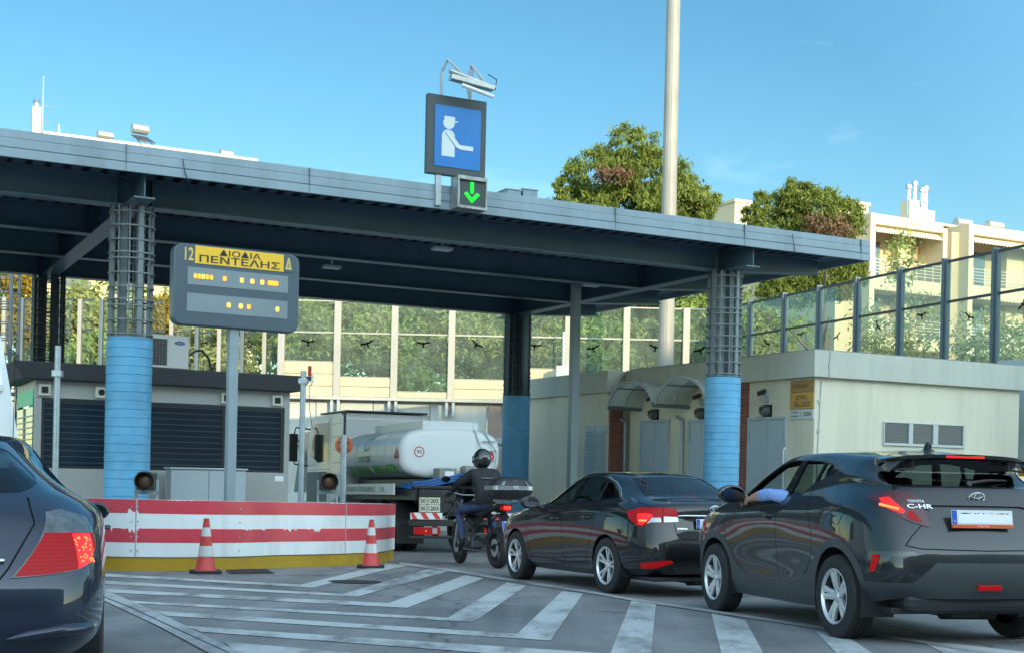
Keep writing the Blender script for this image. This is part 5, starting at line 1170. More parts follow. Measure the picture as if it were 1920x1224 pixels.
def stroke(pts,w):
    L_,R_=[],[]
    for i,p in enumerate(pts):
        a=pts[max(i-1,0)]; b=pts[min(i+1,len(pts)-1)]; d=Vector((b[0]-a[0],b[1]-a[1])).normalized(); n=Vector((-d.y,d.x))*w/2
        L_.append((p[0]+n.x,p[1]+n.y)); R_.append((p[0]-n.x,p[1]-n.y))
    return L_+R_[::-1]
def smooth_poly(pts,n=4):
    V=[Vector((p[0],p[1],0)) for p in pts]; m=len(V); out=[]
    for i in range(m):
        a,b,c_,d=V[i-1],V[i],V[(i+1)%m],V[(i+2)%m]
        for k in range(n):
            t=k/n; q=.5*((2*b)+(c_-a)*t+(2*a-5*b+4*c_-d)*t*t+(3*b-a-3*c_+d)*t**3); out.append((q.x,q.y))
    return out
def rowk(zc): return zc
# ---------------------------------------------------------------- car materials
def carpaint(name,col,flake=.0): return pm(name,tuple(x*.7 for x in col),.42,.4,coat=1.0,spec=.4)
PGREY=carpaint('dark_grey_metallic',(.017,.022,.027)); PBLACK=carpaint('black_metallic',(.007,.008,.010)); PNAVY=carpaint('navy_metallic',(.010,.024,.060))
TRIM=pm('grey_black_trim',(.045,.052,.058),.5,0,bump=.1,bs=200); SEAM=pm('panel_gap',(.004,.004,.005),.8)
TINT=glassmat('tinted_glass',(.30,.36,.36),.9); TINTD=glassmat('privacy_glass',(.10,.13,.14),.9); CLEAR=glassmat('clear_glass',(.62,.70,.68),.9)
RLAMP=pm('tail_red',(.22,.004,.006),.28,coat=.05,spec=.2,emis=(1,.01,.015),es=.06); RLIT=pm('tail_lit',(.6,.01,.01),.2,emis=(1,.012,.012),es=.36); RHOT=pm('tail_hot',(.9,.2,.05),.2,emis=(1,.14,.03),es=1.0)
RDARK=pm('tail_smoked',(.075,.006,.012),.10,coat=.6); _n=RLAMP.node_tree.nodes; _l=RLAMP.node_tree.links; _t=_n.new('ShaderNodeTexCoord'); _w=_n.new('ShaderNodeTexWave'); _w.inputs['Scale'].default_value=40; _w.bands_direction='Y'; _w2=_n.new('ShaderNodeTexWave'); _w2.inputs['Scale'].default_value=18; _w2.bands_direction='Z'; _a=_n.new('ShaderNodeMath'); _l.new(_t.outputs['Object'],_w.inputs[0]); _l.new(_t.outputs['Object'],_w2.inputs[0]); _l.new(_w.outputs['Fac'],_a.inputs[0]); _l.new(_w2.outputs['Fac'],_a.inputs[1]); _b=_n.new('ShaderNodeBump'); _b.inputs['Strength'].default_value=.18; _b.inputs['Distance'].default_value=.01; _l.new(_a.outputs[0],_b.inputs['Height']); _l.new(_b.outputs[0],_n['Principled BSDF'].inputs['Normal'])
CLAMP=pm('clear_lamp',(.45,.47,.48),.12,.3,coat=1)
ALLOY=pm('alloy',(.66,.68,.70),.33,.6); ALLOYD=pm('alloy_dark',(.03,.033,.036),.5,.3); INTER=pm('interior',(.035,.037,.04),.8); SEAT=pm('seat_fabric',(.05,.052,.056),.85)
PLW=pm('plate_white',(.72,.74,.74),.4); PLB=pm('plate_blue',(.02,.10,.50),.4); INK=pm('plate_ink',(.02,.02,.025),.5)
def wheel(parent,x,side,y,rad,wid,rim_r,style,spin=.2):
    """side +1 left; hub face outwards"""
    w=bpy.data.objects.new('wheel',None); COL.objects.link(w); w.parent=parent; w.location=(x,y*side,rad); w.rotation_euler=(0,0,0 if side>0 else PI); w.empty_display_size=.2
    # wheel axis local y, outer face at +y
    mb=MB(); hw=wid/2
    prof=[(rim_r-.01,-hw+.01),(rad-.05,-hw),(rad-.012,-hw+.012),(rad-.003,-hw+.03)]
    for k in range(4):
        a=-hw+.035+(wid-.07)*k/4; b=-hw+.035+(wid-.07)*(k+1)/4; prof+=[(rad,a+.004),(rad,b-.006),(rad-.007,b-.004),(rad-.007,b+.002)]
    prof+=[(rad-.003,hw-.03),(rad-.012,hw-.012),(rad-.05,hw),(rim_r+.01,hw-.004),(rim_r-.006,hw-.008)]
    mb.lathe(prof,(0,0,0),(0,1,0),n=56); mb.build('tyre',RUBBER,w,smooth=True)
    mb=MB(); mb.lathe([(rim_r-.006,hw-.004),(rim_r-.014,hw-.002),(rim_r-.022,hw-.012),(rim_r-.030,hw-.024)],(0,0,0),(0,1,0),n=48)
    ns,kind=style
    for i in range(ns):
        a0=2*PI*i/ns+spin
        arms=((-.17,1),(.17,1)) if kind=='twin' else ((-.13,1),(.13,1))
        for da,_ in arms:
            # spoke from hub to rim
            pts=[]
            ri,ro=.045,rim_r-.02
            if kind=='twin': aI,aO=a0+da*1.2,a0+da*.95; wi,wo=.027,.026
            else: aI,aO=a0+da*.3,a0+da*1.45; wi,wo=.014,.016
            pI=Vector((math.cos(aI)*ri,0,math.sin(aI)*ri)); pO=Vector((math.cos(aO)*ro,0,math.sin(aO)*ro)); d=(pO-pI).normalized(); s_=Vector((0,1,0)).cross(d)
            vs=[]
            for p,ww,yo in((pI,wi,hw-.038),(pI.lerp(pO,.5),(wi+wo)/2*.85,hw-.022),(pO,wo,hw-.016)):
                for sx,dy in((-1,-.03),(-1,-.004),(-.6,0),(.6,0),(1,-.004),(1,-.03)): vs.append(p+s_*ww*sx+Vector((0,yo+dy,0)))
            mb.add(vs,[(j*6+k,j*6+(k+1)%6,(j+1)*6+(k+1)%6,(j+1)*6+k) for j in range(2) for k in range(6)])
    mb.lathe([(0,hw-.028),(.028,hw-.028),(.032,hw-.034),(.07,hw-.040),(.072,hw-.07)],(0,0,0),(0,1,0),n=24); mb.build('rim',ALLOY,w,smooth=True)
    mb=MB()
    for i in range(5): a=2*PI*i/5+spin+.6; mb.cyl((math.cos(a)*.05,hw-.036,math.sin(a)*.05),(math.cos(a)*.05,hw-.045,math.sin(a)*.05),.009,n=8)
    mb.lathe([(.10,-.02),(.155,-.02),(.155,0),(.10,0),(.10,-.02)],(0,0,0),(0,1,0),n=32); mb.lathe([(rim_r-.030,hw-.024),(rim_r-.04,hw-.045),(rim_r-.045,-hw+.02)],(0,0,0),(0,1,0),n=32); mb.lathe([(0,-.03),(rim_r-.04,-.03)],(0,0,0),(0,1,0),n=32); mb.build('brake_disc',ALLOYD,w,smooth=True)
    return w
def car_interior(t,x0,x1,yw,belt,seats,rows,wheelx=None):
    mb=MB(); mb.box(x0,x1,-yw,yw,.30,.34); mb.box(x1-.25,x1,-yw,yw,.34,belt-.08); mb.box(x0-.35,x0+.25,-yw*.93,yw*.93,.34,belt-.10); mb.build('cabin_floor',INTER,t)
    for xx,dz in rows:
        for yy in seats:
            mb=MB(); 
            mb.add([(xx+.5,yy-.24,.55),(xx+.5,yy+.24,.55),(xx,yy+.24,.50),(xx,yy-.24,.50),(xx+.5,yy-.24,.35),(xx+.5,yy+.24,.35),(xx,yy+.24,.35),(xx,yy-.24,.35)],[(0,1,2,3),(7,6,5,4),(0,4,5,1),(1,5,6,2),(2,6,7,3),(3,7,4,0)])
            d=Vector((-.25,0,1)).normalized(); mb.obox((xx-.07,yy,.80+dz),(1,0,.25),(0,1,0),d,.055,.24,.32); mb.obox((xx-.185,yy,1.19+dz),(1,0,.2),(0,1,0),d,.045,.125,.095); mb.cyl((xx-.15,yy-.06,1.0+dz),(xx-.18,yy-.06,1.15+dz),.008,n=6); mb.cyl((xx-.15,yy+.06,1.0+dz),(xx-.18,yy+.06,1.15+dz),.008,n=6)
            mb.build('seat',SEAT,t,bevel=.04,seg=3)
    if wheelx: 
        mb=MB(); vs=[]; R_,r_=.185,.016
        for i in range(28):
            a=2*PI*i/28
            for k in range(6): b=2*PI*k/6; rr_=R_+r_*math.cos(b); vs.append((wheelx+.35*rr_*math.sin(a)*-1+r_*math.sin(b)*.9,.37+rr_*math.cos(a),.98+rr_*math.sin(a)*.93))
        mb.add(vs,[(i*6+k,((i+1)%28)*6+k,((i+1)%28)*6+(k+1)%6,i*6+(k+1)%6) for i in range(28) for k in range(6)]); mb.box(wheelx,wheelx+.3,.34,.40,.93,.99); mb.build('steering_wheel',BLACK,t,smooth=True)
def arch_liner(t,x,r,yo,wid=.30):
    for sgn in(1,-1):
        mb=MB(); n=20; vs=[]
        for i in range(n+1):
            a=-.35+(PI+.7)*i/n; vs+=[(x+r*math.cos(a),sgn*yo,.345+r*math.sin(a)),(x+r*math.cos(a),sgn*(yo-wid),.345+r*math.sin(a))]
        mb.add(vs,[(2*i,2*i+2,2*i+3,2*i+1) for i in range(n)]); mb.add([vs[2*i+1] for i in range(n+1)],[tuple(range(n+1))]); mb.build('arch_liner',BLACK,t,fix=False)
def mirror(t,x,y,z,sgn,mat,sc=1.0):
    mb=MB(); mb.sphere((x,y+sgn*.02*sc,z),.085*sc,.125*sc,.078*sc,20,12); mb.v=[(min(vx,x+.085) if vx>x-.03 else x-.03-(x-.03-vx)*.15,vy,vz) for vx,vy,vz in mb.v]
    mo=mb.build('door_mirror',mat,t,smooth='full'); mb=MB(); mb.add([(x-.055,y+sgn*.02+dy,z+dz) for dy,dz in [(.10*sc*math.cos(a),.062*sc*math.sin(a)) for a in [2*PI*k/20 for k in range(20)]]],[tuple(range(20))]); mb.build('mirror_glass',pm('mirror_glass',(.08,.09,.10),.05,1),mo,fix=False)
    mb=MB(); mb.tube([(x+.02,y-sgn*.07,z-.03),(x+.02,y-sgn*.2,z-.09)],[.03,.04],8); mb.build('stalk',BLACK,mo,smooth=True)
def handle(t,bvh,x,z,sgn,mat,L_=.2):
    h=bvh.ray_cast(Vector((x,2*sgn,z)),Vector((0,-sgn,0)))[0]; y=h.y
    mb=MB(); pts=[(x-L_/2,y-sgn*.005,z),(x-L_*.38,y+sgn*.028,z),(x,y+sgn*.036,z+.004),(x+L_*.38,y+sgn*.028,z),(x+L_/2,y-sgn*.005,z)]; mb.tube(pts,[.010,.014,.015,.014,.010],8); mb.v=[(a,b,z+(c_-z)*1.0) for a,b,c_ in mb.v]
    ho=mb.build('door_handle',mat,t,smooth='full'); mb=MB(); mb.add([(x+.075*math.cos(a),y+sgn*.004,z-.005+.035*math.sin(a)) for a in [2*PI*k/16 for k in range(16)]],[tuple(range(16))]); mb.build('handle_cup',SEAM,ho,fix=False)
def emblem_rings(t,cen,U,Vv,w,h,mat):
    # three crossing ovals
    U,Vv=Vector(U).normalized(),Vector(Vv).normalized(); N=U.cross(Vv); mb=MB(); C0=Vector(cen)
    for (cx,cy,rx,ry,r_) in((0,0,w/2,h/2,w*.045),(0,.0,w*.17,h*.42,w*.04),(0,h*.2,w*.36,h*.22,w*.04)):
        mb.tube([C0+U*(cx+rx*math.cos(a))+Vv*(cy+ry*math.sin(a)) for a in [2*PI*k/28 for k in range(29)]],r_,6)
    mb.build('emblem',mat,t,smooth='full')
def plate(t,cen,U,N,txt,w=.52,h=.115,cover=None):
    U=Vector(U).normalized(); N=Vector(N).normalized(); Z=N.cross(U); 
    if Z.z<0: Z=-Z
    C0=Vector(cen); mb=MB(); mb.obox(C0,U,N,Z,w/2,.006,h/2); p=mb.build('number_plate',PLW,t,bevel=.003)
    mb=MB(); mb.obox(C0+U*(-w/2+.022)+N*.0066,U,N,Z,.021,.001,h/2-.003); mb.build('blue_strip',PLB,p)
    lettering('GR',.022,.016,PLW,p,C0+U*(-w/2+.022)-Z*h*.25+N*.0085,U,Z)
    if txt: lettering(txt,w*.80 if len(txt)>4 else w*.1*len(txt),h*.62,INK,p,C0+U*(.025 if len(txt)>4 else -w*.5+.045+w*.05*len(txt)+.02)+N*.0075,U,Z,bold=.01)
    return p,U,N,Z,C0
def side_f(sgn,x0=-9,x1=9,z0=-9,z1=9,ny=.15):
    def f(fc):
        c_=fc.calc_center_median(); return c_.y*sgn>0 and fc.normal.y*sgn>ny and x0<c_.x<x1 and z0<c_.z<z1
    return f
def rear_f(x1=.6,nx=-.02,z0=-9,z1=9):
    def f(fc):
        c_=fc.calc_center_median(); return c_.x<x1 and fc.normal.x<nx and z0<c_.z<z1
    return f
def front_f(x0,nx=.05):
    def f(fc):
        c_=fc.calc_center_median(); return c_.x>x0 and fc.normal.x>nx
    return f
def place_car(name,label,cat,pose):
    X0,Y0,a=pose; t=thing(name,label,cat,(X0,Y0,gz(Y0)),0)
    # local +x forward: heading (-sin a, cos a); slope with the road
    t.rotation_euler=(0,GK*math.cos(a),PI/2+a)
    return t
def underbody(t,x0,x1,yw,z=.22):
    mb=MB(); mb.box(x0,x1,-yw,yw,z,z+.05); mb.box(x0+.1,x1-.1,-.12,.12,z-.04,z-.001); mb.cyl((x0+.25,-.35,z+.02),(x0+.3,.1,z+.02),.09,n=12); mb.cyl((-.02,-.7,.30),(-.02,.7,.30),.045,n=10); mb.build('underbody',BLACK,t,bevel=.01)
# ================================================================ crossover (dark grey)
def build_crossover():
    t=place_car('crossover_car','dark grey compact crossover with silver wheels and lit brake lamps, driver leaning an arm out','car',(3.5255,11.1249,.2297))
    X=lambda *a:a
    rows=T(
     ((3.36,3.34,3.22,3.05,2.64,2.0,1.3,.7,0,-.42,-.66,-.73,-.75),(0,.35,.62,.76,.80,.79,.79,.79,.79,.74,.60,.33,0),(.24,.24,.24,.24,.24,.22,.22,.22,.26,.34,.38,.38,.38)),
     ((3.46,3.44,3.32,3.12,2.64,2.0,1.3,.7,0,-.46,-.73,-.80,-.82),(0,.38,.70,.83,.875,.83,.825,.835,.88,.84,.70,.37,0),(.36,.36,.36,.36,.36,.34,.34,.34,.38,.46,.47,.47,.47)),
     ((3.50,3.48,3.36,3.14,2.64,2.0,1.3,.7,0,-.47,-.76,-.83,-.85),(0,.38,.72,.85,.885,.835,.825,.85,.895,.86,.72,.38,0),(.56,.56,.56,.57,.60,.56,.54,.56,.62,.62,.62,.62,.62)),
     ((3.50,3.48,3.36,3.14,2.64,2.0,1.3,.7,0,-.46,-.72,-.78,-.80),(0,.38,.72,.85,.885,.855,.850,.875,.90,.85,.70,.37,0),(.74,.74,.75,.77,.83,.78,.78,.80,.86,.84,.83,.83,.83)),
     ((3.44,3.42,3.30,3.08,2.62,2.0,1.3,.7,0,-.43,-.62,-.68,-.70),(0,.37,.69,.81,.855,.860,.862,.872,.88,.82,.67,.36,0),(.90,.91,.93,.96,1.0,.98,.99,1.01,1.06,1.06,1.06,1.06,1.06)),
     ((3.25,3.23,3.12,2.95,2.55,2.0,1.3,.7,.05,-.36,-.55,-.61,-.63),(0,.36,.62,.74,.79,.81,.82,.82,.82,.76,.62,.34,0),(1.0,1.01,1.03,1.05,1.09,1.09,1.11,1.14,1.17,1.18,1.18,1.18,1.18)),
     ((2.90,2.88,2.80,2.70,2.50,2.0,1.3,.7,.08,-.30,-.50,-.56,-.58),(0,.35,.58,.68,.745,.775,.785,.775,.755,.695,.57,.32,0),(1.08,1.085,1.09,1.10,1.13,1.14,1.165,1.21,1.26,1.255,1.245,1.245,1.245)),
     ((2.62,2.59,2.48,2.40,2.28,1.92,1.35,.7,.12,-.22,-.42,-.49,-.51),(0,.34,.58,.65,.70,.725,.735,.73,.73,.72,.62,.34,0),(1.16,1.16,1.16,1.17,1.19,1.23,1.26,1.29,1.34,1.31,1.27,1.27,1.27)),
     ((2.25,2.22,2.13,2.07,1.97,1.72,1.25,.7,.14,-.14,-.28,-.34,-.36),(0,.33,.55,.61,.655,.685,.695,.69,.69,.675,.58,.33,0),(1.35,1.345,1.335,1.335,1.34,1.37,1.39,1.40,1.42,1.39,1.36,1.36,1.36)),
     ((1.72,1.70,1.66,1.60,1.52,1.36,1.05,.6,.14,-.13,-.30,-.37,-.39),(0,.30,.49,.55,.59,.615,.63,.63,.635,.63,.56,.32,0),(1.53,1.525,1.52,1.515,1.515,1.525,1.535,1.53,1.495,1.475,1.475,1.48,1.485)),
     ((1.60,1.59,1.55,1.49,1.40,1.24,.96,.55,.2,-.04,-.20,-.28,-.30),(0,.25,.40,.45,.48,.50,.51,.51,.52,.53,.47,.27,0),(1.565,1.56,1.55,1.545,1.545,1.55,1.56,1.555,1.535,1.515,1.51,1.515,1.52)),
     ((1.45,1.43,1.40,1.34,1.25,1.12,.88,.5,.2,0,-.12,-.18,-.2),(0,)*13,(1.585,1.585,1.585,1.585,1.588,1.59,1.59,1.585,1.575,1.56,1.55,1.545,1.54)))
    bm=make_shell(rows,9,7,.7)
    BODY,GL,WS,RG,SM,TR,TL,TLD,TLL,HOLE,GR,HL,BTR=range(13)
    for sgn in(1,-1):
        S=side_f(sgn,ny=.12)
        # window openings (front one is wound down on the left)
        fw=smooth_poly([(2.02,1.155),(1.62,1.175),(1.27,1.19),(1.16,1.33),(1.09,1.465),(1.30,1.465),(1.50,1.42),(1.72,1.335),(1.90,1.235)],3)
        cut_region(bm,[(2.20,1.115),(1.6,1.13),(1.285,1.15),(1.10,1.492),(1.34,1.492),(1.55,1.462),(1.74,1.405),(1.92,1.325),(2.08,1.225)],(1,0,0),(0,0,1),S,HOLE if sgn>0 else GL)
        cut_region(bm,[(1.12,1.16),(.82,1.19),(.70,1.28),(.64,1.465),(.85,1.488),(.99,1.494)],(1,0,0),(0,0,1),S,GL)
        cut_region(bm,[(.665,1.29),(.54,1.32),(.43,1.425),(.605,1.46)],(1,0,0),(0,0,1),S,GL)
        cut_region(bm,[(1.272,1.152),(1.135,1.159),(1.0,1.494),(1.092,1.492)],(1,0,0),(0,0,1),S,BTR)
        cut_region(bm,[(.52,1.335),(.40,1.345),(.33,1.40),(.42,1.413)],(1,0,0),(0,0,1),S,BTR)
        # black cladding
        L2=side_f(sgn,ny=.0,z1=1.05)
        cut_region(bm,[(-.50,.40),(-.43,.52)]+circ(0,.345,.475,14,2.75,.55)+[(.47,.60),(.60,.50),(.85,.42),(1.3,.40),(1.9,.42),(2.12,.50)]+circ(2.64,.345,.475,14,2.65,.28)+[(3.12,.42),(3.12,.15),(-.5,.15)],(1,0,0),(0,0,1),L2,TR)
        for cx in(0,2.64):
            cut_region(bm,circ(cx,.345,.405,32),(1,0,0),(0,0,1),side_f(sgn,ny=-.3,z1=.9),HOLE)
        # door gaps
        ln=[[(1.20,1.15),(1.22,1.0),(1.235,.75),(1.22,.50),(1.17,.425)],[(2.30,1.10),(2.40,.95),(2.38,.75),(2.27,.58),(2.12,.44)],[(.70,1.26),(.58,1.10),(.50,.95),(.44,.84),(.455,.68),(.56,.54),(.70,.45)],[(.40,1.43),(.30,1.37),(.34,1.30),(.60,1.24)]]
        for q in ln[:3]: cut_region(bm,stroke(q,.008),(1,0,0),(0,0,1),side_f(sgn,ny=.3),SM,only=(BODY,))
        cut_region(bm,stroke(circ(-.02,1.02,.085,20)+[(.065,1.02)],.005),(1,0,0),(0,0,1),side_f(sgn,ny=.3),SM,only=(BODY,)) if sgn>0 else None
        # tail lamps, seen along the corner
        U=Vector((1,sgn,0)); 
        cf=lambda f,s_=sgn:(f.calc_center_median().x<0.1 and f.calc_center_median().y*s_>.25 and (f.normal.x<.02) and .8<f.calc_center_median().z<1.35)
        def W(x,y): return x+y
        lampP=[(.46,1.165),(.30,1.195),(.10,1.215),(-.04,1.20),(-.14,1.14),(-.22,1.03),(-.27,.93),(-.12,.965),(.0,1.0),(.22,1.09)]
        cut_region(bm,lampP,U,(0,0,1),cf,TLD)
        cut_region(bm,[(.28,1.15),(.17,1.16),(.06,1.10),(-.02,1.055),(-.01,1.03),(.12,1.06),(.22,1.10)],U,(0,0,1),cf,TLL,only=(TLD,))
        cut_region(bm,[(-.045,1.05),(-.09,1.06),(-.20,.965),(-.06,.995)],U,(0,0,1),cf,TL,only=(TLD,))
        # lower rear side vent frame with reflector
        cut_region(bm,[(.34,.735),(-.16,.745),(-.20,.715),(.06,.70),(.22,.56),(.40,.545)],U,(0,0,1),lambda f,s_=sgn:(f.calc_center_median().x<0 and f.calc_center_median().y*s_>.2 and f.normal.x<.1),BTR)
        cut_region(bm,[(.29,.715),(.20,.715),(.255,.585),(.33,.575)],U,(0,0,1),lambda f,s_=sgn:(f.calc_center_median().x<0 and f.calc_center_median().y*s_>.2 and f.normal.x<.1),TL)
        # headlamp
        cut_region(bm,[(.0,0)]and[(3.45,.86),(3.2,.93),(2.85,1.02),(2.80,.98),(3.1,.88),(3.4,.80)],(1,0,0),(0,0,1),side_f(sgn,ny=.2,x0=2.7),HL)
    RF_=rear_f()
    # rear lower black bumper
    cut_region(bm,[(-.93,.50),(-.62,.50),(-.44,.66),(.44,.66),(.62,.50),(.93,.50),(.93,.2),(-.93,.2)],(0,1,0),(0,0,1),rear_f(.05,-.05),TR,only=(BODY,TR))
    # rear glass and hatch gap
    cut_region(bm,[(-.63,1.268),(-.35,1.255),(0,1.25),(.35,1.255),(.63,1.268),(.615,1.44),(.45,1.462),(0,1.468),(-.45,1.462),(-.615,1.44)],(0,1,0),(0,0,1),lambda f:(f.calc_center_median().x<-.12 and f.normal.x<-.3 and 1.2<f.calc_center_median().z<1.49),RG)
    for sgn in(1,-1):
        cut_region(bm,[(sgn*.632,1.262),(sgn*.617,1.445),(sgn*.69,1.45),(sgn*.77,1.265)],(0,1,0),(0,0,1),lambda f:(f.calc_center_median().x<-.05 and f.normal.x<-.1 and 1.2<f.calc_center_median().z<1.49),BTR)
        cut_region(bm,stroke([(sgn*.50,.96),(sgn*.60,.87),(sgn*.665,.79)],.008),(0,1,0),(0,0,1),rear_f(-.3),SM,only=(BODY,))
    cut_region(bm,stroke([(-.665,.79),(-.55,.765),(0,.755),(.55,.765),(.665,.79)],.009),(0,1,0),(0,0,1),rear_f(-.3),SM,only=(BODY,))
    cut_region(bm,[(-.42,.90),(-.46,1.09),(-.38,1.105),(.38,1.105),(.46,1.09),(.42,.90),(.36,.885),(-.36,.885)],(0,1,0),(0,0,1),rear_f(-.3),GR,only=(BODY,))
    # windscreen
    cut_region(bm,[(-.56,1.15),(0,1.18),(.56,1.15),(.46,1.46),(.3,1.50),(0,1.51),(-.3,1.50),(-.46,1.46)],(0,1,0),(0,0,1),lambda f:(f.calc_center_median().x>1.4 and f.normal.x>.2 and f.normal.z>.25 and f.calc_center_median().z>1.12),WS)
    cut_region(bm,[(-.5,.45),(.5,.45),(.6,.62),(-.6,.62)],(0,1,0),(0,0,1),front_f(3.0),BTR)
    bmesh.ops.delete(bm,geom=[f for f in bm.faces if f.material_index==HOLE],context='FACES')
    bvh=BVHTree.FromBMesh(bm)
    names={BODY:('body',PGREY),GL:('side_window',TINT),WS:('windscreen',CLEAR),RG:('rear_window',TINT),SM:('panel_gap',SEAM),TR:('cladding',TRIM),TL:('reflector',RLAMP),TLD:('tail_lamp',RDARK),TLL:('brake_lamp',RLIT),GR:('plate_recess',PGREY),HL:('headlamp',CLAMP),BTR:('gloss_trim',pm('gloss_black',(.012,.013,.015),.15,coat=1))}
    ob=split_regions(bm,names,t,{GL:-.004,RG:-.004,WS:-.004,SM:-.006,TR:.004,TLD:.006,TLL:.010,TL:.009,GR:-.014,BTR:.002},{BODY:.02},('tail_lamp','brake_lamp','reflector','headlamp'))
    bm.free()
    def sf(p,off=.003,d=Vector((1,0,0))):
        h=bvh.ray_cast(Vector((-2,p.y,p.z)),d); return Vector((h[0].x-off,p.y,p.z)) if h[0] else p
    # hot spots in the lamps
    for sgn in(1,-1):
        for k in range(9):
            mb=MB(); 
            w=.25-.025*k; z=1.105-.004*k
            h=bvh.ray_cast(Vector((-1.5,sgn*1.9,z)),Vector((1.35-.30*(k/8.),-sgn*1.35+0*k,0)).normalized())
            hh=bvh.ray_cast(Vector(((w)/2-2,sgn*((w)/2+2),z)),Vector((1,-sgn,0)).normalized())
            if hh[0] is not None: mb.sphere(hh[0]+Vector((-.009,sgn*.009,0)),.011,n=10,m=6); mb.build('lamp_bulb',RHOT,ob[TLL][0 if sgn>0 else -1])
    # rear spoiler with side openings
    mb=MB(); n=24; vs=[]
    for i in range(n+1):
        y=-.65+1.30*i/n; q_=abs(y)/.65; xe=-.49+.05*q_**2+.14*q_**8; zt=1.515-.028*q_**2-.02*q_**8
        vs+=[(-.20,y,zt+.018-.01*q_**6),(xe,y,zt),(xe+.004,y,zt-.028),(-.22,y,zt-.045)]
    mb.add(vs,[(i*4+k,i*4+(k+1)%4,(i+1)*4+(k+1)%4,(i+1)*4+k) for i in range(n) for k in range(4)]+[(0,1,2,3),(n*4+3,n*4+2,n*4+1,n*4)]); sp=mb.build('spoiler',PGREY,t,smooth=True)
    mb=MB()
    for sgn in(1,-1):
        mb.add([(-.43,sgn*.60,1.472),(-.43,sgn*.36,1.480),(-.42,sgn*.36,1.470),(-.42,sgn*.53,1.455),(-.41,sgn*.565,1.40),(-.45,sgn*.66,1.36),(-.38,sgn*.66,1.45)],[tuple(range(7))])
        mb.obox((-.42,sgn*.43,1.435),(1,0,.3),(0,1,0),(0,0,1),.006,.006,.04)
        mb.obox((-.43,sgn*.50,1.392),(1,0,.3),(0,1,sgn*-.12),(0,0,1),.012,.085,.007)
    mb.build('spoiler_fin',BLACK,sp,fix=False)
    mb=MB(); mb.box(-.488,-.470,-.17,.17,1.485,1.503); mb.build('high_brake_lamp',RLIT,sp,bevel=.003)
    # wiper, fin, emblem, plate, text
    mb=MB(); q=sf(Vector((0,-.02,1.285)),.02); q2=sf(Vector((0,-.42,1.315)),.02); mb.tube([q,(q+q2)/2+Vector((-.012,0,.012)),q2],[.017,.012,.007],7); mb.cyl(q+Vector((.03,0,-.02)),q+Vector((-.015,0,-.0)),.022,n=12); mb.build('rear_wiper',BLACK,t,smooth=True)
    mb=MB(); pr=[(.02,0),(.0,.035),(-.03,.068),(-.06,.075),(-.075,.05),(-.08,0)]
    mb.prism([(x,z) for x,z in pr],.035,origin=(.12,-.0175,1.568)); mb.box(.02,.17,-.03,.03,1.555,1.572); mb.build('roof_aerial',PGREY,t,bevel=.012)
    q=sf(Vector((0,0,1.165)),.012); emblem_rings(t,q,(0,-1,0),(-.35,0,1),.135,.092,CHROME)
    for tx,y,z,w,h in(('TOYOTA',.545,1.135,.13,.020),('C-HR',.525,1.095,.20,.034)):
        lettering(tx,w,h,CHROME,t,(0,y-.03,z),(0,-1,0),(0,0,1),proj=lambda p:sf(p,.014),bold=.02)
    lettering('HYBRID',.09,.016,CHROME,t,(0,-.50,1.095),(0,-1,0),(0,0,1),proj=lambda p:sf(p,.005))
    q=sf(Vector((0,0,1.02)),.012); q2=sf(Vector((0,0,.98)),.012); N=Vector((-1,0,.12)).normalized()
    p,U_,N_,Z_,C0=plate(t,(min(q.x,q2.x)-.012,.02,1.012),(0,-1,0),N,'ZNH 4470',.53,.118)
    mb=MB(); mb.obox(C0-Z_*.068+N_*.002,U_,N_,Z_,.265,.008,.014); mb.build('orange_plate_frame',pm('plate_orange',(.62,.11,.03),.4),p)
    lettering('DRIVE',.10,.011,PLW,p,C0-Z_*.068+N_*.011,U_,Z_)
    mb=MB(); mb.obox(C0+U_*.018+N_*.0088-Z_*.008,U_,N_,Z_,.228,.0012,.036); mb.build('plate_cover',pm('blank_white',(.85,.86,.86),.5),p)
    # chrome-less shelf over the plate, lower reflector and exhaust
    mb=MB(); q=sf(Vector((0,0,.52)),.004); mb.obox((q.x-.005,0,.47),(1,0,0),(0,1,0),(0,0,1),.012,.10,.022); mb.build('rear_fog_lamp',RLAMP,t,bevel=.006)
    mb=MB(); mb.cyl((-.78,-.52,.30),(-.4,-.5,.30),.035,n=14); mb.build('exhaust',GALV,t)
    bmf=bvh.ray_cast(Vector((2.1,2,1.10)),Vector((0,-1,0)))[0]
    mirror(t,1.93,.98,1.185,1,MATS['gloss_black'],1.12); mirror(t,1.93,-.98,1.185,-1,MATS['gloss_black'],1.12)
    for sgn in(1,-1): handle(t,bvh,1.36,.99,sgn,PGREY)
    for x in(0,2.64):
        for sgn in(1,-1): wheel(t,x,sgn,.785,.345,.22,.235,(5,'twin'),.35 if x else .1)
        arch_liner(t,x,.405,.86)
    car_interior(t,.1,2.2,.70,1.12,(.37,-.37),((1.0,0),(.15,.04)),1.72)
    underbody(t,-.60,3.2,.70,.25); mb=MB(); mb.box(-.70,-.35,-.62,.62,.27,.42); mb.build('rear_silencer',BLACK,t,bevel=.05)
    mb=MB(); mb.obox((1.70,0,1.38),(1,0,.3),(0,1,0),(0,0,1),.008,.11,.03); mb.build('inner_mirror',BLACK,t,bevel=.01)
    return t
CAR1=build_crossover()
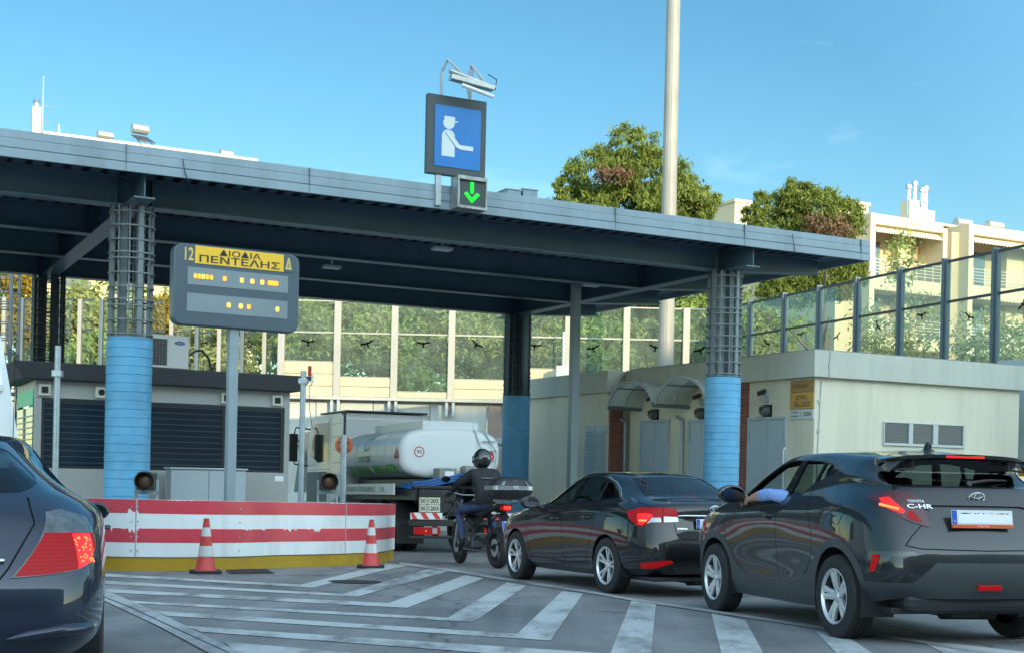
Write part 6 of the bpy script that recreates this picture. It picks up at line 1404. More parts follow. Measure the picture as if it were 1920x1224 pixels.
# ================================================================ sedan (black)
def build_sedan():
    t=place_car('sedan_car','glossy black sedan with ten-spoke wheels, chrome strip and lit left tail lamp','car',(1.9569,16.2194,.4056))
    rows=T(
     ((3.42,3.40,3.28,3.08,2.70,2.0,1.3,.6,0,-.55,-.86,-.95,-.97),(0,.35,.64,.78,.81,.80,.80,.80,.80,.76,.62,.34,0),(.22,.22,.22,.22,.22,.20,.20,.20,.22,.25,.27,.28,.28)),
     ((3.55,3.53,3.40,3.16,2.70,2.0,1.3,.6,0,-.60,-.93,-1.03,-1.05),(0,.38,.71,.84,.885,.86,.86,.86,.885,.85,.72,.38,0),(.34,.34,.34,.34,.34,.31,.31,.31,.34,.36,.37,.38,.38)),
     ((3.60,3.58,3.45,3.20,2.70,2.0,1.3,.6,0,-.60,-.95,-1.05,-1.07),(0,.38,.73,.86,.90,.885,.885,.89,.905,.88,.74,.38,0),(.52,.52,.52,.53,.56,.53,.53,.53,.57,.56,.56,.56,.56)),
     ((3.58,3.56,3.43,3.18,2.70,2.0,1.3,.6,0,-.60,-.92,-1.02,-1.04),(0,.38,.72,.85,.895,.895,.90,.90,.905,.87,.73,.38,0),(.68,.68,.69,.71,.75,.74,.74,.75,.77,.76,.73,.73,.73)),
     ((3.48,3.46,3.34,3.12,2.70,2.0,1.3,.6,0,-.56,-.87,-.98,-1.0),(0,.37,.69,.81,.865,.875,.88,.88,.875,.84,.72,.38,0),(.80,.81,.83,.86,.90,.92,.93,.95,.97,.95,.92,.91,.91)),
     ((3.25,3.23,3.12,2.95,2.62,2.0,1.3,.6,-.02,-.54,-.84,-.95,-.98),(0,.35,.62,.73,.79,.82,.835,.84,.82,.77,.68,.37,0),(.90,.91,.93,.95,.97,.995,1.01,1.04,1.07,1.06,1.05,1.06,1.06)),
     ((2.85,2.83,2.76,2.66,2.45,1.98,1.3,.6,-.04,-.50,-.74,-.84,-.86),(0,.34,.57,.67,.735,.77,.785,.785,.755,.70,.60,.34,0),(.98,.985,.99,1.0,1.02,1.03,1.05,1.085,1.12,1.115,1.10,1.11,1.115)),
     ((2.40,2.37,2.27,2.20,2.08,1.85,1.3,.6,0,-.36,-.50,-.55,-.57),(0,.34,.58,.65,.695,.725,.735,.725,.69,.63,.54,.30,0),(1.04,1.04,1.04,1.05,1.07,1.10,1.13,1.16,1.19,1.17,1.15,1.15,1.15)),
     ((1.98,1.95,1.87,1.80,1.72,1.58,1.2,.6,.12,-.12,-.22,-.27,-.29),(0,.32,.53,.585,.625,.65,.665,.655,.615,.57,.50,.29,0),(1.24,1.235,1.225,1.225,1.235,1.26,1.28,1.285,1.28,1.27,1.27,1.27,1.27)),
     ((1.52,1.50,1.44,1.38,1.30,1.18,.95,.58,.28,.12,.05,.02,.01),(0,.29,.47,.52,.55,.57,.58,.565,.545,.52,.45,.26,0),(1.44,1.435,1.425,1.42,1.42,1.425,1.43,1.42,1.395,1.38,1.385,1.395,1.40)),
     ((1.42,1.40,1.35,1.30,1.22,1.1,.88,.56,.34,.22,.16,.14,.13),(0,.24,.38,.42,.44,.455,.46,.45,.44,.42,.37,.22,0),(1.475,1.47,1.465,1.46,1.46,1.465,1.47,1.46,1.44,1.43,1.43,1.43,1.435)),
     ((1.35,1.34,1.3,1.25,1.17,1.05,.85,.56,.4,.32,.28,.26,.25),(0,)*13,(1.485,1.485,1.487,1.488,1.49,1.492,1.49,1.482,1.474,1.468,1.462,1.458,1.456)))
    bm=make_shell(rows,9,7,.7)
    BODY,GL,WS,RG,SM,TR,TL,TLD,TLL,HOLE,GR,HL,BTR,CHR_=range(14)
    for sgn in(1,-1):
        S=side_f(sgn,ny=.12)
        if 1: cut_region(bm,[(2.28,1.045),(1.1,1.06),(.5,1.10),(-.05,1.15),(.10,1.245),(.28,1.325),(.52,1.385),(.85,1.413),(1.2,1.408),(1.45,1.375),(1.75,1.27),(2.02,1.14)],(1,0,0),(0,0,1),S,BTR)
        cut_region(bm,[(2.10,1.06),(1.27,1.075),(1.17,1.385),(1.40,1.362),(1.62,1.30),(1.85,1.205)],(1,0,0),(0,0,1),S,GL)
        cut_region(bm,[(1.14,1.078),(.53,1.108),(.53,1.362),(.85,1.392),(1.06,1.392)],(1,0,0),(0,0,1),S,GL)
        cut_region(bm,[(.49,1.112),(.0,1.152),(.13,1.235),(.30,1.31),(.49,1.352)],(1,0,0),(0,0,1),S,GL)
        cut_region(bm,stroke([(2.15,1.085),(2.02,1.148),(1.75,1.276),(1.45,1.382),(1.2,1.416),(.85,1.421),(.52,1.392),(.28,1.332),(.10,1.251),(-.06,1.155)],.008),(1,0,0),(0,0,1),S,CHR_)
        for cx in(0,2.70): cut_region(bm,circ(cx,.335,.375,32),(1,0,0),(0,0,1),side_f(sgn,ny=-.3,z1=.9),HOLE)
        for q in ([(1.21,1.06),(1.245,.85),(1.25,.60),(1.22,.40),(1.14,.33)],[(2.26,1.04),(2.36,.85),(2.33,.60),(2.24,.42),(2.2,.33)],[(.46,1.10),(.36,.98),(.33,.84),(.40,.68),(.50,.50),(.56,.34)],[(2.28,.345),(1.3,.335),(.5,.345)]): cut_region(bm,stroke(q,.008),(1,0,0),(0,0,1),side_f(sgn,ny=.3),SM,only=(BODY,))
        U=Vector((1,sgn,0)); cf=lambda f,s_=sgn:(f.calc_center_median().x<0 and f.calc_center_median().y*s_>.2 and f.normal.x<.02 and .7<f.calc_center_median().z<1.15)
        cut_region(bm,[(.42,.985),(.15,1.03),(-.25,1.035),(-.46,1.02),(-.50,.875),(-.27,.865),(-.10,.865),(.05,.82),(.17,.825),(.34,.90)],U,(0,0,1),cf,TL)
        cut_region(bm,[(.18,.96),(.0,.97),(-.12,.95),(-.03,.89),(.06,.835),(.15,.84)],U,(0,0,1),cf,TLL,only=(TL,))
        cut_region(bm,[(-.10,.92),(-.24,.92),(-.26,.87),(-.10,.867),(-.02,.85)],U,(0,0,1),cf,HL,only=(TL,))
        cut_region(bm,[(-.285,.935),(-.49,.93),(-.50,.877),(-.29,.868)],U,(0,0,1),cf,HL,only=(TL,))
        cut_region(bm,stroke([(-.272,.86),(-.262,1.04)],.008),U,(0,0,1),cf,SM)
        cut_region(bm,[(.10,.40),(-.42,.44),(-.46,.415),(-.18,.345),(.08,.335)],U,(0,0,1),lambda f,s_=sgn:(f.calc_center_median().x<0 and f.calc_center_median().y*s_>.2 and f.normal.x<.1 and f.calc_center_median().z<.6),TL)
        cut_region(bm,[(3.55,.70),(3.35,.80),(3.0,.90),(2.85,.90),(3.05,.80),(3.4,.68)],(1,0,0),(0,0,1),side_f(sgn,ny=.2,x0=2.7),HL)
        cut_region(bm,stroke([(sgn*.735,1.09),(sgn*.71,1.03)],.007),(0,1,0),(0,0,1),rear_f(-.3),SM,only=(BODY,))
        cut_region(bm,stroke([(sgn*.52,.86),(sgn*.50,.74),(sgn*.44,.68)],.008),(0,1,0),(0,0,1),rear_f(-.3),SM,only=(BODY,))
    cut_region(bm,stroke([(-.44,.68),(0,.67),(.44,.68)],.009),(0,1,0),(0,0,1),rear_f(-.3),SM,only=(BODY,))
    cut_region(bm,[(-.37,.74),(-.40,.92),(.40,.92),(.37,.74)],(0,1,0),(0,0,1),rear_f(-.3),GR,only=(BODY,))
    cut_region(bm,[(-.45,.22),(-.52,.36),(.52,.36),(.45,.22)],(0,1,0),(0,0,1),rear_f(-.3),BTR,only=(BODY,))
    cut_region(bm,[(-.60,1.165),(0,1.155),(.60,1.165),(.50,1.375),(.3,1.395),(0,1.405),(-.3,1.395),(-.50,1.375)],(0,1,0),(0,0,1),lambda f:(f.calc_center_median().x<.3 and f.normal.x<-.2 and 1.14<f.calc_center_median().z<1.43),RG)
    cut_region(bm,[(-.58,1.05),(0,1.07),(.58,1.05),(.46,1.38),(.3,1.41),(0,1.42),(-.3,1.41),(-.46,1.38)],(0,1,0),(0,0,1),lambda f:(f.calc_center_median().x>1.3 and f.normal.x>.2 and f.normal.z>.25 and f.calc_center_median().z>1.03),WS)
    cut_region(bm,[(-.5,.36),(.5,.36),(.6,.58),(-.6,.58)],(0,1,0),(0,0,1),front_f(3.0),BTR)
    bmesh.ops.delete(bm,geom=[f for f in bm.faces if f.material_index==HOLE],context='FACES'); bvh=BVHTree.FromBMesh(bm)
    ob=split_regions(bm,{BODY:('body',PBLACK),GL:('side_window',TINT),WS:('windscreen',CLEAR),RG:('rear_window',TINTD),SM:('panel_gap',SEAM),TL:('tail_lamp',RLAMP),TLL:('brake_lamp',RLIT),GR:('plate_recess',PBLACK),HL:('clear_lamp',CLAMP),BTR:('gloss_trim',MATS['gloss_black']),CHR_:('window_trim',CHROME)},t,{GL:-.006,RG:-.003,WS:-.004,SM:-.006,TL:.005,TLL:.008,GR:-.02,HL:.007,BTR:.000,CHR_:.003},{BODY:.02},('tail_lamp','brake_lamp','clear_lamp','window_trim'))
    bm.free()
    def sf(p,off=.003):
        h=bvh.ray_cast(Vector((-2.5,p.y,p.z)),Vector((1,0,0))); return Vector((h[0].x-off,p.y,p.z)) if h[0] else p
    for sgn in(1,-1):
        for k in range(5):
            w=.12-.03*k; z=.885
            hh=bvh.ray_cast(Vector((w/2-2,sgn*(w/2+2),z)),Vector((1,-sgn,0)).normalized())
            if hh[0] is not None: mb=MB(); mb.sphere(hh[0]+Vector((-.007,sgn*.007,0)),.012,n=10,m=6); mb.build('lamp_bulb',RHOT,ob[TLL][0 if sgn>0 else -1])
    q=sf(Vector((0,0,1.02)),.012); emblem_rings(t,q,(0,-1,0),(-.2,0,1),.135,.092,CHROME)
    mb=MB(); pts=[sf(Vector((0,y,.945)),.008) for y in [.47-.94*i/10 for i in range(11)]]; mb.tube(pts,[.008]+[.014]*9+[.008],8); mb.build('chrome_strip',CHROME,t,smooth='full')
    q=sf(Vector((0,0,.84)),.0); plate(t,(q.x-.008,0,.855),(0,-1,0),(-1,0,.05),'IOZ 5281',.52,.113)
    lettering('AVENSIS',.12,.018,CHROME,t,(0,.44,.80),(0,-1,0),(0,0,1),proj=lambda p:sf(p,.022))
    for sgn in(1,-1): handle(t,bvh,1.42,.87,sgn,PBLACK); handle(t,bvh,.52,.90,sgn,PBLACK)
    mirror(t,1.98,.99,1.07,1,PBLACK,1.1); mirror(t,1.98,-.99,1.07,-1,PBLACK,1.1)
    for x in(0,2.70):
        for sgn in(1,-1): wheel(t,x,sgn,.795,.335,.215,.232,(5,'ten'),.2 if x else .5)
        arch_liner(t,x,.376,.87)
    car_interior(t,.0,2.2,.68,1.06,(.37,-.37),((1.05,-.12),(.22,-.10)),1.75)
    underbody(t,-.86,3.3,.72,.19)
    mb=MB(); mb.obox((-.42,0,1.165),(1,0,0),(0,1,0),(0,0,1),.02,.10,.012); mb.build('high_brake_lamp',RLIT,t)
    return t
CAR2=build_sedan()
# ================================================================ dark blue hatchback at the left edge
def build_hatch():
    t=place_car('hatchback_car','dark navy hatchback cropped by the left edge, its right tail lamp glowing','car',(-2.94,6.65,.30))
    rows=T(
     ((3.30,3.28,3.15,3.0,2.6,2.0,1.3,.6,0,-.45,-.68,-.76,-.78),(0,.35,.62,.75,.79,.78,.78,.78,.78,.74,.62,.34,0),(.22,.22,.22,.22,.22,.20,.20,.20,.22,.24,.25,.25,.25)),
     ((3.42,3.40,3.28,3.06,2.6,2.0,1.3,.6,0,-.50,-.76,-.86,-.88),(0,.38,.70,.82,.865,.84,.84,.845,.87,.84,.71,.38,0),(.34,.34,.34,.34,.34,.31,.31,.31,.34,.35,.35,.35,.35)),
     ((3.46,3.44,3.32,3.10,2.6,2.0,1.3,.6,0,-.50,-.78,-.88,-.90),(0,.38,.71,.83,.875,.86,.86,.87,.885,.865,.73,.38,0),(.50,.50,.50,.51,.54,.52,.52,.52,.56,.54,.52,.52,.52)),
     ((3.42,3.40,3.28,3.08,2.6,2.0,1.3,.6,0,-.49,-.75,-.85,-.87),(0,.37,.70,.82,.87,.87,.87,.875,.885,.855,.72,.37,0),(.66,.66,.67,.69,.73,.72,.72,.73,.75,.72,.68,.67,.67)),
     ((3.34,3.32,3.2,3.0,2.6,2.0,1.3,.6,0,-.42,-.66,-.75,-.77),(0,.36,.67,.78,.84,.855,.86,.865,.87,.83,.68,.36,0),(.80,.81,.82,.85,.88,.89,.90,.91,.92,.90,.86,.85,.85)),
     ((3.1,3.08,2.98,2.84,2.5,2.0,1.3,.6,.02,-.34,-.58,-.68,-.70),(0,.34,.60,.71,.77,.80,.815,.82,.815,.75,.60,.34,0),(.88,.89,.91,.93,.95,.955,.965,.98,1.0,.99,.96,.95,.95)),
     ((2.65,2.63,2.56,2.48,2.28,1.95,1.3,.6,.04,-.27,-.48,-.56,-.58),(0,.33,.56,.65,.71,.745,.765,.765,.75,.71,.60,.34,0),(.96,.965,.97,.98,1.0,1.0,1.01,1.03,1.06,1.05,1.03,1.03,1.03)),
     ((2.25,2.22,2.12,2.05,1.93,1.75,1.3,.6,.06,-.22,-.42,-.50,-.52),(0,.33,.56,.63,.675,.70,.715,.705,.68,.645,.56,.32,0),(1.02,1.02,1.02,1.03,1.05,1.07,1.09,1.11,1.13,1.11,1.08,1.08,1.08)),
     ((1.85,1.82,1.74,1.68,1.60,1.48,1.15,.6,.12,-.08,-.22,-.28,-.30),(0,.31,.51,.565,.605,.63,.645,.63,.60,.565,.50,.29,0),(1.22,1.215,1.205,1.205,1.215,1.23,1.25,1.25,1.24,1.22,1.21,1.21,1.21)),
     ((1.42,1.40,1.35,1.30,1.22,1.12,.9,.55,.25,.12,.05,.0,-.02),(0,.28,.45,.50,.53,.55,.56,.545,.51,.48,.41,.24,0),(1.40,1.395,1.385,1.38,1.38,1.385,1.39,1.375,1.345,1.33,1.33,1.335,1.34)),
     ((1.35,1.33,1.29,1.24,1.16,1.06,.85,.54,.34,.24,.18,.15,.14),(0,.23,.36,.40,.42,.435,.44,.43,.41,.39,.34,.20,0),(1.435,1.43,1.425,1.42,1.42,1.425,1.43,1.42,1.395,1.385,1.385,1.385,1.39)),
     ((1.28,1.27,1.24,1.2,1.12,1.02,.82,.55,.42,.36,.32,.30,.29),(0,)*13,(1.445,1.445,1.447,1.448,1.45,1.452,1.45,1.44,1.43,1.422,1.417,1.413,1.41)))
    for k_,fy in((6,.97),(7,.92),(8,.84),(9,.80),(10,.80)):
        for v_ in rows[k_]: v_.y*=fy
    for r_ in rows:
        for v_ in r_:
            if v_.z>.95: v_.z=.95+(v_.z-.95)*.86
    bm=make_shell(rows,9,7,.7)
    BODY,GL,WS,RG,SM,TR,TL,TLD,TLL,HOLE,GR,HL,BTR=range(13)
    lz=lambda P:[(x,.95+(z-.95)*.86 if z>.95 else z) for x,z in P]
    for sgn in(1,-1):
        S=side_f(sgn,ny=.12)
        cut_region(bm,lz([(2.0,1.02),(1.05,1.03),(1.0,1.345),(1.3,1.335),(1.6,1.24),(1.85,1.13)]),(1,0,0),(0,0,1),S,GL)
        cut_region(bm,lz([(.98,1.035),(.25,1.075),(.30,1.20),(.50,1.31),(.94,1.348)]),(1,0,0),(0,0,1),S,GL)
        for cx in(0,2.6): cut_region(bm,circ(cx,.33,.37,32),(1,0,0),(0,0,1),side_f(sgn,ny=-.3,z1=.9),HOLE)
        for q in ([(1.02,1.03),(1.03,.7),(1.0,.45),(.95,.33)],[(2.2,1.0),(2.25,.8),(2.2,.5),(2.12,.33)]): cut_region(bm,stroke(q,.008),(1,0,0),(0,0,1),side_f(sgn,ny=.3),SM,only=(BODY,))
        U=Vector((1,sgn,0)); cf=lambda f,s_=sgn:(f.calc_center_median().x<0.1 and f.calc_center_median().y*s_>.2 and f.normal.x<.02 and .5<f.calc_center_median().z<1.1)
        cut_region(bm,[(.34,.93),(.16,.965),(.02,.95),(-.16,.80),(-.36,.655),(-.2,.665),(.05,.685),(.22,.72),(.34,.80)],U,(0,0,1),cf,TLD)
        cut_region(bm,[(.33,.855),(-.08,.855),(-.34,.662),(-.2,.668),(.05,.688),(.22,.722),(.33,.80)],U,(0,0,1),cf,TL,only=(TLD,))
        cut_region(bm,[(.27,.85),(.10,.85),(.06,.69),(.20,.715),(.27,.77)],U,(0,0,1),cf,TLL,only=(TL,))
        cut_region(bm,stroke([(sgn*.52,1.02),(sgn*.56,.90),(sgn*.46,.70),(sgn*.36,.56),(sgn*.25,.50)],.009),(0,1,0),(0,0,1),rear_f(-.3),SM,only=(BODY,))
    cut_region(bm,stroke([(-.25,.50),(.25,.50)],.009),(0,1,0),(0,0,1),rear_f(-.3),SM,only=(BODY,))
    cut_region(bm,lz([(-.48,1.057),(-.3,1.05),(0,1.045),(.3,1.05),(.46,1.057),(.52,1.075),(.55,1.11),(.535,1.155),(.48,1.215),(.425,1.275),(.385,1.31),(.32,1.33),(0,1.35),(-.32,1.33),(-.385,1.31),(-.425,1.275),(-.48,1.215),(-.535,1.155),(-.55,1.11),(-.52,1.075)]),(0,1,0),(0,0,1),lambda f:(f.calc_center_median().x<.3 and f.normal.x<-.05 and 1.0<f.calc_center_median().z<1.38),RG)
    cut_region(bm,lz([(-.56,1.04),(0,1.06),(.56,1.04),(.44,1.34),(0,1.38),(-.44,1.34)]),(0,1,0),(0,0,1),lambda f:(f.calc_center_median().x>1.2 and f.normal.x>.2 and f.normal.z>.25 and f.calc_center_median().z>1.0),WS)
    bmesh.ops.delete(bm,geom=[f for f in bm.faces if f.material_index==HOLE],context='FACES'); bvh=BVHTree.FromBMesh(bm)
    ob=split_regions(bm,{BODY:('body',PNAVY),GL:('side_window',TINTD),WS:('windscreen',CLEAR),RG:('rear_window',TINTD),SM:('panel_gap',SEAM),TL:('tail_lamp_red',RLAMP),TLD:('tail_lamp_clear',pm('smoke_lamp',(.10,.115,.125),.06,coat=.4,var=.5,vs=14)),TLL:('brake_lamp',RLIT)},t,{GL:-.004,RG:-.003,SM:-.007,TL:.007,TLD:.006,TLL:.009},{BODY:.02},('tail_lamp_red','brake_lamp','tail_lamp_clear'))
    bm.free()
    def sf(p,off=.003):
        h=bvh.ray_cast(Vector((-2.5,p.y,p.z)),Vector((1,0,0))); return Vector((h[0].x-off,p.y,p.z)) if h[0] else p
    rr=random.Random(5)
    for sgn in(-1,):
        bl=ob[TLL][-1]
        for k in range(34):
            w=.10+.15*rr.random(); z=.72+.12*rr.random()
            hh=bvh.ray_cast(Vector((w/2-2,sgn*(w/2+2),z)),Vector((1,-sgn,0)).normalized())
            if hh[0] is not None: mb=MB(); mb.sphere(hh[0]+Vector((-.007,sgn*.007,0)),.0055,n=6,m=5); mb.build('lamp_bulb',RHOT,bl)
    mb=MB(); pts=[sf(Vector((0,y,.735)),.006) for y in [.44-.88*i/12 for i in range(13)]]; mb.tube(pts,.014,8); mb.build('chrome_strip',CHROME,t,smooth='full')
    for sgn in(1,-1):
        mb=MB(); U2=[]; 
        for k in range(12):
            w=-.40+.62*k/11; z=.385+.03*min(1,k/5)
            hh=bvh.ray_cast(Vector((w/2-2,sgn*(w/2+2),z)),Vector((1,-sgn,0)).normalized())
            if hh[0] is not None: U2.append(hh[0]+Vector((-.008,sgn*.008,0)))
        if len(U2)>3: mb.tube(U2,[.006,.018]+[.028]*(len(U2)-3)+[.02],8); mb.build('bumper_strip',PNAVY,t,smooth='full')
    plate(t,(sf(Vector((0,0,.60))).x-.012,0,.60),(0,-1,0),(-1,0,.05),'',.5,.113)
    for sgn in(1,-1): handle(t,bvh,1.2,.84,sgn,PNAVY); mirror(t,1.62,sgn*.80,.93,sgn,PNAVY,.75)
    for x in(0,2.6):
        for sgn in(1,-1): wheel(t,x,sgn,.775,.33,.21,.225,(5,'twin'),.2)
        arch_liner(t,x,.372,.86)
    car_interior(t,.0,2.0,.66,1.02,(.36,-.36),((1.0,-.14),(.25,-.12)))
    underbody(t,-.7,3.2,.7,.19)
    return t
CAR3=build_hatch()
# ================================================================ people
def skinned(name,nodes,edges,mats,parent,mat_of,sub=3,root=0):
    me=bpy.data.meshes.new(name); me.from_pydata([tuple(n[0]) for n in nodes],edges,[]); o=bpy.data.objects.new(name,me); COL.objects.link(o)
    sk=o.modifiers.new('skin','SKIN'); sk.use_smooth_shade=True; 
    for i,n in enumerate(nodes):
        r=n[1]; sv=me.skin_vertices[0].data[i]; sv.radius=(r,r) if not isinstance(r,tuple) else r; sv.use_root=(i==root)
    sb=o.modifiers.new('sub','SUBSURF'); sb.levels=sub; sb.render_levels=sub
    bpy.context.view_layer.update(); ev=bpy.data.meshes.new_from_object(o.evaluated_get(bpy.context.evaluated_depsgraph_get())); bpy.data.objects.remove(o); ev.name=name
    ev.materials.clear()
    for m in mats: ev.materials.append(m)
    from mathutils import noise as _nz
    for v in ev.vertices:
        c_=v.co; n1=_nz.noise(Vector((c_.x*9,c_.y*9,c_.z*16)))+.5*_nz.noise(Vector((c_.x*24,c_.y*24,c_.z*34)))
        v.co=c_+v.normal*.011*n1
    for p in ev.polygons: p.use_smooth=True; p.material_index=mat_of(p.center)
    q=bpy.data.objects.new(name,ev); COL.objects.link(q); q.parent=parent; return q
def hand(parent,wrist,grip,axis,mat,name='glove',sc=1.0):
    """fingers curled round a bar through grip along axis"""
    wrist,grip,axis=Vector(wrist),Vector(grip),Vector(axis).normalized(); d=(grip-wrist).normalized(); up=axis.cross(d).normalized(); mb=MB()
    pc=grip-d*.035*sc; mb.sphere(pc,.042*sc,.042*sc,.030*sc,12,8)
    for k,l_ in enumerate((.9,1.0,.95,.78)):
        o=grip+axis*(-.032+.0215*k)*sc-d*.012+up*.018; mb.tube([pc+axis*(-.03+.02*k)*sc+up*.012,o,o+d*.030*l_-up*.004,o+d*.034*l_-up*.032,o+d*.012*l_-up*.042],[.011*sc,.011*sc,.010*sc,.009*sc,.007*sc],7)
    mb.tube([pc-axis*.03*sc,grip-axis*.045*sc-up*.012,grip-axis*.030*sc-up*.030+d*.012],[.013*sc,.011*sc,.009*sc],7)
    return mb.build(name,mat,parent,smooth='full')
JK=pm('black_jacket',(.011,.012,.015),.75,var=.25,vs=9,bump=.6,bs=22); JEAN=pm('blue_jeans',(.035,.06,.13),.85,var=.15,vs=10,bump=.2,bs=40); BOOT=pm('black_boot',(.015,.015,.016),.5); SKIN=pm('skin',(.42,.25,.17),.5); SHIRT=pm('light_blue_shirt',(.22,.34,.68),.8,var=.08,vs=8,bump=.5,bs=12); HELM=pm('helmet_black',(.015,.016,.018),.15,coat=1); HAIRM=pm('dark_hair',(.025,.018,.014),.8); WHSH=pm('dark_shirt',(.05,.055,.065),.85)
# ================================================================ motorcycle and rider
BA=.44; B0=Vector((-.19,21.2,0)); B0.z=gz(B0.y)
bk=thing('motorcycle','black adventure motorcycle with silver-trimmed top case and lit tail lamp','motorcycle',B0,0); bk.rotation_euler=(0,GK*math.cos(BA),PI/2+BA)
def bwheel(x,r,w,steer,rr,nm):
    e=bpy.data.objects.new(nm,None); COL.objects.link(e); e.parent=bk; e.location=(x,0,r); e.rotation_euler=(0,0,steer)
    mb=MB(); mb.lathe([(rr,-w*.42),(r-.06,-w*.5),(r-.02,-w*.38),(r,-w*.12),(r,w*.12),(r-.02,w*.38),(r-.06,w*.5),(rr,w*.42)],(0,0,0),(0,1,0),n=44); mb.build('tyre',RUBBER,e,smooth=True)
    mb=MB(); mb.lathe([(rr,-w*.42),(rr-.012,-w*.2),(rr-.012,w*.2),(rr,w*.42),(rr+.005,w*.42),(rr+.005,-w*.42),(rr,-w*.42)],(0,0,0),(0,1,0),n=44); mb.cyl((0,-.05,0),(0,.05,0),.04,n=14)
    for i in range(5):
        a=2*PI*i/5
        for da in(-.12,.12): mb.tube([(math.cos(a)*.03,0,math.sin(a)*.03),(math.cos(a+da)*(rr-.01),0,math.sin(a+da)*(rr-.01))],.009,6)
    mb.build('rim',ALLOYD,e,smooth=True)
    mb=MB(); 
    for s_ in((-1,1) if x>1 else (1,)): mb.lathe([(.07,s_*.065),(.14,s_*.065),(.14,s_*.07),(.07,s_*.07)],(0,0,0),(0,1,0),n=28)
    mb.build('brake_disc',GALV,e)
bwheel(0,.33,.17,0,.225,'rear_wheel'); bwheel(1.55,.335,.12,-.10,.245,'front_wheel')
mb=MB()
for s_ in(1,-1): mb.tube([(1.55,s_*.10,.335),(1.36,s_*.11,.80),(1.26,s_*.10,1.08)],[.026,.028,.026],8)
mb.build('fork',GALV,bk,smooth=True)
mb=MB(); 
for s_ in(1,-1): mb.tube([(0,s_*.11,.33),(.3,s_*.11,.40),(.62,s_*.10,.48)],[.025,.03,.035],8)
mb.build('swingarm',BLACK,bk,smooth=True)
mb=MB(); mb.tube([(1.24,0,1.02),(1.02,.10,.80),(.72,.14,.62),(.62,.13,.45)],.028,8); mb.tube([(1.24,0,1.02),(1.02,-.10,.80),(.72,-.14,.62),(.62,-.13,.45)],.028,8)
mb.tube([(.75,.12,.62),(.35,.14,.84),(-.1,.12,.97),(-.25,.1,1.0)],.016,8); mb.tube([(.75,-.12,.62),(.35,-.14,.84),(-.1,-.12,.97),(-.25,-.1,1.0)],.016,8); mb.tube([(.70,.14,.50),(.30,.14,.82)],.014,6); mb.build('frame',BLACK,bk,smooth=True)
mb=MB(); mb.box(.66,1.10,-.17,.17,.30,.55); mb.obox((.95,0,.66),(.8,0,.5),(0,1,0),(-.5,0,.8),.14,.14,.13); mb.cyl((.80,-.22,.42),(.80,.22,.42),.10,n=16); mb.cyl((.99,-.19,.45),(.99,.19,.45),.075,n=14); mb.build('engine',pm('engine_metal',(.10,.105,.11),.45,.6,var=.2),bk,bevel=.025)
mb=MB(); mb.tube([(1.08,.10,.45),(1.12,.11,.28),(.8,-.16,.24),(.4,-.20,.34)],.024,8); mb.cyl((.42,-.20,.36),(-.12,-.24,.60),.048,.056,n=16); mb.build('exhaust',GALV,bk,smooth=True)
mb=MB(); mb.sphere((1.02,0,.93),.26,.17,.15,18,12); mb.build('fuel_tank',PBLACK,bk,smooth='full')
mb=MB(); vs=[];secs=[(.85,.11,.94),(.6,.14,.88),(.35,.16,.90),(.1,.15,.99),(-.12,.12,1.01)]
for x,w,z in secs: vs+=[(x,-w,z-.05),(x,-w*.8,z+.01),(x,0,z+.02),(x,w*.8,z+.01),(x,w,z-.05),(x,0,z-.10)]
mb.add(vs,[(i*6+k,i*6+(k+1)%6,(i+1)*6+(k+1)%6,(i+1)*6+k) for i in range(4) for k in range(6)]+[(0,1,2,3,4,5),(29,28,27,26,25,24)]); mb.build('seat',pm('seat_vinyl',(.018,.018,.02),.6),bk,smooth=True)
for s_ in(1,-1):
    mb=MB(); mb.add([(1.5,s_*.09,1.02),(1.28,s_*.2,1.08),(.95,s_*.20,.95),(.98,s_*.17,.74),(1.25,s_*.17,.70),(1.5,s_*.08,.84)],[tuple(range(6))]); mb.build('side_fairing',PBLACK,bk)
mb=MB(); mb.add([(1.60,0,1.0),(1.45,.16,1.05),(1.30,.17,1.22),(1.35,0,1.26),(1.30,-.17,1.22),(1.45,-.16,1.05),(1.60,0,.9)],[(0,1,2,3),(0,3,4,5)]); mb.build('front_fairing',PBLACK,bk)
mb=MB(); mb.add([(1.42,.14,1.22),(1.28,.15,1.48),(1.27,0,1.52),(1.28,-.15,1.48),(1.42,-.14,1.22),(1.46,0,1.22)],[(0,1,2,5),(5,2,3,4)]); mb.build('windshield',TINT,bk,fix=False)
mb=MB(); mb.tube([(1.17,.42,1.16),(1.22,.28,1.20),(1.24,.1,1.16),(1.24,-.1,1.16),(1.22,-.28,1.20),(1.17,-.42,1.16)],.012,8); mb.build('handlebar',GALV,bk,smooth=True)
for s_ in(1,-1): mb=MB(); mb.cyl((1.19,s_*.31,1.185),(1.17,s_*.44,1.16),.019,n=10); mb.build('grip',BLACK,bk); mb=MB(); mb.add([(1.26,s_*.30,1.24),(1.27,s_*.46,1.22),(1.24,s_*.47,1.12),(1.27,s_*.32,1.12)],[(0,1,2,3)]); mb.build('hand_guard',BLACK,bk,fix=False)
for s_ in(1,-1):
    mb=MB(); mb.tube([(1.22,s_*.28,1.2),(1.22,s_*.36,1.36)],.007,6); mb.sphere((1.22,s_*.42,1.42),.03,.085,.055,14,8); m_=mb.build('mirror',BLACK,bk,smooth='full')
    mb=MB(); mb.add([(1.188,s_*.42+.075*math.cos(a),1.42+.048*math.sin(a)) for a in [2*PI*k/16 for k in range(16)]],[tuple(range(16))]); mb.build('mirror_glass',CHROME,m_,fix=False)
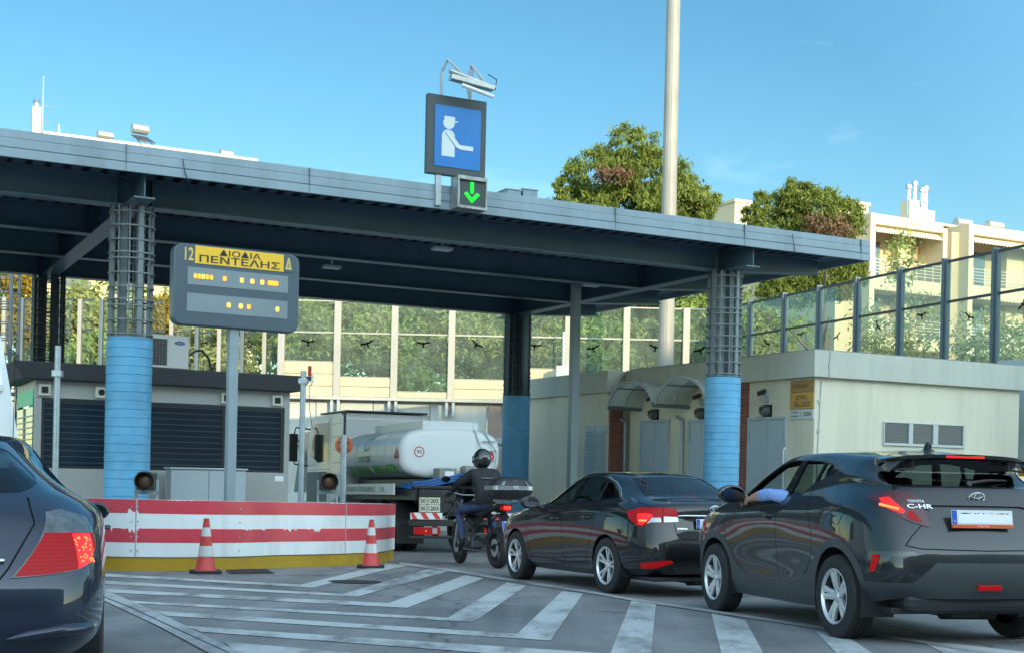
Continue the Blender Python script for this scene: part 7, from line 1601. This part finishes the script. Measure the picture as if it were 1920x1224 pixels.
mb=MB(); mb.tube([(1.84,0,.50),(1.68,0,.70),(1.5,0,.72),(1.3,0,.66)],[.05,.075,.075,.05],8); mb.v=[(x,y,z) for x,y,z in mb.v]; mb.build('front_mudguard',PBLACK,bk,smooth=True)
mb=MB(); mb.add([(-.05,.09,.92),(-.05,-.09,.92),(-.38,-.07,.72),(-.38,.07,.72),(-.05,.09,.88),(-.05,-.09,.88),(-.36,-.07,.68),(-.36,.07,.68)],[(0,1,2,3),(7,6,5,4),(0,4,5,1),(1,5,6,2),(2,6,7,3),(3,7,4,0)]); mb.tube([(.0,.08,.35),(-.32,.06,.45),(-.36,.0,.7)],.012,6); mb.build('rear_mudguard',BLACK,bk)
mb=MB(); mb.sphere((-.27,0,.965),.05,.11,.055,18,10); tl_=mb.build('tail_lamp',RLAMP,bk,smooth='full')
for yy in(-.05,-.02,.01,.04):
    for zz in(.95,.98): mb=MB(); mb.sphere((-.318+abs(yy)*.25,yy,zz),.011,n=8,m=6); mb.build('lamp_bulb',RHOT,tl_)
mb=MB(); mb.sphere((-.29,0,.965),.04,.078,.04,14,8); mb.build('lit_lens',RLIT,tl_,smooth='full')
for s_ in(1,-1): mb=MB(); mb.tube([(-.22,s_*.08,.88),(-.24,s_*.17,.88)],.008,5); mb.sphere((-.25,s_*.20,.88),.03,.045,.025,10,7); mb.build('indicator',pm('indicator_lens',(.6,.6,.58),.3),bk,smooth='full')
plate(bk,(-.385,0,.66),(0,-1,0),(-1,0,.35),'OT',.21,.20)
# top case
tcx=-.36
def loft(secs,mat,name,parent,smooth=True):
    mb=MB(); vs=[];n=28
    for z,rx,ry,cx in secs:
        for k in range(n):
            a=2*PI*k/n; e=.42; vs.append((tcx+cx+rx*1.12*math.copysign(abs(math.cos(a))**e,math.cos(a)),ry*1.22*math.copysign(abs(math.sin(a))**e,math.sin(a)),z))
    mb.add(vs,[(i*n+k,i*n+(k+1)%n,(i+1)*n+(k+1)%n,(i+1)*n+k) for i in range(len(secs)-1) for k in range(n)]+[tuple(range(n-1,-1,-1)),tuple((len(secs)-1)*n+k for k in range(n))]); return mb.build(name,mat,parent,smooth=smooth)
tcb=loft([(1.10,.15,.19,0),(1.13,.19,.235,0),(1.22,.22,.285,0),(1.245,.225,.29,0)],BLACK,'top_case',bk)
loft([(1.247,.225,.292,0),(1.31,.222,.29,0)],pm('silver_trim',(.30,.33,.35),.3,.6),'silver_band',tcb)
loft([(1.312,.222,.288,0),(1.37,.205,.262,0),(1.42,.16,.21,0),(1.445,.10,.14,0)],BLACK,'lid',tcb)
mb=MB(); mb.obox((tcx-.252,0,1.28),(1,0,0),(0,1,0),(0,0,1),.012,.055,.03); mb.build('latch',GALV,tcb,bevel=.006)
mb=MB()
for s_ in(1,-1): mb.add([(tcx-.19,s_*.325,1.315),(tcx-.262,s_*.20,1.315),(tcx-.236,s_*.16,1.385),(tcx-.15,s_*.285,1.38)],[(0,1,2,3)])
mb.build('smoked_reflector',pm('smoked_silver',(.22,.26,.28),.15,.5),tcb,fix=False)
lettering('GIVI',.06,.016,GALV,tcb,(tcx-.215,0,1.395),(0,-1,0),(-.35,0,1),depth=.012)
mb=MB(); mb.box(-.45,.0,-.10,.10,1.06,1.10); mb.tube([(-.1,.14,1.0),(-.35,.15,1.07),(-.5,.0,1.09),(-.35,-.15,1.07),(-.1,-.14,1.0)],.012,7); mb.build('luggage_rack',GALV,bk)
# rider
rd=thing('person','person in a black jacket, blue jeans and black helmet sitting on the motorcycle','person',B0,0); rd.rotation_euler=bk.rotation_euler
N_=[((.42,0,1.02),(.20,.16)),((.46,0,1.20),(.195,.15)),((.54,0,1.42),(.22,.165)),((.61,0,1.53),(.14,.12)),((.66,0,1.60),.062),
 ((.60,.20,1.51),.092),((.82,.38,1.34),.070),((1.06,.36,1.22),.046),
 ((.60,-.20,1.51),.092),((.82,-.38,1.34),.070),((1.06,-.36,1.22),.046),
 ((.50,.13,1.00),.10),((.86,.27,.93),.082),((.98,.28,.86),.066),((.83,.29,.58),.056),((.76,.29,.42),.048),((.80,.29,.345),.048),((.95,.30,.325),.036),
 ((.50,-.13,1.00),.10),((.86,-.27,.93),.082),((.98,-.28,.86),.066),((.83,-.29,.58),.056),((.76,-.29,.42),.048),((.80,-.29,.345),.048),((.95,-.30,.325),.036)]
E_=[(0,1),(1,2),(2,3),(3,4),(2,5),(5,6),(6,7),(2,8),(8,9),(9,10),(0,11),(11,12),(12,13),(13,14),(14,15),(15,16),(16,17),(0,18),(18,19),(19,20),(20,21),(21,22),(22,23),(23,24)]
def rm(c_):
    if c_.z<.46: return 2
    if c_.z<1.0 or (c_.x>.72 and abs(c_.y)>.1 and c_.z<1.04): return 1
    return 0
skinned('body',N_,E_,[JK,JEAN,BOOT],rd,rm)
mb=MB(); mb.sphere((.68,0,1.755),.172,.148,.172,24,16); mb.v=[(x+(.03 if z<1.70 and x>.7 else 0),y,max(z,1.60)) for x,y,z in mb.v]; hm=mb.build('helmet',HELM,rd,smooth='full')
mb=MB(); vs=[]
for i in range(13):
    a=-1.15+2.3*i/12
    for z,r in((1.69,.178),(1.80,.176)): vs.append((.68+r*math.cos(a)+.004,r*.90*math.sin(a),z))
mb.add(vs,[(2*i,2*i+2,2*i+3,2*i+1) for i in range(12)]); mb.build('visor',pm('visor',(.03,.035,.04),.05),hm,fix=False)
mb=MB(); mb.cyl((.70,-.152,1.75),(.70,.152,1.75),.028,n=14); mb.build('visor_pivot',GALV,hm)
hand(rd,(1.06,.36,1.22),(1.175,.38,1.175),(0,1,0),JK); hand(rd,(1.06,-.36,1.22),(1.175,-.38,1.175),(0,1,0),JK)
mb=MB(); mb.obox((.405,0,1.44),(.97,0,.25),(0,1,0),(-.25,0,.97),.006,.13,.010); mb.build('reflective_piping',pm('piping',(.16,.17,.18),.5),rd)
# crossover driver
def driver(car,label,y,arm_out,x=1.02,dz=0,shirt=SHIRT):
    t=thing('person',label,'person',car.location); t.rotation_euler=car.rotation_euler
    s_=y
    N=[((x-.02,s_,.62+dz),(.17,.13)),((x-.03,s_,.82+dz),(.16,.11)),((x-.06,s_,1.03+dz),(.185,.12)),((x-.05,s_,1.14+dz),(.11,.09)),((x-.03,s_,1.21+dz),.055),
     ((x-.04,s_+.18,1.10+dz),.07)]
    if arm_out: N+=[((x+.22,s_+.45,1.17),.062),((x+.34,s_+.475,1.185),.060),((x+.62,s_+.47,1.165),.052),((x+.74,s_+.475,1.15),.036),((x+.86,s_+.48,1.13),.030)]
    else: N+=[((x+.15,s_+.26,.90+dz),.055),((x+.3,s_+.25,.90+dz),.05),((x+.50,s_+.18,1.0+dz),.042),((x+.60,s_+.16,1.05+dz),.036),((x+.64,s_+.16,1.06+dz),.034)]
    N+=[((x-.04,s_-.18,1.10+dz),.07),((x+.15,s_-.24,.88+dz),.055),((x+.45,s_-.20,.97+dz),.042),((x+.60,s_-.16,1.05+dz),.034)]
    N+=[((x+.05,s_+.10,.60+dz),.09),((x+.45,s_+.14,.62+dz),.08),((x+.75,s_+.14,.42+dz),.055),((x+.05,s_-.10,.60+dz),.09),((x+.45,s_-.14,.62+dz),.08),((x+.75,s_-.14,.42+dz),.055)]
    E=[(0,1),(1,2),(2,3),(3,4),(2,5),(5,6),(6,7),(7,8),(8,9),(9,10),(2,11),(11,12),(12,13),(13,14),(0,15),(15,16),(16,17),(0,18),(18,19),(19,20)]
    skinned('body',N,E,[shirt,SKIN,JEAN],t,lambda c_:2 if c_.z<.68+dz and c_.x>x+.08 else (1 if c_.x>x+.68 and arm_out or c_.x>x+.55 else 0))
    mb=MB(); mb.sphere((x+.0,s_,1.33+dz),.098,.078,.118,20,14); mb.v=[(a+(.012 if a>x+.08 and abs(c_-(1.31+dz))<.03 and abs(b-s_)<.02 else 0),b,c_) for a,b,c_ in mb.v]; mb.cyl((x+.095,s_,1.345+dz),(x+.122,s_,1.305+dz),.010,.015,n=8)
    for q in(-1,1): mb.sphere((x-.005,s_+q*.08,1.325+dz),.018,.010,.03,8,6)
    h_=mb.build('head',SKIN,t,smooth='full')
    mb=MB()
    for q in(-1,1): mb.sphere((x+.083,s_+q*.03,1.345+dz),.012,.014,.008,8,6)
    mb.build('eyes',BLACK,h_); mb=MB(); mb.box(x+.088,x+.098,s_-.025,s_+.025,1.262+dz,1.270+dz); mb.build('mouth',pm('lips',(.30,.12,.10),.5),h_)
    mb=MB(); mb.sphere((x-.015,s_,1.35+dz),.105,.087,.115,20,14); mb.v=[(a,b,max(c_,1.33+dz) if a>x+.02 else max(c_,1.27+dz)) for a,b,c_ in mb.v]; mb.v=[(min(a,x+.06),b,c_) for a,b,c_ in mb.v]; mb.build('hair',HAIRM,h_,smooth='full')
    if arm_out:
        W0=Vector((x+.86,s_+.48,1.13)); mb=MB(); mb.sphere(W0+Vector((.045,.0,-.01)),.05,.018,.038,12,8)
        for k,l_ in enumerate((.07,.078,.072,.058)):
            a=W0+Vector((.085,.004,.018-.017*k)); mb.tube([a,a+Vector((l_*.5,.006,-.014)),a+Vector((l_*.85,.002,-.040))],[.0095,.0085,.0065],7)
        a=W0+Vector((.03,-.002,.03)); mb.tube([a,a+Vector((.035,-.006,.02)),a+Vector((.065,-.006,.018))],[.011,.010,.007],7); mb.build('hand',SKIN,t,smooth='full')
    return t
driver(CAR1,'driver of the dark grey crossover resting a light blue sleeved arm on the open window','x',1) if 0 else driver(CAR1,'person in a light blue shirt resting an arm out of the grey crossover window',.37,True)
driver(CAR2,'person barely visible behind the tinted side window of the black sedan',.37,False,x=1.0,dz=-.12,shirt=WHSH)
# ================================================================ tanker
TA=.4455; tk=thing('tanker_truck','small white fuel tanker with green lettering on its tank, waiting at the booth','truck',(-1.26,27.5,gz(27.5)),0); tk.rotation_euler=(0,GK*math.cos(TA),PI/2+TA)
TW=pm('tank_white',(.70,.73,.74),.42,0,var=.03,coat=.1,dirt=(.42,.44,.44),dirt_amt=.25,ds=1.5); TS=pm('tank_side_grey',(.50,.53,.56),.38,0,coat=.15,var=.05,dirt=(.36,.38,.40),dirt_amt=.5,streak=True)
def sup(n,rx,rz,e): return [(rx*math.copysign(abs(math.cos(2*PI*k/n))**e,math.cos(2*PI*k/n)),rz*math.copysign(abs(math.sin(2*PI*k/n))**e,math.sin(2*PI*k/n))) for k in range(n)]
n=56; ZC,RX,RZ=2.03,1.12,.53; mb=MB(); secs=[(.10,.90,.88),(.02,.97,.965),(.0,.985,.98),(.05,1.0,1.0),(3.5,1.0,1.0),(3.58,.97,.97)]
secs=[(-.06,.80,.78),(-.045,.90,.89),(-.01,.965,.96),(.05,1.0,1.0),(3.5,1.0,1.0),(3.58,.97,.97)]
vs=[]
for x,fy,fz in secs:
    for y,z in sup(n,RX*fy,RZ*fz,.62): vs.append((x,y,ZC+z))
mb.add(vs,[(i*n+k,i*n+(k+1)%n,(i+1)*n+(k+1)%n,(i+1)*n+k) for i in range(len(secs)-1) for k in range(n)]+[tuple(range(n-1,-1,-1)),tuple((len(secs)-1)*n+k for k in range(n))]); mb.build('tank',TW,tk,smooth=True)
mb=MB(); vs=[]
for x in(.052,3.49):
    for y,z in sup(n,RX*1.003,RZ*1.004,.62): vs.append((x,y,ZC+z))
mb.add(vs,[(k,(k+1)%n,n+(k+1)%n,n+k) for k in range(n)]); mb.build('tank_side_sheet',TS,tk,smooth=True)
mb=MB(); mb.box(.02,2.9,.50,.62,2.42,2.70); mb.box(.02,2.9,-.62,-.50,2.42,2.70); mb.box(.02,.06,-.499,.499,2.42,2.70); mb.box(2.86,2.9,-.499,.499,2.42,2.62); mb.build('top_rail_box',TW,tk,bevel=.01)
mb=MB(); 
for x in(.8,1.7,2.5): mb.cyl((x,0,2.5),(x,0,2.62),.28,n=20); mb.cyl((x,0,2.62),(x,0,2.66),.2,n=20)
mb.build('hatch',BLACK,tk,bevel=.01)
for x in(.9,1.8,2.7):
    mb=MB(); vs=[]
    for xx,f in((x-.02,1.003),(x,1.012),(x+.02,1.003)):
        for y,z in sup(n,RX*f,RZ*f,.62): vs.append((xx,y,ZC+z))
    mb.add(vs,[(i*n+k,i*n+(k+1)%n,(i+1)*n+(k+1)%n,(i+1)*n+k) for i in range(2) for k in range(n)]); mb.build('weld_band',TS,tk,smooth=True)
mb=MB(); mb.tube([(-.10,-.95,1.55),(-.12,-.98,2.1),(-.05,-.7,2.55)],.015,6); mb.tube([(-.10,-.65,1.52),(-.12,-.66,2.1),(-.05,-.5,2.55)],.015,6)
for z in(1.7,1.9,2.1,2.3): mb.cyl((-.11,-.97,z),(-.11,-.66,z),.012,n=6)
mb.build('ladder',GALV,tk)
# cab
cab=MB(); pr=[(3.72,1.15),(3.72,2.95),(3.80,3.04),(5.15,3.06),(5.55,3.0),(5.75,2.25),(5.80,1.0),(5.30,.75),(4.9,.75)]
cab.prism(pr,2.16,origin=(0,-1.08,0)); cab.build('cab',pm('cab_white',(.80,.82,.82),.35,0,coat=.3,var=.02),tk,bevel=.06,seg=3)
for s_ in(1,-1):
    mb=MB(); y=s_*1.083; pts=[(4.55,1.95),(4.55,2.86),(5.30,2.86),(5.52,2.1),(5.10,1.92)]
    mb.add([(x,y,z) for x,z in pts]+[(x,y+s_*.004,z) for x,z in pts],[tuple(range(5)),tuple(range(9,4,-1))]+[(i,5+i,5+(i+1)%5,(i+1)%5) for i in range(5)]); mb.build('cab_window',pm('cab_glass',(.035,.05,.055),.08,spec=.8),tk)
    mb=MB(); 
    for q in ([(4.45,1.0),(4.45,2.92)],[(4.45,1.75),(5.68,1.75)]): p_=stroke(q,.014); mb.add([(x,y+s_*.001,z) for x,z in p_],[tuple(range(len(p_)))])
    for z in(1.6,1.9,2.2,2.5,2.8): p_=stroke([(3.85,z),(4.35,z)],.012); mb.add([(x,y+s_*.001,z2) for x,z2 in p_],[(0,1,2,3)])
    mb.build('panel_line',pm('line_grey',(.30,.33,.34),.6),tk,fix=False)
    mb=MB(); mb.tube([(5.62,s_*1.05,2.75),(5.80,s_*1.35,2.8),(5.80,s_*1.40,2.62)],.02,6); mb.tube([(5.70,s_*1.05,1.85),(5.80,s_*1.38,1.9),(5.80,s_*1.40,2.0)],.02,6); mb.obox((5.80,s_*1.42,2.30),(1,0,0),(0,1,0),(0,0,1),.05,.10,.34); mb.build('cab_mirror',BLACK,tk,bevel=.03)
mb=MB(); mb.box(4.6,5.72,-1.09,-1.081,.95,1.7); mb.box(4.6,5.72,1.081,1.09,.95,1.7); mb.build('cab_step',pm('cab_grey',(.18,.19,.19),.6),tk)
mb=MB(); mb.add([(3.80,-1.0,3.06),(3.80,1.0,3.06),(5.2,1.0,3.08),(5.2,-1.0,3.08),(3.80,-1.0,3.10),(3.80,1.0,3.10),(5.2,1.0,3.12),(5.2,-1.0,3.12)],[(3,2,1,0),(4,5,6,7),(0,1,5,4),(1,2,6,5),(2,3,7,6),(3,0,4,7)]); mb.build('roof_hatch',BLACK,tk)
for ob_ in list(tk.children):
    if ob_.name.split('.')[0] in('cab','cab_window','panel_line','cab_mirror','cab_step','roof_hatch'):
        for v in ob_.data.vertices:
            if v.co.x>3.8: v.co.x=3.8+(v.co.x-3.8)*1.42
# chassis
mb=MB(); mb.box(-.55,6.2,.34,.44,.80,1.05); mb.box(-.55,6.2,-.44,-.34,.80,1.05)
for x in(-.5,.6,1.7,2.8,3.6): mb.box(x,x+.1,-.339,.339,.82,1.03)
mb.box(-.1,3.6,.62,.74,1.30,1.50); mb.box(-.1,3.6,-.74,-.62,1.30,1.50); mb.box(-.55,3.6,-.9,.9,1.06,1.28); mb.build('chassis',BLACK,tk,bevel=.01)
mb=MB(); mb.box(.4,3.7,1.06,1.10,1.17,1.40); mb.box(.4,3.7,-1.10,-1.06,1.17,1.40); mb.build('side_board',TW,tk)
lettering('ΘΕΡΜΑΝΣΗΣ ΠΕΤΡΕΛΑΙΟ ΚΙΝΗΣΗΣ',1.9,.11,INK,tk,(2.45,1.103,1.28),(-1,0,0),(0,0,1)); lettering('OIL',.34,.11,pm('green_ink',(.03,.32,.10),.5),tk,(1.05,1.103,1.28),(-1,0,0),(0,0,1))
def twheel(x,r=.47,dual=True):
    for s_ in(1,-1):
        w=bpy.data.objects.new('wheel',None); COL.objects.link(w); w.parent=tk; w.location=(x,s_*(.90 if dual else .95),r); w.rotation_euler=(0,0,0 if s_>0 else PI)
        for dy in ((-.30,0) if dual else (0,)):
            mb=MB(); mb.v=[]; mb.lathe([(.27,-.12),(r-.06,-.13),(r,-.10),(r,.10),(r-.06,.13),(.27,.12)],(0,dy,0),(0,1,0),n=40); mb.build('tyre',RUBBER,w,smooth=True)
        mb=MB(); mb.lathe([(.27,.12),(.25,.10),(.22,.02),(.12,.0),(.10,.06),(0,.06)],(0,0,0),(0,1,0),n=28); mb.build('rim',pm('truck_rim',(.3,.31,.31),.5,.5),w,smooth=True)
twheel(.85); twheel(5.4,.47,False)
mb=MB()
for s_ in(1,-1):
    vs=[]
    for i in range(15):
        a=-.1+3.34*i/14; vs+=[(.85+.60*math.cos(a),s_*.55,.47+.60*math.sin(a)),(.85+.60*math.cos(a),s_*1.12,.47+.60*math.sin(a))]
    mb.add(vs,[(2*i,2*i+2,2*i+3,2*i+1) for i in range(14)])
mb.box(.05,.10,.55,1.12,.18,.60); mb.box(.05,.10,-1.12,-.55,.18,.60); mb.build('mudguard',BLACK,tk,fix=False)
mb=MB(); mb.box(-.62,-.50,-1.1,1.1,.55,.68); mb.box(-.62,-.5,-1.1,1.1,.30,.36); mb.box(-.62,-.52,-.6,-.5,.36,.55); mb.box(-.62,-.52,.5,.6,.36,.55); mb.build('rear_bar',BLACK,tk,bevel=.012)
for s_ in(1,-1):
    mb=MB(); mb.box(-.66,-.60,s_*.75-.28,s_*.75+.28,.38,.53); tl=mb.build('tail_lamp',RLAMP,tk,bevel=.01)
    mb=MB(); mb.box(-.668,-.661,s_*.75-.20,s_*.75-.10,.40,.51); mb.build('white_lens',CLAMP,tl); mb=MB(); mb.sphere((-.665,s_*.75+.04,.455),.012,n=8,m=6); mb.build('lamp_bulb',RHOT,tl)
    q=.78*s_; 
    mb=MB(); mb.box(-.66,-.64,q-.34,q+.34,.69,.82); hp=mb.build('hazard_plate',PLW,tk)
    mb=MB()
    for k in range(3): a=q-.34+.03+k*.25; mb.add([(-.663,a,.692),(-.663,a+.11,.692),(-.663,min(a+.20,q+.34),.818),(-.663,a+.09,.818)],[(0,1,2,3)])
    mb.build('red_stripes',pm('stripe_red',(.60,.05,.04),.5),hp,fix=False)
mb=MB(); mb.box(-.65,-.63,.48,.94,.83,1.13); bd=mb.build('hazard_number_board',pm('board_cream',(.66,.64,.50),.5),tk)
mb=MB()
for y0,y1,z0,z1 in((.475,.945,.825,.835),(.475,.945,1.125,1.135),(.475,.945,.975,.985),(.475,.487,.836,1.124),(.933,.945,.836,1.124),(.765,.777,.836,1.124)): mb.box(-.656,-.651,y0,y1,z0,z1)
mb.build('board_lines',INK,bd)
for tx,y,z,w in(('30',.86,1.055,.11),('1202',.63,1.055,.22),('30',.86,.905,.11),('1203',.63,.905,.22)): lettering(tx,w,.085,INK,bd,(-.655,y,z),(0,-1,0),(0,0,1),bold=.02)
# rear equipment: meters, hoses, pump frame
mb=MB(); mb.box(-.50,-.02,-.95,1.0,1.30,1.36); mb.box(-.48,-.42,.9,.96,1.06,1.30); mb.box(-.48,-.42,-.9,-.84,1.06,1.30); mb.box(-.45,-.05,-.3,.3,.75,1.05); mb.box(-.5,-.1,-.75,-.4,.85,1.25); mb.tube([(-.5,.8,.70),(-.5,.8,1.3)],.03,6); mb.tube([(-.5,.3,.7),(-.52,.1,1.0),(-.5,-.2,1.25)],.03,6); mb.tube([(-.5,-.6,.6),(-.55,-.3,.9),(-.5,.2,1.05)],.035,6); mb.build('pump_frame',BLACK,tk,bevel=.01)
mb=MB(); mb.box(-.52,-.18,.08,.46,1.50,1.72); m_=mb.build('meter_box',pm('meter_grey',(.22,.23,.22),.5,var=.1),tk,bevel=.015)
mb=MB(); mb.box(-.53,-.521,.14,.34,1.56,1.66); mb.build('meter_face',PLW,m_)
mb=MB(); mb.box(-.52,-.2,-.46,-.10,1.50,1.78); mb.build('meter_box',MATS['meter_grey'],tk,bevel=.06)
HOSE=pm('blue_hose',(.01,.09,.28),.4)
for k in range(3):
    mb=MB(); mb.tube(catmull([Vector((-.1-.12*k,1.15-.1*k,1.36+.03*k)),Vector((-.36,.95,1.30+.05*k)),Vector((-.46,.6,1.36+.05*k)),Vector((-.5,.1,1.47+.05*k)),Vector((-.48,-.5,1.50+.04*k)),Vector((-.3,-.95,1.42)),Vector((0,-1.1,1.38))],5),.038,8); mb.build('hose',HOSE,tk,smooth='full')
mb=MB(); mb.box(-.50,-.25,-1.05,-.55,1.50,1.56); mb.build('yellow_tray',YP,tk,bevel=.01)
# markings on the tank
def disc(x,y,z,r,mat,parent,name,nx=True,r0=0):
    mb=MB(); mb.lathe([(r0,0),(r,0)],(x,y,z),(-1,0,0) if nx else (0,1,0),n=28); return mb.build(name,mat,parent,fix=False)
d_=disc(-.066,.72,2.05,.115,PLW,tk,'speed_sticker'); disc(-.068,.72,2.05,.112,pm('ring_red',(.6,.03,.04),.5),d_,'ring',r0=.09); lettering('90',.11,.085,INK,d_,(-.068,.72,2.05),(0,-1,0),(0,0,1))
d_=disc(-.066,-.86,1.99,.10,pm('reflect_red',(.65,.03,.03),.4),tk,'round_reflector'); mb=MB(); mb.box(-.075,-.069,-.92,-.80,1.975,2.005); mb.build('white_bar',PLW,d_)
def ty(z):  # tank side y at height z
    q=abs((z-ZC)/RZ); q=min(q,.999)**(1/.62); return RX*1.003*(math.sqrt(max(0,1-q*q)))**.62
def tp(p,off=.02): return Vector((p.x,ty(p.z)+off,p.z))
GI=MATS['green_ink']; GL2=pm('lime_green',(.12,.42,.05),.5)
lettering('GREC',.50,.13,GI,tk,(2.28,0,1.93),(-1,0,0),(0,0,1),proj=tp,bold=.02); lettering('OIL',.30,.13,INK,tk,(1.86,0,1.93),(-1,0,0),(0,0,1),proj=tp,bold=.02)
lettering('210 5756641  6986 640770',3.1,.20,GL2,tk,(1.84,0,1.70),(-1,0,0),(0,0,1),proj=tp,bold=.03)
def patch(name,pts,mat): mb=MB(); P=[tp(Vector((x,0,z)),.007) for x,z in pts]; mb.add(P,[tuple(range(len(P)))]); return mb.build(name,mat,tk,fix=False)
patch('leaf_emblem',smooth_poly([(2.15,2.12),(2.0,2.10),(1.82,2.20),(1.72,2.38),(1.70,2.46),(1.95,2.40),(2.12,2.30)],3),GI)
patch('leaf_vein',[(2.13,2.14),(2.08,2.15),(1.86,2.34),(1.90,2.35)],GL2)
patch('hazard_diamond',[(.32,1.96),(.17,1.76),(.02,1.96),(.17,2.14)],pm('diamond_red',(.35,.02,.03),.4))
# ================================================================ vans
def panel_van(name,label,X0,Y0,a,L_,Wd,H,seedy=0):
    t=thing(name,label,'van',(X0,Y0,gz(Y0)),0); t.rotation_euler=(0,GK*math.cos(a),PI/2+a)
    mb=MB(); n=18; vs=[]
    pr=[(0,.45,.0),(0,.95,.0),(.03,1.6,.02),(.10,H-.18,.10),(.22,H-.03,.2),(.5,H,.25),(L_*.55,H+.02,.25),(L_*.74,H-.05,.25),(L_*.80,H-.15,.2),(L_*.90,1.35,.06),(L_-.35,1.12,.04),(L_-.04,.95,.03),(L_,.6,.02),(L_-.03,.35,.02)]
    # cross-sections along x, each a rounded box with tumblehome
    xs_=[0,.06,.2,.5,L_*.3,L_*.55,L_*.72,L_*.80,L_*.86,L_*.92,L_-.15,L_]
    def top(x):
        P=[(0,H-.22),(.06,H-.10),(.2,H-.02),(.5,H),(L_*.55,H+.02),(L_*.72,H-.03),(L_*.80,H-.30),(L_*.86,1.62),(L_*.92,1.28),(L_-.15,1.12),(L_,.90)]
        for (x0,z0),(x1,z1) in zip(P,P[1:]):
            if x<=x1: return z0+(z1-z0)*(x-x0)/(x1-x0)
        return P[-1][1]
    for x in xs_:
        zt=top(x); hw=Wd/2*(.94 if x in(0,L_) else 1)
        sec=[(hw*.93,.32),(hw,.42),(hw,.95),(hw*.995,1.05),(hw-.16*max(0,(zt-1.05))/(H-1.05),zt*.55+1.05*.45),(hw-.28*(zt-1.05)/(H-1.05) if zt>1.05 else hw*.95,zt-.10),(hw-.42,zt-.02),(hw*.4,zt)]
        vs+=[(x,y,z) for y,z in sec]+[(x,-y,z) for y,z in sec[::-1]]
    m=16; mb.add(vs,[(i*m+k,i*m+(k+1)%m,(i+1)*m+(k+1)%m,(i+1)*m+k) for i in range(len(xs_)-1) for k in range(m)]+[tuple(range(m-1,-1,-1)),tuple((len(xs_)-1)*m+k for k in range(m))])
    b=mb.build('body',pm('van_white',(.70,.73,.74),.25,0,coat=.6,var=.02),t,smooth=True,bevel=.03)
    mb=MB(); mb.box(-.014,-.004,-.006,.006,.5,H-.3)
    for s_ in(1,-1): mb.box(-.014,-.004,s_*Wd*.43-.004,s_*Wd*.43+.004,.5,H-.35)
    mb.build('door_gap',SEAM,t)
    for s_ in(1,-1):
        for z in(.75,1.45,2.05 if H>2.3 else 1.6): mb=MB(); mb.box(-.04,.04,s_*(Wd*.41-.11*(z-.6))-.09,s_*(Wd*.41-.11*(z-.6))+.05,z,z+.08); mb.build('door_hinge',MATS['van_white'],t,bevel=.01)
        mb=MB(); mb.box(-.03,.03,s_*(Wd/2-.10)-.07,s_*(Wd/2-.10)+.07,.95,1.35); mb.build('tail_lamp',RLAMP,t,bevel=.015)
        mb=MB(); mb.add([(L_*.60,s_*(Wd/2+.004),1.25),(L_*.84,s_*(Wd/2-.0),1.25),(L_*.77,s_*(Wd/2-.12),H-.45),(L_*.60,s_*(Wd/2-.13),H-.42)],[(0,1,2,3)]); mb.build('side_window',WIND,t,fix=False)
        for x in(.85,L_-.95):
            w=bpy.data.objects.new('wheel',None); COL.objects.link(w); w.parent=t; w.location=(x,s_*(Wd/2-.10),.34); mb=MB(); mb.lathe([(.2,-.1),(.32,-.11),(.34,-.08),(.34,.08),(.32,.11),(.2,.1)],(0,0,0),(0,1,0),n=32); mb.build('tyre',RUBBER,w,smooth=True)
            mb=MB(); mb.lathe([(.2,s_*.09),(.18,s_*.06),(.05,s_*.08),(0,s_*.08)],(0,0,0),(0,1,0),n=24); mb.build('hub_cap',ALLOY,w,smooth=True)
    mb=MB(); mb.box(-.08,.1,-Wd/2+.05,Wd/2-.05,.40,.55); mb.build('rear_bumper',TRIM,t,bevel=.03)
    return t
# white van at the left edge: rear right corner at the booth side
q=at(50,830,13.5)
a_=.36; wv=Vector((math.cos(a_),math.sin(a_),0)); p=Vector((q.x,13.5,0))-wv*.98
panel_van('delivery_van','white panel van cropped by the left edge, seen from its rear right corner',p.x,p.y,a_,5.2,1.98,2.75)
# white box van in the lane beyond the tanker
q=at(786,790,37.5); a_=.4755; wv=Vector((math.cos(a_),math.sin(a_),0)); p=Vector((q.x,37.5,0))-wv*.9
v2=panel_van('delivery_van','white high-roofed van in the lane beyond the tanker, mostly hidden by it',p.x,p.y,a_,6.2,2.05,at(700,777,39).z-gz(38))
